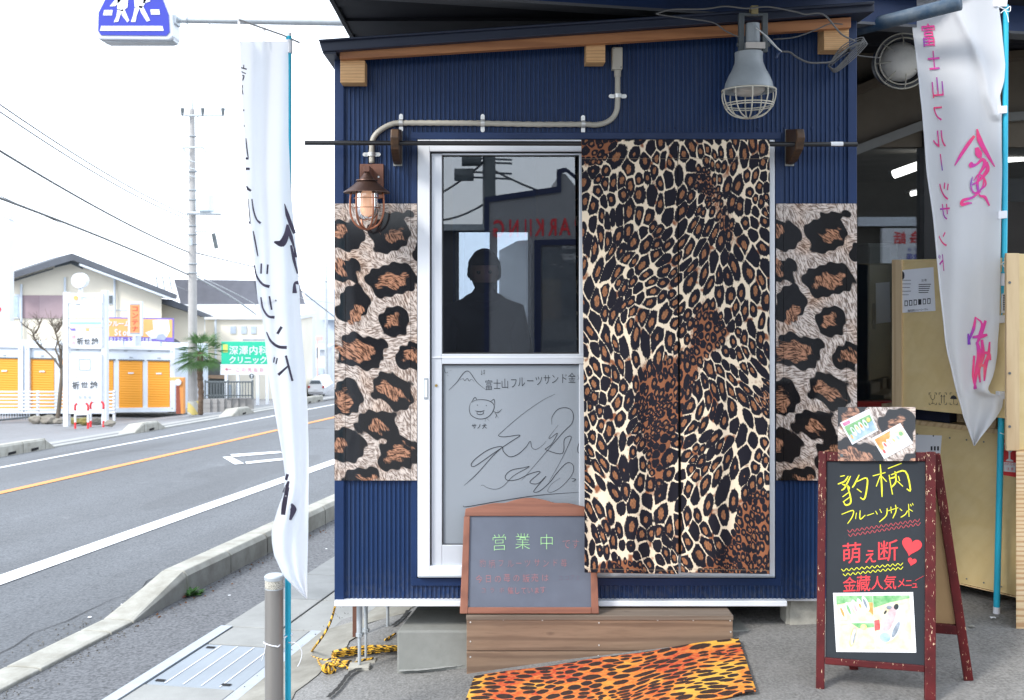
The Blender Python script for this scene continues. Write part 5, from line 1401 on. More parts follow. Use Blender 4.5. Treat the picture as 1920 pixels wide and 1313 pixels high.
# ================================================================== ROPE
rope = thing('tiger_rope', onyard(650, 1245), 'coiled yellow and black twisted rope lying under the left corner of the hut', 'rope')
def gy(px, py, h=.008):
    p = onyard(px, py, h); return p
MB().tube(smoothpath([WY(628, 1138, .12), onyard(626, 1150, .25)*0+W(625, 1150, 4.6), W(618, 1170, 4.55), W(606, 1192, 4.5), W(594, 1208, 4.47), gy(584, 1222), gy(580, 1229), gy(592, 1234), gy(612, 1238), gy(628, 1232)], 8), .0052, 8, attr=True).build('rope_end', M['rope'], rope, smooth=True)
random.seed(12)
main = [(624, 1226), (660, 1228), (700, 1222), (745, 1216)]
for k in range(9):
    dy = random.uniform(-13, 12)*(1 if k > 1 else .2); h = .006+.011*(k % 4)
    pts = []
    for i, t in enumerate(np.linspace(0, 1, 9)):
        x = 623+125*t+random.uniform(-2, 2); y = 1231-13*t+dy*(.55+.45*math.sin(t*3.1+.3))
        pts.append(gy(x, y, h+.004*math.sin(t*9+k)))
    pts = [pts[0]+Vector((.0, .0, .0))]+pts[1:]
    MB().tube(smoothpath(pts, 5), .0056, 8, attr=True).build('rope_strand', M['rope'], rope, smooth=True)
for k in range(3):
    x0 = 625+k*3
    MB().tube(smoothpath([gy(x0+28, 1250-k*5, .01), gy(x0+8, 1248-k*4, .014), gy(x0-2, 1236-k*2, .02), gy(x0+6, 1224, .03), gy(x0+24, 1222, .03)], 5), .0056, 8, attr=True).build('rope_strand', M['rope'], rope, smooth=True)
# knot
kc = gy(617, 1256, .018)
for k in range(4):
    w0_ = k*.8
    MB().tube(smoothpath([kc+Vector((.028*math.cos(w)*math.cos(w0_), .02*math.cos(w)*math.sin(w0_)+.004*k, .02*math.sin(w)+.004)) for w in np.linspace(0, 6.2, 9)], 4), .0056, 8, attr=True).build('rope_knot', M['rope'], rope, smooth=True)
MB().tube(smoothpath([gy(596, 1238), gy(602, 1248), gy(618, 1250, .02), gy(640, 1246, .015), gy(655, 1252), gy(672, 1240, .012), gy(700, 1234, .01)], 6), .0056, 8, attr=True).build('rope_strand', M['rope'], rope, smooth=True)
MB().tube(smoothpath([gy(742, 1188, .01), gy(732, 1194), gy(722, 1200), gy(730, 1196, .012)], 6), .005, 8, attr=True).build('rope_strand', M['rope'], rope, smooth=True)

# ================================================================== CRATES
def crate(name, label, F0, F1, z0, z1, depth, m, extras=None, cat='crate'):
    """box standing on the line F0 (far left) - F1 (near right) seen in plan"""
    F0 = Vector((F0[0], F0[1], 0)); F1 = Vector((F1[0], F1[1], 0)); t = (F1-F0).normalized(); n = Vector((t.y, -t.x, 0))
    if n.y > 0: n = -n
    root = thing(name, (F0.x, F0.y, z0), label, cat, 'plywood crates stacked beside the hut')
    return root, F0, F1, t, n
def board(root, o, t, up, n, a0, a1, b0, b1, th, m, name):
    o = Vector(o); p = [o+t*a0+up*b0, o+t*a1+up*b0, o+t*a1+up*b1, o+t*a0+up*b1]
    return MB().slab([q-n*0 for q in p], -n*th).build(name, m, root, bevel=.0015)
UP = Vector((0, 0, 1))
def box_crate(root, F0, F1, t, n, z0, z1, depth, m, frame=.05, fm=None):
    L = (F1-F0).length; o = Vector((F0.x, F0.y, z0)); H = z1-z0; fm = fm or M['ply2']
    board(root, o-n*.012, t, UP, n, 0, L, 0, H, .01, m, 'front_panel')
    board(root, o-n*(depth-.01), t, UP, n, 0, L, 0, H, .01, m, 'back_panel')
    for a in (0, L-.01):
        oo = o+t*a-n*.022; MB().slab([oo, oo-n*(depth-.034), oo-n*(depth-.034)+UP*H, oo+UP*H], t*.01).build('side_panel', m, root)
    oo = o-n*.012+UP*H; MB().slab([oo, oo+t*L, oo+t*L-n*(depth-.012), oo-n*(depth-.012)], UP*.012).build('lid', m, root)
# lower big crate
C1 = W(1798, 1100, 4.78); C2 = W(1916, 1125, 4.56)
tdir = Vector((C2.x-C1.x, C2.y-C1.y, 0)).normalized()
zlo = .265; F0 = (C1.x-tdir.x*.40, C1.y-tdir.y*.40); F1 = (C2.x+tdir.x*.03, C2.y+tdir.y*.03)
ztop = .97
r, a, b, t, n = crate('plywood_crate', 'big plywood crate with red fragile label, under the battens behind the A-frame sign', F0, F1, zlo, ztop, .6, M['ply'])
box_crate(r, a, b, t, n, zlo, ztop, .6, M['ply'])
Lc = (b-a).length
for q in (.05,):
    o = Vector((a.x, a.y, .2))+t*q-n*.02
    MB().slab([o, o+t*.1, o+t*.1-n*.5, o-n*.5], UP*.06).build('skid', M['pine'], r)
pr = Plane(Vector((a.x, a.y, zlo))+n*(-.012), Vector((b.x, b.y, zlo))+n*(-.012), Vector((a.x, a.y, ztop))+n*(-.012))
def poly_on(plane, pts, off, m, name, parent):
    return MB().add([plane.at(x, y, off) for x, y in pts], [tuple(range(len(pts)))]).build(name, m, parent)
RL = pm('fragile_red', (.7, .03, .03), .5, .06)
o = MB().slab([pr.at(*q, .003) for q in ((1882, 824), (1906, 825), (1905, 895), (1881, 891))], -pr.n*.002).build('fragile_label', RL, r)
poly_on(pr, ((1883, 872), (1904, 874), (1904, 885), (1883, 883)), .005, M['paper'], 'label_print', o)
poly_on(pr, ((1883, 831), (1903, 832), (1901, 842), (1896, 848), (1894.5, 849), (1894.5, 861), (1900, 864), (1900, 866), (1886, 865), (1886, 863), (1891, 860), (1891, 848), (1885, 841)), .005, M['paper'], 'wine_glass_symbol', o)
poly_on(pr, ((1882, 866.5), (1904.5, 868), (1904, 886), (1882, 884)), .0045, M['paper'], 'label_print', o)
mb = MB(); letters(mb, line_of('われもの', 1883, 870, 1904, 871, 5, 6, 0)+line_of('注意', 1886, 879, 1902, 880, 6, 6, 0), lambda x, y: pr.at(x, y, .0062)); mb.build('label_print', M['redchalk'], o)
o = MB().slab([pr.at(*q, .003) for q in ((1716, 815), (1766, 817), (1762, 862), (1718, 860))], -pr.n*.001).build('paper_sheet', M['paper'], r)
mb = MB()
for x in (1745, 1751, 1757): mb.add([pr.at(*q, .0045) for q in ((x, 837), (x+3.5, 837), (x+3.5, 845), (x, 845))], [(0, 1, 2, 3)])
mb.build('label_print', M['ink'], r)
# battens and blue pad between crates
zz = ztop+.012
pal = thing('pallet', (a.x, a.y, zz), 'flat wooden battens with a dark blue pad between the two stacked plywood crates', 'pallet')
o = Vector((a.x, a.y, zz))
board(pal, o-n*.015, t, UP, n, .0, Lc, .0, .022, .5, M['pine'], 'batten')
for q0, q1 in ((.0, .16), (.42, .56)):
    board(pal, o-n*.02, t, UP, n, q0, q1, .023, .085, .42, M['pine'], 'batten')
board(pal, o-n*.03, t, UP, n, .16, .34, .023, .08, .3, pm('navy_pad', (.01, .015, .04), .8), 'blue_pad')
board(pal, o-n*.1, t, UP, n, .34, .42, .023, .086, .3, M['pine'], 'batten')
nl = MB()
for i in range(9):
    for zz_ in (zlo+.03, ztop-.03): nl.lathe([(0, .002), (.004, .0015), (.004, 0)], Vector((a.x, a.y, zz_))+t*(Lc*(i+.5)/9)+n*.0, n, 6)
nl.build('nail_head', M['lampdark'], r)
MB().slab([Vector((a.x, a.y, zlo))+n*.001, Vector((a.x, a.y, zlo))+t*Lc+n*.001, Vector((a.x, a.y, zlo+.004))+t*Lc+n*.001, Vector((a.x, a.y, zlo+.004))+n*.001], n*.012).build('edge_strip', M['pine'], r)
# upper crate
U1 = W(1680, 761, 4.96); zu = zz+.09; zu1 = None
d_u = 1920*(EYE-zu)/(764-VY)
U0 = W(1672, 764, d_u); U1 = W(1895, 790, 1920*(EYE-zu)/(790-VY))
# keep same direction as the lower crate
U1 = U0+t*.62
zu1 = EYE-(492-VY)*(U0.y+D)/F
r2, a2, b2, t2, n2 = crate('plywood_crate', 'plywood crate with printed white sheet, standing on battens behind the right banner', (U0.x, U0.y), (U1.x, U1.y), zu, zu1, .5, M['ply'])
box_crate(r2, a2, b2, t2, n2, zu, zu1, .5, M['ply'])
oo = Vector((a2.x, a2.y, zu))
board(r2, oo, t2, UP, n2, 0, .05, 0, zu1-zu+.012, .0118, M['ply2'], 'edge_batten')
pu = Plane(oo-n2*.012, oo-n2*.012+t2*.5, oo-n2*.012+UP*.5)
o = MB().slab([pu.at(*q, .004) for q in ((1687, 507), (1750, 501), (1754, 583), (1687, 587))], -pu.n*.001).build('paper_sheet', M['paper'], r2)
mb = MB(); s0 = lambda x, y: (1580+x/2.344, 300+y/2.344)
for i, (x0, x1) in enumerate(((258, 300), (258, 300), (258, 296), (258, 300), (258, 290))):
    y = 528+i*16; mb.add([pu.at(*s0(*q), .006) for q in ((x0, y), (x1, y), (x1, y+2), (x0, y+2))], [(0, 1, 2, 3)])
for i in range(5):
    y = 546+i*9; mb.add([pu.at(*s0(*q), .006) for q in ((334, y), (388-i*3, y-1), (388-i*3, y+2), (334, y+3))], [(0, 1, 2, 3)])
for i in range(6):
    x = 272+i*20; y = 618-i*2
    mb.add([pu.at(*s0(*q), .006) for q in ((x, y), (x+14, y), (x+14, y+24), (x, y+25))], [(0, 1, 2, 3)])
mb.add([pu.at(*s0(263+9*math.cos(w), 508+18*math.sin(w)), .006) for w in np.arange(0, 6.28, .5)], [tuple(range(13))])
letters(mb, line_of('株式会社ジェーシーエム', 1702, 583, 1740, 579.5, 4, 5, 0), lambda x, y: pu.at(x, y, .006))
letters(mb, line_of('注意', 1727, 526, 1738, 525, 5, 5, 0), lambda x, y: pu.at(x, y, .006))
mb.build('sheet_print', M['ink'], o)
mb = MB()
for i in range(6):
    x = 275+i*20; y = 622-i*2
    if i not in (3,): mb.add([pu.at(*s0(*q), .008) for q in ((x, y), (x+8, y), (x+8, y+17), (x, y+18))], [(0, 1, 2, 3)])
mb.build('sheet_print', M['paper'], o)
# stencilled handling symbols
mb = MB(); z6 = lambda pts: [(1580+x/2.344, 300+y/2.344) for x, y in pts]; mu = lambda x, y: pu.at(x, y, .003)
for x0 in (380, 424, 472):
    for (cx_, cy_, sx, sy) in ((0, 1024, 1, 1), (32, 1024, -1, 1), (0, 1076, 1, -1), (32, 1076, -1, -1)):
        stroke(mb, z6([(x0+cx_, cy_+9*sy), (x0+cx_, cy_)]), .9, mu, 0, 1); stroke(mb, z6([(x0+cx_, cy_), (x0+cx_+8*sx, cy_)]), .9, mu, 0, 1)
stroke(mb, z6([(388, 1032), (388, 1046), (396, 1054), (404, 1046), (404, 1032)]), .8, mu, 3, 1); stroke(mb, z6([(396, 1054), (396, 1070)]), .8, mu, 0, 1); stroke(mb, z6([(388, 1070), (404, 1070)]), .8, mu, 0, 1)
for x in (434, 446): stroke(mb, z6([(x, 1070), (x, 1034)]), .9, mu, 0, 1); stroke(mb, z6([(x-4, 1042), (x, 1032), (x+4, 1042)]), .8, mu, 0, 1)
mb.add([mu(*q) for q in z6([(472, 1050), (478, 1038), (488, 1034), (498, 1040), (503, 1052)])], [(0, 1, 2, 3, 4)]); stroke(mb, z6([(488, 1050), (487, 1072), (492, 1074)]), .8, mu, 0, 1)
mb.build('handling_symbols', M['ink'], r2)
# right stack, mostly outside the frame
R0 = W(1884, 1160, 4.3)
F0 = W(1905, 1100, 4.36); 
r3 = thing('pine_crate', (F0.x, F0.y, .2), 'lower crate of striped pine plywood at the right edge, partly out of view', 'crate', 'plywood crates stacked beside the hut')
zt3 = EYE-(848-VY)*4.36/F
MB().slab([(F0.x, F0.y, .185), (F0.x+.5, F0.y, .185), (F0.x+.5, F0.y, zt3), (F0.x, F0.y, zt3)], (.27, .5, 0)).build('carcass', wood('striped_pine', (.66, .47, .25), (.72, .57, .36), (.42, .2, .08), 'x', 1.3, .6, False, 1.6), r3, bevel=.003)
F3 = W(1884, 1100, 4.40)
r4 = thing('pine_crate', (F3.x, F3.y, zt3), 'upper pale crate with upright batten at the right edge, partly out of view', 'crate', 'plywood crates stacked beside the hut')
zt4 = EYE-(476-VY)*4.4/F
MB().slab([(F3.x, F3.y, zt3+.002), (F3.x+.5, F3.y, zt3+.002), (F3.x+.5, F3.y, zt4), (F3.x, F3.y, zt4)], (.27, .5, 0)).build('carcass', M['ply'], r4, bevel=.003)
MB().box(F3.x-.002, F3.x+.055, F3.y-.018, F3.y-.001, zt3+.002, zt4+.002).build('edge_batten', M['ply2'], r4, bevel=.003)
for y in (530, 700, 800): MB().lathe([(0, .002), (.006, .002), (.006, 0)], W(1893, y, F3.y-.019+D), (0, -1, 0), 8).build('screw', M['lampdark'], r4)
mb = MB()
for k in range(8): pass
# dry leaf and debris by the pole foot
for (x, y, m, s) in ((1862, 1158, 'wpaint', .02), (1842, 1118, 'ink', .0), (1823, 1174, 'ink', .02)):
    if s:
        p = onyard(x, y, .006); o = MB().add([p+Vector((s*math.cos(w)*random.uniform(.5, 1), s*.5*math.sin(w), .003*math.sin(w*3))) for w in np.arange(0, 6.28, .9)], [tuple(range(7))]).build('paper_scrap' if m == 'wpaint' else 'dry_leaf', M['paper'] if m == 'wpaint' else M['dirt'])
        tag(o, 'tiny white scrap on the asphalt by the pole foot' if m == 'wpaint' else 'tiny grey dry leaf on the asphalt right of the A-frame leg', 'litter')

# ================================================================== SHOP BUILDING right of the hut
sh = thing('neighbour_shop', (1.7, 1.35, .2), 'dark brown shop front with large glass windows behind the crates at the right', 'building')
YW = 1.35; ww = lambda x, y: WY(x, y, YW)
brn = pm('dark_brown_siding', (.1, .075, .05), .8, .25, 5, .2, 40); dbr = pm('soffit_brown', (.14, .115, .085), .8, .2, 4)
mb = MB()
for q in ((1560, 1960, 30, 276),): mb.pbox(*q, YW, YW+.08)
mb.build('wall', dbr, sh)
def wq(pts, y0, y1, m, name):  return MB().slab([WY(x, y, y0) for x, y in pts], (0, y1-y0, 0)).build(name, m, sh)
wq([(1560, 180), (1730, 110), (1960, 90), (1960, 104), (1730, 126), (1560, 200)], YW-.12, YW-.01, brn, 'header_board')
wq([(1560, 290), (1740, 222), (1960, 206), (1960, 222), (1740, 240), (1560, 308)], YW-.06, YW-.01, pm('header_metal', (.16, .16, .15), .4, .1), 'header_board')
MB().pbox(1560, 1600, 276, 1010, YW, YW+.06).build('wall', brn, sh)
MB().pbox(1733, 1767, 246, 1010, YW-.03, YW+.07).build('mullion', M['black'], sh)
MB().pbox(1600, 1733, 754, 764, YW-.03, YW+.05).build('window_sill', pm('red_sill', (.28, .02, .015), .4), sh)
MB().pbox(1560, 1960, 764, 1100, YW, YW+.07).build('wall', brn, sh)
MB().pbox(1600, 1733, 276, 754, YW+.02, YW+.028).build('window_pane', M['glass'], sh)
MB().pbox(1767, 1990, 276, 764, YW+.02, YW+.028).build('window_pane', M['glass'], sh)
wq([(1560, 30), (1960, 30), (1960, 0), (1560, 0)], YW-.02, YW+.06, dbr, 'wall')
# room inside
xa, xb = ww(1560, 0).x, ww(2100, 0).x
rm = pm('olive_interior', (.07, .065, .045), .8, .2, 3); 
MB().box(xa-1, xb+1, YW+3.2, YW+3.3, 0, 2.6).build('room_wall', pm('room_wall_paint', (.09, .08, .065), .8), sh)
MB().box(xa-1.05, xa-1, YW+.1, YW+3.2, 0, 2.6).build('room_wall', rm, sh)
MB().box(xb+1, xb+1.05, YW+.1, YW+3.2, 0, 2.6).build('room_wall', rm, sh)
MB().box(xa-1, xb+1, YW+.1, YW+3.3, 2.55, 2.6).build('room_ceiling', pm('room_ceiling_paint', (.12, .11, .095), .8), sh)
MB().box(xa-1, xb+1, YW+.1, YW+3.3, .1, .15).build('room_floor', rm, sh)
for k, (px0, py0, px1, py1, d, lab) in enumerate(((1676, 327, 1738, 305, 6.9, 'lit fluorescent tube seen through the window just left of the right banner'), (1708, 364, 1744, 357, 7.6, 'small lit tube further inside the shop'), (1888, 300, 1925, 297, 7.2, 'bright tube at the far right inside the shop'))):
    f = thing('fluorescent_light', W(px0, py0, d), lab, 'light', 'lit tubes inside the neighbouring shop')
    MB().tube([W(px0, py0, d), W(px1, py1, d)], .03 if k == 0 else .018, 10).build('tube', M['tube_on'], f)
    MB().slab([W(px0, py0-8, d), W(px1, py1-8, d), W(px1, py1-3, d), W(px0, py0-3, d)], (0, .1, 0)).build('fitting', M['wplastic'], f)
cab = thing('grey_cabinet', W(1655, 755, 6.0), 'plain grey green cabinet inside the left window pane of the shop', 'cabinet')
q0, q1 = WY(1627, 756, YW+.25), WY(1684, 456, YW+.25)
MB().box(q0.x, q1.x, YW+.25, YW+.6, .2, q1.z).build('body', pm('cabinet_paint', (.36, .35, .28), .6, .1), cab, bevel=.01)
MB().box(q0.x+.004, q1.x-.05, YW+.235, YW+.249, .24, q1.z-.02).build('door', pm('cabinet_door', (.3, .3, .24), .6, .1), cab, bevel=.004)
MB().box(q0.x+.02, q0.x+.035, YW+.222, YW+.235, q1.z-.5, q1.z-.35).build('handle', M['lampdark'], cab)
o = MB().slab([WY(x, y, YW+.222) for x, y in ((1642, 531), (1668, 529), (1670, 604), (1643, 607))], (0, .002, 0)).build('paper_notice', M['paper']); tag(o, 'blank pale paper sheet stuck on the grey cabinet behind the shop window', 'paper')
mt_ = thing('shop_shelf', WY(1900, 440, YW+1), 'dark shelf unit inside the shop right of the cyan pole', 'shelf')
MB().pbox(1850, 2000, 335, 378, YW+1, YW+1.4).build('shelf_board', M['black'], mt_); MB().pbox(1850, 2000, 378, 640, YW+1.02, YW+1.4).build('back_panel', pm('brown_back', (.07, .045, .035), .7), mt_)

# ================================================================== FAR SIDE OF THE ROAD
def far(px, py):
    """point of the terrain seen at a photo pixel"""
    d = 4.0
    while d < 300:
        p = W(px, py, d); u, v = UV(p.x, p.y)
        if p.z <= zroad(u, v): break
        d *= 1.004
    return p, d
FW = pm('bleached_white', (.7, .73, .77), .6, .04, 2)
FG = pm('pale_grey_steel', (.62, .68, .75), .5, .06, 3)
def pb_(mb, xa, xb, ya, yb, d, dep): return mb.pbox(xa, xb, ya, yb, d-D, d-D+dep)
def FB(name, m, par, xa, xb, ya, yb, d, dep=.1, **k): return pb_(MB(), xa, xb, ya, yb, d, dep).build(name, m, par, **k)
FACING = {}
def PP(name, m, par, pts, d, dep, **k):
    # houses set with 'facing' stand square to the road view line, so their depth runs along it
    a = par.get('facing', 0.0) if par is not None else 0.0
    return MB().slab([W(x, y, d) for x, y in pts], (dep*a, dep, 0)).build(name, m, par, **k)
# storage containers
_, dC = far(330, 776)
orange = NT('orange_roller_door'); co = orange.coord()
wv = orange.n('TexWave', {'Vector': co, 'Scale': 4.2, 'Distortion': 0}, wave_type='BANDS', bands_direction='Z')
orange.bump(wv.outputs[1], .3, .02)
orange = orange.fin(orange.mix(orange.math('MULTIPLY', wv.outputs[1], .16), (.76, .31, .02), (.42, .17, .01)), .5)
def container(xl, xr, dl, dr, yl, yr, doors, label):
    """long face between photo columns xl and xr; yl / yr = (top, bottom) rows at both ends"""
    TLp = W(xl, yl[0], dl); BLp = W(xl, yl[1], dl); TRp = W(xr, yr[0], dr); BRp = W(xr, yr[1], dr)
    n = (TRp-TLp).cross(UP).normalized(); n = -n if n.y > 0 else n
    r = thing('storage_container', BLp, label, 'container', 'grey storage containers with orange roller doors')
    bk = -n*2.3
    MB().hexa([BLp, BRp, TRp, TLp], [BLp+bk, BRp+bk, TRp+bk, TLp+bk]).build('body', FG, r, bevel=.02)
    pln = Plane(BLp, BRp, TLp)
    fr = lambda q, off, th, m, nm: MB().slab([pln.at(x, y, off) for x, y in q], -pln.n*th).build(nm, m, r)
    def yt(x): return yl[0]+(yr[0]-yl[0])*(x-xl)/(xr-xl)
    def yb(x): return yl[1]+(yr[1]-yl[1])*(x-xl)/(xr-xl)
    fr([(xl, yt(xl)), (xr, yt(xr)), (xr, yt(xr)+5), (xl, yt(xl)+5)], .09, .09, FW, 'top_rail')
    fr([(xl, yb(xl)-8), (xr, yb(xr)-8), (xr, yb(xr)), (xl, yb(xl))], .09, .09, FG, 'bottom_rail')
    for x in (xl, xr-9): 
        fr([(x, yt(x)), (x+9, yt(x+9)), (x+9, yb(x+9)), (x, yb(x))], .1, .1, FG, 'corner_post')
        for yy in (yt(x)+8, yb(x)-6):
            fr([(x+2.5, yy-1.3), (x+5, yy-1.3), (x+5, yy+1.3), (x+2.5, yy+1.3)], .105, .01, M['lampgrey'], 'corner_hole')
    for (a, b) in doors:
        fr([(a, yt(a)+26), (b, yt(b)+26), (b, yb(b)-8), (a, yb(a)-8)], .02, .02, orange, 'roller_door')
        fr([(a-2, yt(a)+24), (b+2, yt(b)+24), (b+2, yt(b)+26), (a-2, yt(a)+26)], .06, .06, M['lampdark'], 'door_head')
        m = (a+b)/2; fr([(m-5, yt(m)+48), (m+5, yt(m)+48), (m+5, yt(m)+50.5), (m-5, yt(m)+50.5)], .05, .03, FW, 'door_pull')
        fr([(m-2.5, yt(m)+19), (m+3, yt(m)+19), (m+3, yt(m)+21), (m-2.5, yt(m)+21)], .02, .02, M['lampgrey'], 'number_plate')
    for i in range(7):
        x = xl+6+(xr-xl-12)*i/6; fr([(x, yt(x)+7), (x+6, yt(x)+7), (x+6, yt(x)+8.5), (x, yt(x)+8.5)], .02, .02, M['lampgrey'], 'vent')
    for x in (xl+4, xr-14):
        fr([(x, yb(x)), (x+8, yb(x)), (x+8, yb(x)+4), (x, yb(x)+4)], -.1, .3, M['concblock'], 'foot_block')
    return r
dCL = far(46, 777)[1]
container(46, 328, dCL, dC, (647, 776), (652, 772), [(56, 101), (113, 157), (166, 212), (223, 267), (277, 318)], 'right storage container with orange roller doors, behind the white sign pylon')
container(-240, 43, dCL+1.5, dCL, (642, 780), (647, 776), [(-20, 35), (-78, -34)], 'left storage container, cut by the left edge of the photo')
# orange hoarding on the container roof
hb = thing('orange_hoarding', W(230, 648, dC+.5), 'orange advertising board with blue violet border and white lettering on the container roof', 'sign board')
violet = pm('violet_border', (.2, .15, .5), .6, .05); orr = pm('hoarding_orange', (.88, .45, .16), .6, .08, 2)
dH = dC+.5
PP('board', violet, hb, [(130, 594), (325, 597), (325, 641), (130, 638)], dH, .08)
PP('printed_field', orr, hb, [(132, 596), (323, 599.5), (323, 633), (132, 630)], dH-.006, .004)
PP('printed_field', FW, hb, [(286, 601), (298, 599.5), (316, 600), (319, 620), (312, 633), (284, 636), (272, 624), (288, 618)], dH-.01, .003)
PP('printed_field', pm('soft_blue_print', (.4, .45, .72), .6), hb, [(296, 628), (306, 626), (312, 633), (308, 638), (292, 637)], dH-.014, .003)
mb = MB(); g_ = lambda x, y: W(x, y, dH-.02)
letters(mb, line_of('クルーム', 200, 607, 244, 607, 12, 12, 0, off=.03)+line_of('ラク', 176, 607, 198, 607, 11, 12, 0, off=.03)+line_of('Self Storage', 176, 622, 270, 624, 9, 13, 0, off=.03)+line_of('0120-52-4188', 206, 636, 286, 637, 6.4, 6.5, 0, off=.02), g_)
mb.build('hoarding_lettering', FW, hb)
for x in (150, 230, 300): FB('support', FG, hb, x, x+3, 640, 650, dH+.1, .05)
# vertical orange and red sign
vs_ = thing('vertical_sign', W(252, 640, dC-1), 'narrow upright orange and red sign in a pale frame in front of the orange hoarding', 'sign')
FB('frame', FG, vs_, 240, 266, 566, 630, dC-1.2, .12)
PP('printed_field', pm('sign_orange', (.82, .3, .12), .6, .1, 3), vs_, [(243.5, 572), (262, 572), (262, 624), (243.5, 624)], dC-1.205, .004)
for y in (569.5, 624): FB('end_strip', M['lampgrey'], vs_, 244, 262, y, y+2.5, dC-1.206, .004)
mb = MB(); letters(mb, [(c, 253, 579+i*12.5, 14, 12, 0, 0, 1, .01) for i, c in enumerate('コンテナ')], lambda x, y: W(x, y, dC-1.21)); mb.build('sign_lettering', pm('sign_red', (.5, .05, .04), .6, .1, 3), vs_)
FB('bracket', FG, vs_, 249, 254, 630, 650, dC-1.2, .5)
# cream house with gabled roof
dHs = dC+9
cream = pm('cream_render', (.76, .7, .58), .8, .05, 1); grt = pm('slate_roof', (.09, .1, .12), .7, .2, 2)
hs = thing('cream_house', W(150, 650, dHs), 'cream house with wide dark gabled roof behind the orange containers', 'house'); hs['facing'] = -.52
PP('wall', cream, hs, [(10, 780), (303, 780), (303, 551), (137, 486), (10, 520)], dHs, 6)
PP('roof', grt, hs, [(-6, 521), (135, 475), (333, 553), (331, 561), (137, 488), (-2, 530)], dHs-.9, 8)
PP('roof_fascia', FG, hs, [(150, 494), (329, 561), (318, 561), (150, 498)], dHs-.85, .4)
PP('gable_vent', M['lampdark'], hs, [(102, 496), (135, 484), (156, 499), (155, 505), (133, 495), (103, 502)], dHs-.06, .05)
FB('shutter', pm('mauve_brown_shutter', (.33, .24, .26), .7, .08, 2), hs, 41, 73, 554, 597, dHs-.05, .05); FB('shutter', pm('mauve_brown_shutter2', (.36, .27, .29), .7, .08, 2), hs, 73.3, 121, 554, 597, dHs-.05, .05)
w_ = FB('window', FG, hs, 13, 37, 552, 597, dHs-.08, .08); FB('pane', pm('far_window_glass', (.45, .56, .6), .15), w_, 15, 24, 555, 594, dHs-.1, .02); FB('pane', MC['far_window_glass'], w_, 25.5, 34, 555, 594, dHs-.1, .02)
w_ = FB('window', FG, hs, 202, 212, 553, 571, dHs-.06, .06); FB('pane', M['lampdark'], w_, 203.5, 210.5, 554.5, 569.5, dHs-.08, .02)
FB('wall_string', FG, hs, 200, 238, 581, 582.5, dHs-.03, .03)
PP('annex_wall', cream, hs, [(303, 780), (383, 780), (383, 596), (303, 562)], dHs+1, 5)
PP('annex_roof', grt, hs, [(300, 560), (322, 562), (402, 594), (384, 595), (300, 567)], dHs+.3, 6)
PP('porch_roof', grt, hs, [(322, 636), (330, 636), (352, 652), (322, 646)], dHs-1, 1)
for x in (292, 304, 317): PP('roof_rail', M['lampgrey'], hs, [(x, 518), (x+2, 518), (x+6, 543), (x+4, 543)], dHs+1, .1)
# building with slate roof and clinic
dB = dC+16
sl_ = thing('slate_roof_building', W(430, 760, dB), 'white building with big dark slate roof behind the utility pole', 'building'); sl_['facing'] = -.3
PP('roof', pm('slate_tiles', (.13, .135, .16), .7, .15, 3), sl_, [(326, 524), (476, 526), (486, 573), (340, 575)], dB, 3)
PP('eave', FW, sl_, [(336, 571), (580, 571), (576, 590), (340, 590)], dB-.2, 3)
PP('roof', MC['slate_tiles'], sl_, [(476, 526), (561, 530), (573, 573), (486, 573)], dB+.05, 3)
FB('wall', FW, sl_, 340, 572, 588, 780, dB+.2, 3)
for x in (388, 410): FB('vent_window', M['lampgrey'], sl_, x, x+18, 586, 591, dB+.1, .1)
FB('window', pm('pale_window', (.5, .58, .68), .3), sl_, 562, 572, 607, 624, dB+.1, .1)
cl = thing('clinic_building', W(460, 760, dC+10), 'cream clinic building behind the green sign board', 'building')
cr2 = pm('pale_cream_render', (.8, .75, .64), .8, .04, 1)
FB('wall', cr2, cl, 385, 556, 597, 775, dC+12, 4); FB('parapet', FW, cl, 383, 560, 592, 599, dC+11.8, 4.3)
FB('dark_bay', M['lampdark'], cl, 378, 420, 680, 704, dC+11.7, .3); FB('dark_door', M['lampdark'], cl, 392, 421, 711, 752, dC+11.7, .2)
PP('brown_ledge', pm('brown_ledge', (.4, .28, .2), .8), cl, [(378, 704), (424, 704), (424, 711), (378, 709)], dC+11.6, .3)
for x in (426, 442): FB('window', pm('pale_window', (.5, .58, .68), .3), cl, x, x+8, 722, 745, dC+11.9, .1)
FB('roof_rail', M['lampgrey'], cl, 455, 500, 636, 640, dC+11, .1)
# green clinic sign
dS = dC+4
gs = thing('clinic_sign_board', W(460, 755, dS), 'green and white clinic sign board on posts at the far roadside', 'sign board')
FB('panel', pm('clinic_green', (.02, .5, .3), .6, .05), gs, 415, 520, 641, 683, dS, .1); FB('white_panel', FW, gs, 413, 520, 683.3, 703, dS, .1)
mb = MB(); gq = lambda x, y: W(x, y, dS-.01)
letters(mb, line_of('深澤内科', 429, 657, 503, 657, 18, 18, 0, off=.012)+line_of('クリニック', 429, 675, 501, 675, 15, 15, 0, off=.02), gq); mb.build('sign_lettering', FW, gs)
mb = MB(); letters(mb, line_of('この先右折', 440, 693, 496, 694, 9, 9, 0, off=0), gq); stroke(mb, [(424, 692.5), (434, 692.5)], 1.4, gq, 0, 1)
mb.add([gq(*p) for p in ((421, 692.5), (426, 689), (426, 696))], [(0, 1, 2)]); mb.build('sign_lettering', pm('pale_red_print', (.75, .25, .3), .6), gs)
PP('printed_mark', pm('lime_print', (.6, .7, .15), .6), gs, [(418, 646), (427, 646), (427, 661), (418, 661)], dS-.01, .004)
for x in (421, 443, 480, 498): FB('post', FW, gs, x, x+5, 703, 760, dS, .1)
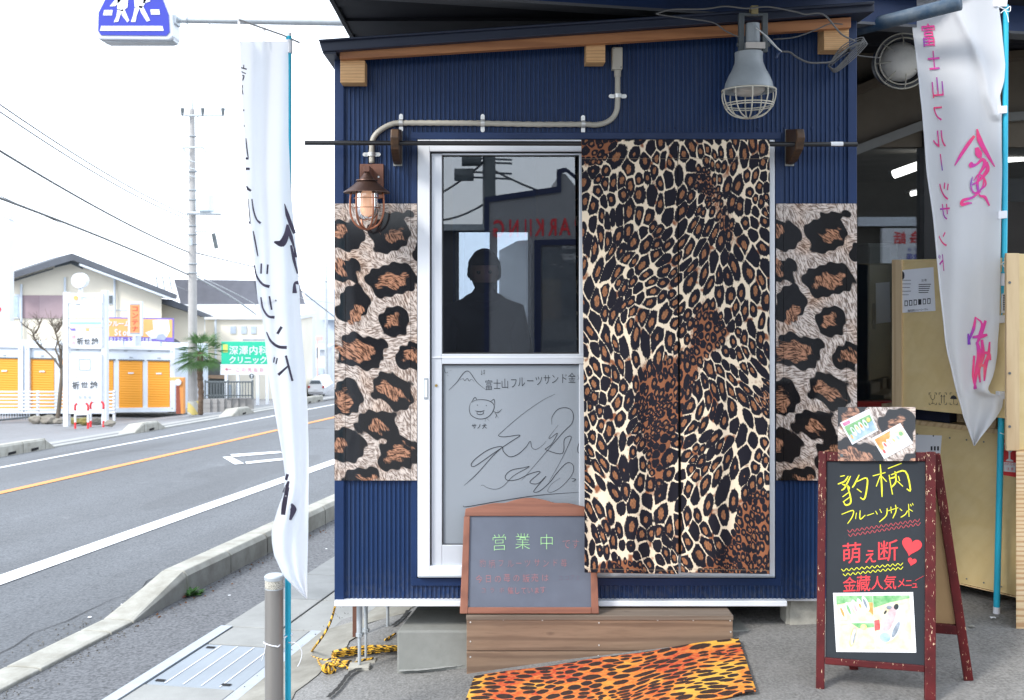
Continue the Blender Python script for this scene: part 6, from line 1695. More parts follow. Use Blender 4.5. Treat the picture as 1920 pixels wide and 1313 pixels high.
# far grey building, pink frame, second pole
dG = dC+50
gb = thing('far_grey_building', W(590, 740, dG), 'pale blue grey block far down the road beside the hut edge', 'building')
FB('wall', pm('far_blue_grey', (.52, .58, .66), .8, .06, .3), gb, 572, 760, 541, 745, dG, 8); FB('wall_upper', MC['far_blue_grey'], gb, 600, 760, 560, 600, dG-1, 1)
for (x, y) in ((563, 607), (578, 686), (592, 686)): FB('window', pm('far_dark_window', (.3, .36, .44), .4), gb, x, x+9, y, y+5 if y > 650 else y+17, dG-.4, .4)
fw_ = thing('far_white_building', W(560, 745, dG-8), 'bleached white low building behind the parked car', 'building')
FB('wall', FW, fw_, 556, 612, 655, 745, dG-6, 3); FB('roof', FG, fw_, 554, 614, 651, 656, dG-6.4, 3.6); FB('window', MC['pale_window'], fw_, 590, 606, 690, 702, dG-6.3, .2)
sf = thing('pink_sign_frame', W(585, 740, dG-14), 'faded pink sign frame on two thin posts above the parked car', 'sign')
pk_ = pm('faded_pink', (.78, .5, .46), .7)
FB('top_panel', pk_, sf, 562, 604, 631, 639, dG-14, .2); FB('white_panel', FW, sf, 569, 599, 652, 672, dG-14, .2)
for x in (572, 594): FB('post', pk_, sf, x, x+2, 639, 742, dG-14, .15)
# parked car seen from behind
p, dK = far(592, 742)
dK = min(dK, dG-16); p = W(592, 742, dK)
ck = dK/F
car = thing('parked_car', p, 'small white car parked facing away at the far end of the road', 'car')
cm = pm('white_car_paint', (.8, .82, .85), .3, .02, 1)
PP('body', cm, car, [(578, 740), (607, 740), (609, 728), (605, 721), (602, 713), (597, 711.5), (585, 711.5), (581, 714), (578, 722), (576, 728)], dK, 2.4, bevel=.03)
PP('rear_window', pm('car_glass', (.12, .15, .18), .1), car, [(580, 720), (602, 720), (599, 714), (583, 714)], dK-.02, .02)
for x in (577, 604): FB('tail_light', pm('tail_red', (.5, .03, .02), .3), car, x, x+4, 724, 728, dK-.03, .03)
FB('number_plate', M['paper'], car, 588, 596, 729, 732.5, dK-.03, .03); FB('bumper', pm('bumper_grey', (.4, .4, .42), .5), car, 578, 606, 735, 738, dK-.05, .06)
for x in (582, 603): MB().lathe([(0, -.12), (4*ck, -.12), (4*ck, .12), (0, .12)], W(x, 739.5, dK+.4), (1, 0, 0), 16).build('wheel', M['rubber'], car)
# second slender pole near the hut edge
pl2 = thing('utility_pole', W(612, 742, dG-18), 'thin distant utility pole just left of the hut edge', 'utility pole', 'utility poles along the road')
MB().tube([W(612.5, 745, dG-18), W(611.5, 600, dG-18), W(611, 492, dG-18)], [.11, .1, .07], 10).build('pole', M['galv'], pl2, smooth=2)
MB().tube([W(606, 612, dG-18), W(619, 612, dG-18)], .03, 6).build('cross_arm', M['galv'], pl2)

# main utility pole
p, dP = far(361, 777)
up = thing('utility_pole', p, 'tall concrete utility pole with pale transformer box across the road', 'utility pole', 'utility poles along the road')
polec = pm('pole_concrete', (.42, .41, .4), .8, .15, 6)
MB().tube([W(361.5, 778, dP), W(361, 500, dP), W(360, 205, dP)], [9.2*dP/F, 7.6*dP/F, 5*dP/F], 16).build('pole', polec, up, smooth=2)
MB().tube([W(360, 206, dP), W(360, 165, dP)], [.045, .02], 8).build('pole_top_rod', M['galv'], up)
kk_ = dP/F
def arm(pts, r=.03, name='cross_arm'): MB().tube([W(x, y, dP-.2) for x, y in pts], r, 6).build(name, M['galv'], up)
arm([(341, 217), (419, 217)]); arm([(343, 277), (382, 277)]); arm([(342, 277), (350, 286)]); arm([(380, 276), (386, 286)]); arm([(351, 400), (415, 401)], .05); arm([(366, 434), (404, 435)], .025)
for (x, y) in ((342, 211), (380, 211), (418, 211)): MB().tube([W(x, y+6, dP-.2), W(x, y-8, dP-.2)], [.035, .06], 8).build('insulator', M['lampdark'], up)
for i, y in enumerate((300, 314, 328)): arm([(325, y+2), (344, y-1), (366, y+4), (376, y+14)], .018, 'cable_arm')
FB('transformer', pm('transformer_paint', (.62, .72, .8), .5, .06, 2), up, 371, 394, 363, 397, dP-.3, .5, bevel=.05)
FB('transformer_base', M['lampgrey'], up, 375, 391, 397, 401, dP-.25, .4)
FB('switch_box', M['galv'], up, 352, 358, 446, 460, dP-.35, .15)
MB().tube([W(400, 438, dP), W(406, 466, dP)], .06, 8).build('hanging_fitting', M['lampdark'], up)
for y in (256, 322, 357, 375, 424, 440, 458, 495, 512): MB().tube(circle(W(361, y, dP), (5.5+(y-205)*.008)*kk_*1.08, (1, 0, 0), (0, 1, 0), 16), .02, 5, cap=False).build('pole_band', M['lampgrey'], up)
stw = NT('yellow_black_guard'); w3 = stw.n('TexWave', {'Vector': stw.map(stw.coord(), (1, 1, 1)), 'Scale': 1.2}, wave_type='BANDS', bands_direction='DIAGONAL')
stw = stw.fin(stw.mix(stw.ramp(w3.outputs[1], [(.48, 0), (.52, 1)]), (.75, .6, .2), (.55, .55, .5)), .6)
MB().tube([W(362, 777, dP-.02), W(362, 752, dP-.02)], 10.2*kk_, 14).build('stripe_guard', stw, up, smooth=2)
# wires
def oh(p0, d0, p1, d1, r, sag, label, m='wire'):
    a, b = W(*p0, d0), W(*p1, d1); pts = []
    for i in range(21):
        t = i/20; q = a.lerp(b, t); q.z -= sag*4*t*(1-t); pts.append(q)
    tag(MB().tube(pts, r, 5).build('overhead_wire', M[m], smooth=True), label, 'wire', 'overhead wires')
def wr(p0, d0, p1, d1, mid, r, label, m='wire'):
    """wire whose middle passes at photo row mid"""
    a, b = W(*p0, d0), W(*p1, d1); c = a.lerp(b, .5); px = VX+c.x*F/(c.y+D); tgt = W(px, mid(px) if callable(mid) else mid, c.y+D)
    oh(p0, d0, p1, d1, r, c.z-tgt.z, label, m)
wr((-60, 154), 16, (353, 405), dP, lambda x: 195+(405-195)*x/353+12, .014, 'upper thin overhead wire left of the main pole, higher of a close pair')
wr((-60, 168), 16, (353, 412), dP, lambda x: 207+(412-207)*x/353+14, .014, 'upper thin overhead wire left of the main pole, lower of a close pair')
wr((-60, 246), 15, (353, 473), dP, lambda x: 285+(473-285)*x/353+8, .021, 'thick dark overhead wire reaching the main pole below its transformer')
wr((-60, 350), 15, (352, 515), dP, lambda x: 352+(515-352)*x/352+4, .023, 'lower thick overhead wire reaching the main pole at roof height')
wr((-60, 340), 15, (350, 522), dP, lambda x: 366+(522-366)*x/350+2, .007, 'lowest thin overhead wire running to the main pole')
for i, (a, b, q) in enumerate(((0, 20, 205), (60, 10, 215), (115, 0, 212), (170, 0, 214))):
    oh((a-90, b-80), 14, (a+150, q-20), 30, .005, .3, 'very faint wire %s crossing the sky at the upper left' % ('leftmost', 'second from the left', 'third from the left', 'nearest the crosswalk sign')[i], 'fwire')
wr((366, 474), dP, (620, 530), dP+25, 513, .02, 'wire from the main pole running right behind the left banner, highest one')
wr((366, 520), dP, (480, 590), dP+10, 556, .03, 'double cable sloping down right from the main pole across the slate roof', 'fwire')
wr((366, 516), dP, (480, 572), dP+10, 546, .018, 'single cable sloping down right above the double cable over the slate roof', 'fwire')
wr((558, 540), dP+10, (640, 604), dP+22, 577, .022, 'drooping cable between the left banner and the hut edge')
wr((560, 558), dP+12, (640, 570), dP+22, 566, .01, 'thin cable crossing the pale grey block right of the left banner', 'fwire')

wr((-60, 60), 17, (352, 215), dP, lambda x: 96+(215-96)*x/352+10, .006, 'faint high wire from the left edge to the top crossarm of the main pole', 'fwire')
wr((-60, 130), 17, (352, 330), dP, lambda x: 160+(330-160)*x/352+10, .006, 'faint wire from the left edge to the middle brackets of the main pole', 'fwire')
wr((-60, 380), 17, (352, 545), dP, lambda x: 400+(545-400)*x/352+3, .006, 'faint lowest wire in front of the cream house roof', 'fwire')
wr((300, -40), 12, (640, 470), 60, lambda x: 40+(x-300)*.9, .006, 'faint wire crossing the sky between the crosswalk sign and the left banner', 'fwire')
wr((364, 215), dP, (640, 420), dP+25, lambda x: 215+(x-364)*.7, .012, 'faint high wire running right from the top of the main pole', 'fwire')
# crosswalk sign on an overhead arm
dX = 11.5
cs_ = thing('crosswalk_sign', W(250, 38, dX), 'blue crosswalk sign box with white walking figures hanging from a long grey overhead arm', 'road sign')
SGB = pm('sign_blue', (.02, .035, .4), .4, .05, 2); SGW = pm('sign_white', (.8, .82, .86), .4, .03)
outer = [(178, 62), (184, 74), (317, 75), (325, 68), (322, 26), (307, -12), (252, -64), (196, -12), (179, 22)]
PP('box', FW, cs_, outer, dX, .28, bevel=.02)
PP('underside_lip', M['galv'], cs_, [(186, 74), (324, 74), (327, 66), (325, 76), (316, 79), (196, 79)], dX+.06, .2)
inner = [(184, 58), (189, 66), (312, 67), (318, 60), (316, 28), (302, -8), (252, -54), (201, -8), (185, 24)]
PP('blue_face', SGB, cs_, inner, dX-.012, .01)
Zc = lambda pts: [(x/2.909, y/2.909) for x, y in pts]
def fig(parts, nm='walking_figure'):
    mb = MB()
    for q in parts: mb.slab([W(x, y, dX-.018) for x, y in Zc(q)], (0, .005, 0))
    mb.build(nm, SGW, cs_)
fig([[(640, -20), (700, -20), (695, 40), (668, 62), (640, 55)], [(598, 35), (622, 5), (650, -12), (660, 4), (628, 34)], [(640, 50), (668, 55), (655, 85), (645, 118), (620, 122), (635, 90)], [(664, 50), (680, 55), (704, 112), (694, 122), (664, 82)], [(645, -75), (675, -75), (680, -45), (660, -30), (640, -45)]])
fig([[(730, -20), (805, -20), (790, 20), (775, 45), (735, 45)], [(785, -30), (820, -10), (818, 8), (780, 20)], [(735, 40), (760, 45), (745, 85), (738, 120), (714, 120), (726, 85)], [(755, 30), (780, 35), (800, 75), (818, 112), (800, 118), (770, 70)], [(745, -85), (780, -85), (785, -50), (760, -30), (740, -50)]])
fig([[(552, 142), (885, 142), (893, 168), (545, 168)]], 'white_stripe'); fig([[(568, 55), (614, 55), (610, 84), (562, 84)]], 'white_stripe'); fig([[(820, 52), (868, 52), (872, 80), (824, 80)]], 'white_stripe')
p1, p2 = W(327, 38, dX+.14), W(760, 42, dX+.14)
MB().tube([p1, W(352, 38, dX+.14)], .035, 12).build('arm_joint', M['galv'], cs_, smooth=2)
MB().tube([W(350, 37.5, dX+.14), W(352, 37.5, dX+.14)], .05, 12).build('arm_collar', M['galv'], cs_, smooth=2)
MB().tube([W(352, 37.5, dX+.14), p2], [.038, .055], 14).build('arm', M['galv'], cs_, smooth=2)
q = Vector(p2); q.z = -.5; MB().tube([p2+Vector((0, 0, .1)), q], .08, 14).build('mast', M['galv'], cs_, smooth=2)
FB('hinge', M['galv'], cs_, 322, 330, 28, 44, dX+.05, .18)

# sign pylon
p, dY = far(158, 800)
py = thing('sign_pylon', p, 'tall white sign pylon with several name panels and a round top, beside the bare tree', 'sign pylon')
FB('post', FW, py, 118, 127, 548, 800, dY, .2); FB('post', FW, py, 190, 199, 545, 796, dY, .2)
def pan(x0, x1, y0, y1, m=FW): return FB('name_panel', m, py, x0, x1, y0, y1, dY-.06, .25)
fp = pm('pylon_panel', (.74, .8, .84), .5, .03, 2); 
pan(128, 192, 550, 569); pan(129, 191, 571, 597, fp); pan(129, 191, 599, 614, fp); pan(129, 191, 616, 650, FW); pan(129, 190, 664, 776, FW)
MB().lathe([(0, -.12), (14*dY/F, -.12), (14*dY/F, .1), (0, .1)], W(150, 526, dY), (0, -1, 0), 28).build('round_top', FW, py)
FB('top_stem', FW, py, 147, 153, 538, 551, dY, .1)
PP('panel_shadow_strip', M['lampgrey'], py, [(138, 569.5), (150, 569.5), (150, 572), (144, 572)], dY-.07, .02)
mb = MB(); gy_ = lambda x, y: W(x, y, dY-.075)
mb.add([gy_(142+4.5*math.cos(w), 559+4.5*math.sin(w)) for w in np.arange(0, 6.28, .6)], [tuple(range(11))]); mb.build('orange_mark', orr, py)
mb = MB(); letters(mb, line_of('絵門ルネッサン', 150, 559, 184, 559, 5.5, 7, 0), gy_); mb.build('panel_lettering', pm('blue_grey_print', (.35, .42, .5), .6), py)
mb = MB(); letters(mb, [('焼', 138, 632, 8, 8), ('肉', 138, 643, 8, 8)], gy_); mb.build('panel_lettering', MC['pale_red_print'], py)
mb = MB(); letters(mb, [('折', 150, 640, 13, 14, 0, 0, 1, .02), ('世', 163, 641, 12, 11, 0, 0, 1, .02), ('絵', 178, 640, 14, 14, 0, 0, 1, .02), ('折', 142, 723, 14, 16, 0, 0, 1, .02), ('世', 158, 722, 14, 12, 0, 0, 1, .02), ('絵', 176, 722, 15, 15, 0, 0, 1, .02)], gy_); mb.build('panel_lettering', pm('dark_grey_print', (.05, .055, .06), .6), py)
mb = MB(); letters(mb, line_of('ギャラリー', 140, 708, 178, 708, 5, 5, 0)+line_of('駐車場', 146, 745, 172, 745, 7, 7, 0), gy_); 
for q in ([(148, 674), (169, 674)], [(169, 674), (169, 694)], [(169, 694), (148, 694)], [(148, 694), (148, 674)]): stroke(mb, q, 1.2, gy_, 0, 1)
letters(mb, line_of('ギフト', 151, 684, 166, 684, 4.5, 5, 0), gy_); mb.build('panel_lettering', MC['blue_grey_print'], py)
PP('coloured_strip', pm('teal_strip', (.35, .62, .72), .6), py, [(131, 604), (189, 604), (189, 608), (131, 608)], dY-.07, .005)
PP('coloured_strip', orr, py, [(161, 616.5), (167, 616.5), (167, 621), (161, 621)], dY-.07, .005); PP('coloured_strip', MC['violet_border'], py, [(131, 616.5), (141, 616.5), (142, 620), (133, 620)], dY-.07, .005)
# left edge white sign, partly in view
ls = thing('white_roadside_sign', W(0, 640, dY+2), 'plain white roadside sign cut by the left edge of the photo', 'sign')
FB('panel', FW, ls, -60, 17, 392, 603, dY+2, .3); MB().lathe([(0, .01), (5.5*dY/F, .01), (5.5*dY/F, 0)], W(-3, 580, dY+1.99), (0, -1, 0), 20).build('red_dot', M['redchalk'], ls)
FB('post', FW, ls, -30, -20, 603, 800, dY+2, .3)
# arch barriers
for (x0, x1, yb, lab) in ((138, 168, 804, 'left of two red and white arched barriers before the sign pylon'), (167, 197, 801, 'right of two red and white arched barriers before the sign pylon')):
    p, dA = far((x0+x1)/2, yb)
    ar = thing('arch_barrier', p, lab, 'barrier', 'red and white arched barriers')
    r = 2.1*dA/F; RW = M['redchalk']
    for x in (x0+3, x1-3):
        MB().tube([W(x, yb, dA), W(x, yb-12, dA)], r, 8).build('red_foot', RW, ar, smooth=2)
        MB().tube([W(x, yb-12, dA), W(x, yb-34, dA)], r, 8).build('white_leg', FW, ar, smooth=2)
    MB().tube(smoothpath([W(x0+3, yb-34, dA), W(x0+3, yb-43, dA), W(x0+7, yb-48, dA)], 4), r, 8).build('red_corner', RW, ar, smooth=True)
    MB().tube(smoothpath([W(x1-3, yb-34, dA), W(x1-3, yb-43, dA), W(x1-7, yb-48, dA)], 4), r, 8).build('red_corner', RW, ar, smooth=True)
    MB().tube([W(x0+7, yb-48, dA), W(x1-7, yb-48, dA)], r, 8).build('white_top', FW, ar, smooth=2)
    MB().tube([W(x0+3, yb-26, dA), W(x1-3, yb-27, dA)], r*.8, 8).build('cross_bar', FW, ar, smooth=2)
# white pipe fence
p, dF = far(70, 786)
fe = thing('white_pipe_fence', p, 'low white pipe fence in front of the storage containers', 'fence')
for x in (70, 213): FB('post', FW, fe, x-2, x+2, 733, 788 if x < 100 else 792, dF, .08)
for i in range(7): MB().tube([W(-80, 735+i*6.6, dF), W(215, 735+i*6.6, dF)], .028, 6).build('rail', FW, fe)
lf = thing('low_grey_fence', W(0, 788, dF-.5), 'low grey mesh fence at the left edge', 'fence')
MB().tube([W(-60, 794, dF-1), W(56, 782, dF-.6)], .03, 6).build('top_rail', M['lampdark'], lf)
for i in range(20): MB().tube([W(-40+i*5, 776, dF-.5), W(-40+i*5, 787, dF-.5)], .012, 4).build('picket', FG, lf)
# rocks and low hedge round the tree
random.seed(21)
stone = pm('mossy_stone', (.2, .19, .15), .9, .35, 3, .5, 8, col2=(.28, .25, .22)); hedge = pm('low_hedge', (.13, .15, .06), .9, .4, 5, .8, 20, col2=(.3, .22, .06))
def rock(c, rx, ry, rz, m, name, label=None, seed=0, cat='rock', group=None):
    me = bpy.data.meshes.new(name); bm = bmesh.new(); bmesh.ops.create_icosphere(bm, subdivisions=3, radius=1)
    for v in bm.verts:
        n = mnoise.noise(v.co*1.6+Vector((seed*3.1, 0, 0)))*.3+mnoise.noise(v.co*4+Vector((seed, 0, 0)))*.12
        v.co *= 1+n; v.co = Vector((v.co.x*rx, v.co.y*ry, v.co.z*rz))
    bm.to_mesh(me); bm.free(); me.materials.append(m)
    o = bpy.data.objects.new(name, me); link(o); o.location = c; return tag(o, label, cat, group)
for i, (x, y, r, m, nm, lab) in enumerate(((68, 787, 14, stone, 'rock', 'leftmost mossy rock at the foot of the bare tree'), (90, 787, 16, stone, 'rock', 'second mossy rock left of the bare tree trunk'), (109, 790, 10, stone, 'rock', 'mossy rock right at the bare tree trunk'), (139, 790, 13, hedge, 'shrub', 'low shrub behind the left arched barrier'), (158, 790, 13, hedge, 'shrub', 'yellowish low shrub between the arched barriers'), (183, 791, 13, stone, 'rock', 'mossy rock behind the right arched barrier'), (206, 794, 11, stone, 'rock', 'rightmost low rock by the white fence post'))):
    p, d = far(x, y+6); c = W(x, y, d+.3); rock(c, r*d/F, r*d/F*.6, r*d/F*.55, m, nm, lab, i, nm, 'rocks and shrubs round the bare tree')
p0, d0 = far(130, 800)
# bare tree
random.seed(5)
p, dT = far(110, 789)
tr_ = thing('bare_tree', p, 'small leafless tree left of the sign pylon', 'tree')
bark = pm('tree_bark', (.16, .13, .1), .9, .3, 12, .4, 30)
def limb(pts, r0, r1): 
    P = smoothpath([W(x, y, dT+.1*math.sin(x)) for x, y in pts], 4); return P, [r0+(r1-r0)*i/(len(P)-1) for i in range(len(P))]
kt = dT/F
P_1, r_1 = limb([(106, 790), (110, 770), (113, 735), (116, 700), (114, 682), (110, 668)], 4.4*kt, 2.6*kt)
MB().tube(P_1, r_1, 10).build('trunk', bark, tr_, smooth=True)
br_ = MB()
for pts in ([(113, 690), (100, 672), (84, 656), (68, 640), (60, 622), (48, 612), (38, 604)], [(114, 700), (113, 660), (106, 630), (99, 612), (92, 600)], [(110, 668), (104, 655), (108, 640), (104, 618), (112, 606)], [(66, 625), (74, 610), (70, 600)], [(84, 656), (72, 648), (62, 630)], [(104, 625), (112, 615), (116, 600)], [(115, 690), (116, 660), (118, 650)]):
    P, r = limb(pts, 2.0*kt, .7*kt); br_.tube(P, r, 6)
    for k in range(26):
        i = random.randrange(len(P)//3, len(P)); q = P[i]; a = random.uniform(-2.6, -.5); L_ = random.uniform(8, 24)*kt
        e = q+Vector((math.cos(a)*L_, random.uniform(-.2, .2), -math.sin(a)*L_)); mth = q.lerp(e, .5)+Vector((random.uniform(-3, 3)*kt, 0, random.uniform(-3, 3)*kt))
        br_.tube([q, mth, e], [.5*kt, .38*kt, .2*kt], 4)
br_.build('crown', bark, tr_)
# palm
p, dM = far(377, 776)
pm_ = thing('palm_tree', p, 'fan palm with shaggy brown trunk behind the utility pole', 'palm tree')
kt = dM/F
def palmtrunk():
    t = NT('palm_trunk'); co = t.coord(); n = t.noise(t.map(co, (8, 8, 14)), 1, 4, .7); t.bump(n.outputs[0], 1, .08)
    return t.fin(t.mix(t.ramp(n, [(.3, 0), (.7, 1)]), (.07, .045, .03), (.22, .15, .1)), .9)
mb = MB(); P = smoothpath([W(x, y, dM) for x, y in ((376, 778), (377, 740), (375, 700), (376, 660))], 8)
mb.tube(P, [(4.5+1.6*abs(math.sin(i*1.9)))*kt for i in range(len(P))], 12); mb.build('trunk', palmtrunk(), pm_, smooth=True)
fr_ = pm('palm_frond', (.05, .13, .035), .6, .4, 4, col2=(.12, .24, .07)); random.seed(9)
hub = W(376, 660, dM)
for i in range(46):
    az = random.uniform(0, 6.28); el = random.uniform(-.75, 1.35); R_ = random.uniform(38, 58)*kt
    dr_ = Vector((math.cos(az)*math.cos(el), math.sin(az)*math.cos(el), math.sin(el)))
    tip = hub+dr_*R_*.55+Vector((0, 0, -.02)); side = dr_.cross(UP).normalized() if abs(dr_.z) < .98 else Vector((1, 0, 0)); upv = side.cross(dr_)
    mb = MB(); mb.tube([hub, tip], .5*kt, 4)
    for k in range(-6, 7):
        a = k*.2; q = tip+(dr_*math.cos(a)+side*math.sin(a))*R_*random.uniform(.42, .6)+Vector((0, 0, -abs(k)*.3*kt-R_*.08)); w = side*math.cos(a)*.9*kt-dr_*math.sin(a)*.9*kt
        m_ = tip.lerp(q, .5)+upv*.8*kt
        mb.add([tip, m_+w, q, m_-w], [(0, 1, 2, 3)])
    mb.build('frond', fr_, pm_)
# orange gate machine, fence and wall
og = thing('orange_ticket_post', W(335, 775, dC-.6), 'orange post with round white dial beside the container end', 'post')
PP('post', M['opaint'], og, [(336, 709), (344, 709), (344, 776), (339, 776)], dC-.6, .2); FB('arm', orr, og, 318, 338, 708, 714, dC-.55, .1); FB('body', pm('maroon_side', (.3, .08, .05), .6), og, 330, 338, 718, 776, dC-.5, .2)
MB().lathe([(0, .03), (6*dC/F, .03), (6*dC/F, 0)], W(334, 717, dC-.62), (0, -1, 0), 20).build('dial', FG, og)
p, dW = far(430, 773)
wf = thing('block_wall_fence', p, 'low grey block wall topped by a dark railing behind the palm', 'wall')
for i in range(7):
    x0 = 381+i*13.2
    for j in range(3):
        y0 = 749+j*(8.4-.3*i/6*1); FB('block', pm('grey_block', (.3, .29, .28), .9, .15, 4), wf, x0, x0+12.9, y0-i*.35, y0+8-i*.35, dW+i*.05, .2)
for i in range(17): FB('railing_bar', M['lampdark'], wf, 384+i*5.4, 385.2+i*5.4, 716, 748-i*.1, dW+.1, .03)
FB('railing_rail', M['lampdark'], wf, 383, 474, 715, 718, dW+.1, .04); FB('railing_rail', M['lampdark'], wf, 383, 474, 741, 743, dW+.1, .04)
for x in (383, 426, 472): FB('railing_post', M['lampdark'], wf, x, x+2.4, 713, 749, dW+.08, .06)
rd = thing('round_direction_sign', W(472, 706, dC+3), 'small round dark sign with white arrow below the clinic board', 'road sign')
MB().lathe([(0, .02), (5*dC/F, .02), (5*dC/F, 0)], W(472, 705.5, dC+2), (0, -1, 0), 20).build('disc', M['lampdark'], rd)
PP('arrow', FW, rd, [(471.4, 709), (472.6, 709), (472.6, 705), (474, 705), (472, 702), (470, 705), (471.4, 705)], dC+1.97, .01); FB('post', FG, rd, 471.3, 472.8, 710, 762, dC+2, .04)

# weeds and leaves by the kerb
random.seed(2)
def weed(px, py, n, s, label, red=False):
    p = onroad(px, py, .002); o = MB()
    for i in range(n):
        a = random.uniform(0, 6.28); L_ = random.uniform(.5, 1)*s; w = L_*.2; el = random.uniform(.15, .9)
        d_ = Vector((math.cos(a)*math.cos(el), math.sin(a)*math.cos(el), math.sin(el))); sd_ = Vector((-math.sin(a), math.cos(a), 0))
        m1 = p+d_*L_*.5+Vector((0, 0, .006)); o.add([p, m1+sd_*w, p+d_*L_, m1-sd_*w], [(0, 1, 2, 3)])
    tag(o.build('weed', M['leaf'] if not red else M['redleaf']), label, 'weed', 'weeds along the kerb')
weed(356, 1118, 26, .085, 'green weed growing at the kerb corner where the kerb ramps down'); weed(372, 1116, 12, .06, 'smaller low weed just right of the kerb corner weed'); weed(620, 972, 22, .12, 'green weed at the kerb right beside the hut edge')
weed(343, 1122, 8, .03, 'reddish withered sprig at the kerb corner', True); weed(496, 1036, 8, .035, 'reddish dry leaves at the kerb under the left banner', True); weed(190, 1172, 6, .025, 'brown dry leaf at the low end of the kerb', True)
for (x, y, s, wh) in ((168, 1157, .012, 'left of the ramped kerb'), (430, 1116, .009, 'right of the kerb weed'), (228, 1133, .007, 'above the kerb ramp on the road'), (612, 1029, .01, 'close to the hut edge')):
    p = onroad(x, y, .008); tag(MB().add([p+Vector((s*math.cos(w), s*math.sin(w), 0)) for w in np.arange(0, 6.2, 1.1)], [tuple(range(6))]).build('white_pebble', M['paper']), 'tiny white scrap on the asphalt '+wh, 'litter', 'tiny white scraps on the roadside asphalt')

rg = random.Random(77); gm = MB(); lm = MB()
def bit(mb, x, y, z, s):
    a = rg.uniform(0, 6.28); p = [(x+s*rg.uniform(.6, 1)*math.cos(a+k*2.09), y+s*rg.uniform(.6, 1)*math.sin(a+k*2.09), z) for k in range(3)]+[(x, y, z+s*.7)]
    mb.add(p, [(0, 1, 3), (1, 2, 3), (2, 0, 3)])
for _ in range(1500):
    v = rg.uniform(-2, 9); u = (-2.09+abs(rg.gauss(0, .05))) if rg.random() < .6 else (-2.33-abs(rg.gauss(0, .07))); x, y = XY(u, v); bit(gm, x, y, zroad(u, v)+.003, rg.uniform(.003, .009))
for _ in range(500):
    x = rg.uniform(-.9, 2.6); y = rg.uniform(-1.0, .6)
    if UV(x, y)[0] > -.75: bit(gm, x, y, zyard(x, y)+.004, rg.uniform(.0015, .004))
for _ in range(260):
    v = rg.uniform(-2, 4); u = rg.choice((-.97, -1.02, -.8))+rg.gauss(0, .03); x, y = XY(u, v); bit(gm, x, y, zroad(u, v)+.052, rg.uniform(.002, .006))
gm.build('grit', pm('loose_grit', (.16, .15, .13), .9, .5, 30), kind='stuff')
for _ in range(90):
    v = rg.uniform(.5, 9); u = -2.07+abs(rg.gauss(0, .05)); x, y = XY(u, v); bit(lm, x, y, zroad(u, v)+.004, rg.uniform(.006, .014))
lm.build('leaf_litter', pm('brown_leaf_litter', (.2, .09, .04), .9, .5, 20), kind='stuff')
# small fittings on the far house and clinic
for x in (40, 122, 215): MB().tube([W(x, 533 if x < 100 else 520, dHs-.1), W(x, 650, dHs-.1)], .045, 6).build('downpipe', FG, hs)
FB('air_conditioner', FW, hs, 222, 234, 640, 650, dHs-.4, .4)
PP('eave_shadow_board', M['lampdark'], hs, [(10, 530), (100, 503), (100, 505), (10, 533)], dHs-.08, .05)
for x in (432, 452, 470): FB('clinic_window', MC['pale_window'], cl, x, x+10, 612, 626, dC+11.95, .1)
MB().tube([W(404, 600, dC+11.9), W(404, 700, dC+11.9)], .05, 6).build('downpipe', FG, cl)
# ================================================================== BEHIND THE CAMERA (seen in the door glass)
Yg = .015
def R(px, py, Yr):
    """world point whose mirror image in the door glass is seen at a photo pixel"""
    dv = D+2*Yg-Yr; return Vector(((px-VX)*dv/F, Yr, EYE-(py-VY)*dv/F))
yb_ = -18.0
pk2 = thing('parking_building', R(1010, 700, yb_), 'grey building with dark blue roof edge and red PARKIING lettering, reflected in the door glass', 'building')
gw = pm('grey_cladding', (.3, .31, .33), .7, .1, 1); bt = pm('blue_edge', (.012, .022, .08), .5)
def rslab(pts, y, th, m, name, parent): return MB().slab([R(a, b, y) for a, b in pts], (0, -th, 0)).build(name, m, parent)
rslab([(912, 900), (1700, 900), (1700, 300), (1150, 395), (1092, 366), (1060, 326), (1050, 326), (1050, 352), (912, 372)], yb_, 3, gw, 'wall', pk2)
rslab([(912, 380), (1052, 360), (1052, 326), (1062, 322), (1160, 400), (1160, 388), (1060, 314), (1044, 318), (1044, 350), (908, 370)], yb_+.05, .1, bt, 'roof_edge', pk2)
rslab([(908, 372), (917, 372), (917, 900), (908, 900)], yb_+.04, .1, bt, 'corner_edge', pk2)
rslab([(1002, 450), (1180, 446), (1180, 458), (1014, 460), (1014, 900), (1002, 900)], yb_+.06, .1, bt, 'door_frame', pk2)
rslab([(1016, 462), (1180, 458), (1180, 660), (1016, 660)], yb_+.02, .05, M['glass'], 'window_pane', pk2)
mb = MB(); letters(mb, [(c, x, 428-(x-940)*.03, w, 34, 0, 0, -1, .02) for c, x, w in (('P', 1082, 17), ('A', 1059, 20), ('R', 1036, 18), ('K', 1012, 18), ('I', 991, 14), ('I', 981, 14), ('N', 965, 17), ('G', 936, 21))], lambda x, y: R(x, y, yb_+.03)); mb.build('parking_lettering', M['redchalk'], pk2)
# low dark building to the left behind the camera
lw = thing('low_workshop', (-6, -20, 0), 'long low dark building across the forecourt behind the camera', 'building')
MB().box(-16, .4, -26, -21, -.6, 2.95).build('wall', pm('dark_workshop_wall', (.08, .085, .1), .8, .2, .5), lw); MB().box(-16.3, .6, -26.3, -20.7, 2.95, 3.1).build('roof', M['lampgrey'], lw)
for i in range(5): MB().box(-14+i*2.6, -12.4+i*2.6, -20.99, -20.95, .2, 2.2).build('window', M['glass'], lw)
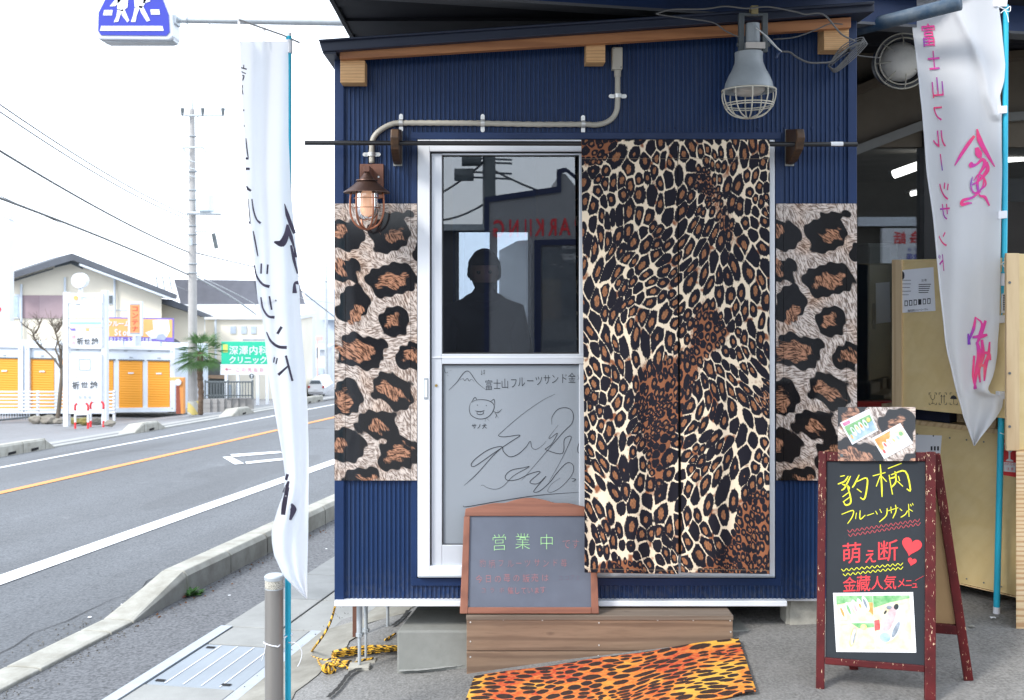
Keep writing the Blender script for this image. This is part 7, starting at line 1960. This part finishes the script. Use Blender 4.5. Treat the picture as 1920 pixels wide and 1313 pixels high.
# pole with transformers behind the camera
rp = thing('utility_pole', (R(917, 600, -23).x, -23, 0), 'dark utility pole with transformer behind the camera, reflected in the door glass', 'utility pole', 'utility poles along the road')
MB().tube([R(918, 900, -23), R(917, 250, -23)], [.2, .17], 12).build('pole', M['lampdark'], rp, smooth=2)
for (x, y) in ((866, 328), (880, 300)): MB().tube([R(x-14, y, -23), R(x+22, y, -23)], .17, 12).build('transformer', M['lampdark'], rp, smooth=2)
for y in (296, 303, 322, 332): MB().tube([R(868, y, -23), R(960, y+4, -23)], .03, 6).build('cross_arm', M['lampdark'], rp)
for k, (p0, p1, sg) in enumerate((((700, 396), (912, 300), .35), ((912, 312), (1200, 392), .3), ((700, 380), (912, 380), .5))):
    a, b = R(*p0, -23), R(*p1, -23); pts = [a.lerp(b, t/12)-Vector((0, 0, sg*4*(t/12)*(1-t/12))) for t in range(13)]
    tag(MB().tube(pts, .03, 5).build('overhead_wire', M['wire']), ('wire left of the pole behind the camera', 'wire right of the pole behind the camera', 'low sagging wire behind the camera')[k], 'wire')
# language school sign, mirrored in the neighbouring shop window
Ys = 1.37; ysg = -9.0
def R2(px, py):
    dv = D+2*Ys-ysg; return Vector(((px-VX)*dv/F, ysg, EYE-(py-VY)*dv/F))
sg = thing('language_school_sign', R2(1710, 520), 'white school sign board with red lettering behind the camera, reflected in the shop glass', 'sign board')
MB().slab([R2(1655, 700), R2(1800, 700), R2(1800, 428), R2(1655, 428)], (0, -.1, 0)).build('panel', FW, sg)
MB().slab([R2(1500, 900)+Vector((0, -.12, 0)), R2(2200, 900)+Vector((0, -.12, 0)), R2(2200, 60)+Vector((0, -.12, 0)), R2(1500, 60)+Vector((0, -.12, 0))], (0, -2, 0)).build('wall', pm('school_wall', (.06, .055, .045), .8), sg)
MB().slab([R2(1610, 424), R2(1860, 424), R2(1860, 407), R2(1610, 407)], (0, -.3, 0)).build('canopy_strip', FG, sg)
mb = MB(); letters(mb, [('話', 1687, 446, 24, 24, 0, 0, -1, .02), ('会', 1716, 445, 24, 24, 0, 0, -1, .02), ('英', 1745, 445, 24, 24, 0, 0, -1, .02)], lambda x, y: R2(x, y)+Vector((0, .01, 0))); mb.build('sign_lettering', M['redchalk'], sg)
mb = MB(); letters(mb, [(c, 1740-i*11.5, 468, 10, 9, 0, 0, -1, 0) for i, c in enumerate('大人から')]+[(c, 1733-i*14, 482, 14, 14, 0, 0, -1, .01) for i, c in enumerate('算数英')], lambda x, y: R2(x, y)+Vector((0, .01, 0))); mb.build('sign_lettering', SGB, sg)

# ------------------------------------------------------------------ the person inside the hut
def skin(name, verts, edges, radii, m, parent, sub=2):
    me = bpy.data.meshes.new(name); off = root_of(parent)
    me.from_pydata([tuple(Vector(v)-off) for v in verts], edges, []); o = bpy.data.objects.new(name, me); link(o); o.parent = parent
    s = o.modifiers.new('skin', 'SKIN'); s.use_smooth_shade = True
    for i, r in enumerate(radii): me.skin_vertices[0].data[i].radius = (r, r) if not hasattr(r, '__len__') else r
    me.skin_vertices[0].data[0].use_root = True
    if sub: o.modifiers.new('sub', 'SUBSURF').levels = sub; o.modifiers['sub'].render_levels = sub
    me.materials.append(m); return o
PX, PY = (908-VX)*(D+1.0)/F, 1.0
gzp = .29-.0
per = thing('person', (PX, PY, gzp), 'person in a dark hooded jacket and face mask standing inside behind the door glass', 'person')
HS = .905    # a short adult
V = lambda x, y, z: (PX+x*HS, PY-y*HS, gzp+z*HS)      # faces the camera
jack_m = pm('dark_navy_jacket', (.018, .02, .032), .8, .2, 5); skinm = pm('skin', (.5, .3, .22), .55, .08, 8)
bv = [V(0, 0, .92), V(0, 0, 1.1), V(0, .0, 1.26), V(0, .0, 1.37), V(0, .0, 1.45), V(0, .01, 1.53),
      V(.17, 0, 1.34), V(.235, .02, 1.06), V(.16, .16, .93), V(.10, .24, .95),
      V(-.17, 0, 1.34), V(-.235, .02, 1.06), V(-.16, .16, .93), V(-.10, .24, .95),
      V(.1, 0, .85), V(.11, .02, .46), V(.12, 0, .08), V(.13, .13, .045),
      V(-.1, 0, .85), V(-.11, .02, .46), V(-.12, 0, .08), V(-.13, .13, .045)]
be = [(0,1),(1,2),(2,3),(3,4),(4,5),(3,6),(6,7),(7,8),(8,9),(3,10),(10,11),(11,12),(12,13),(0,14),(14,15),(15,16),(16,17),(0,18),(18,19),(19,20),(20,21)]
brd_ = [(.16,.12),(.16,.12),(.18,.12),(.15,.11),.06,.055,.08,.058,.045,.03,.08,.058,.045,.03,.09,.065,.045,.04,.09,.065,.045,.04]
skin('body', bv, be, brd_, jack_m, per)
hd = Vector(V(0, .02, 1.575))
def skull(name, fn, m, cut=None, seg=(32, 24)):
    me = bpy.data.meshes.new(name); bm = bmesh.new(); bmesh.ops.create_uvsphere(bm, u_segments=seg[0], v_segments=seg[1], radius=1)
    for v in bm.verts: v.co = fn(*v.co)
    if cut: bmesh.ops.delete(bm, geom=[v for v in bm.verts if cut(v.co)], context='VERTS')
    bm.to_mesh(me); bm.free(); me.polygons.foreach_set('use_smooth', [True]*len(me.polygons)); me.materials.append(m)
    o = bpy.data.objects.new(name, me); link(o); o.parent = per; o.location = hd-root_of(per); return o
def face(x, y, z):
    s_ = 1-.24*max(0, -z); X_, Y_, Z_ = x*.074*s_, y*.093*s_, z*.112
    if y < -.8 and abs(x) < .18 and -.35 < z < .12: Y_ -= .018*(1-abs(x)/.18)*(1-abs(z+.2)/.4)
    if y < -.7 and abs(abs(x)-.38) < .16 and abs(z-.06) < .12: Y_ += .006
    return Vector((X_, Y_, Z_))
skull('head', face, skinm)
skull('hair', lambda x, y, z: Vector((x*.088*(1+mnoise.noise(Vector((x, y, z))*5)*.09), y*.106*(1+mnoise.noise(Vector((x, y, z))*5)*.07)+.006, z*.122+.012)), pm('black_hair', (.012, .01, .01), .6, .3, 40), cut=lambda c: c.z < -.02-.05*max(0, c.y/.1) or (c.y < -.055 and c.z < .028))
skull('face_mask', lambda x, y, z: face(x, y, z)*1.06, pm('dark_face_mask', (.02, .022, .03), .8), cut=lambda c: c.y > -.02 or c.z > -.035)
for sx in (-1, 1):
    MB().lathe([(0, .003), (.009, .001), (.0105, -.004)], hd+Vector((sx*.029, -.0845, .008)), (0, -1, 0), 14).build('eye', pm('dark_eye', (.03, .02, .015), .2), per, smooth=True)
    MB().lathe([(0, .004), (.016, .002), (.02, -.006)], hd+Vector((sx*.074, .005, -.005)), (sx, 0, .1), 14).build('ear', skinm, per, smooth=True)
MB().tube(circle(hd+Vector((0, .02, -.15)), .085, (1, 0, 0), (0, .8, .28), 22), .034, 10, cap=False).build('hood', jack_m, per, smooth=True)
for s_ in (-1, 1):
    w = Vector(V(.10*s_, .24, .95)); hv = [w, w+Vector((-.02*s_, -.05, -.005))]; he = [(0, 1)]; hr = [.026, .028]
    for k in range(4):
        b = w+Vector(((-.045+.017*k)*s_*1.0, -.085+.003*k, .004)); i = len(hv)
        hv += [b, b+Vector((0, -.026, -.012)), b+Vector((0, -.036, -.032))]; he += [(1, i), (i, i+1), (i+1, i+2)]; hr += [.0085, .008, .007]
    i = len(hv); hv += [w+Vector((-.045*s_, -.03, .01)), w+Vector((-.065*s_, -.055, .006))]; he += [(1, i), (i, i+1)]; hr += [.01, .009]
    skin('hand', hv, he, hr, skinm, per, 1)
bpy.data.objects.remove(_fo)
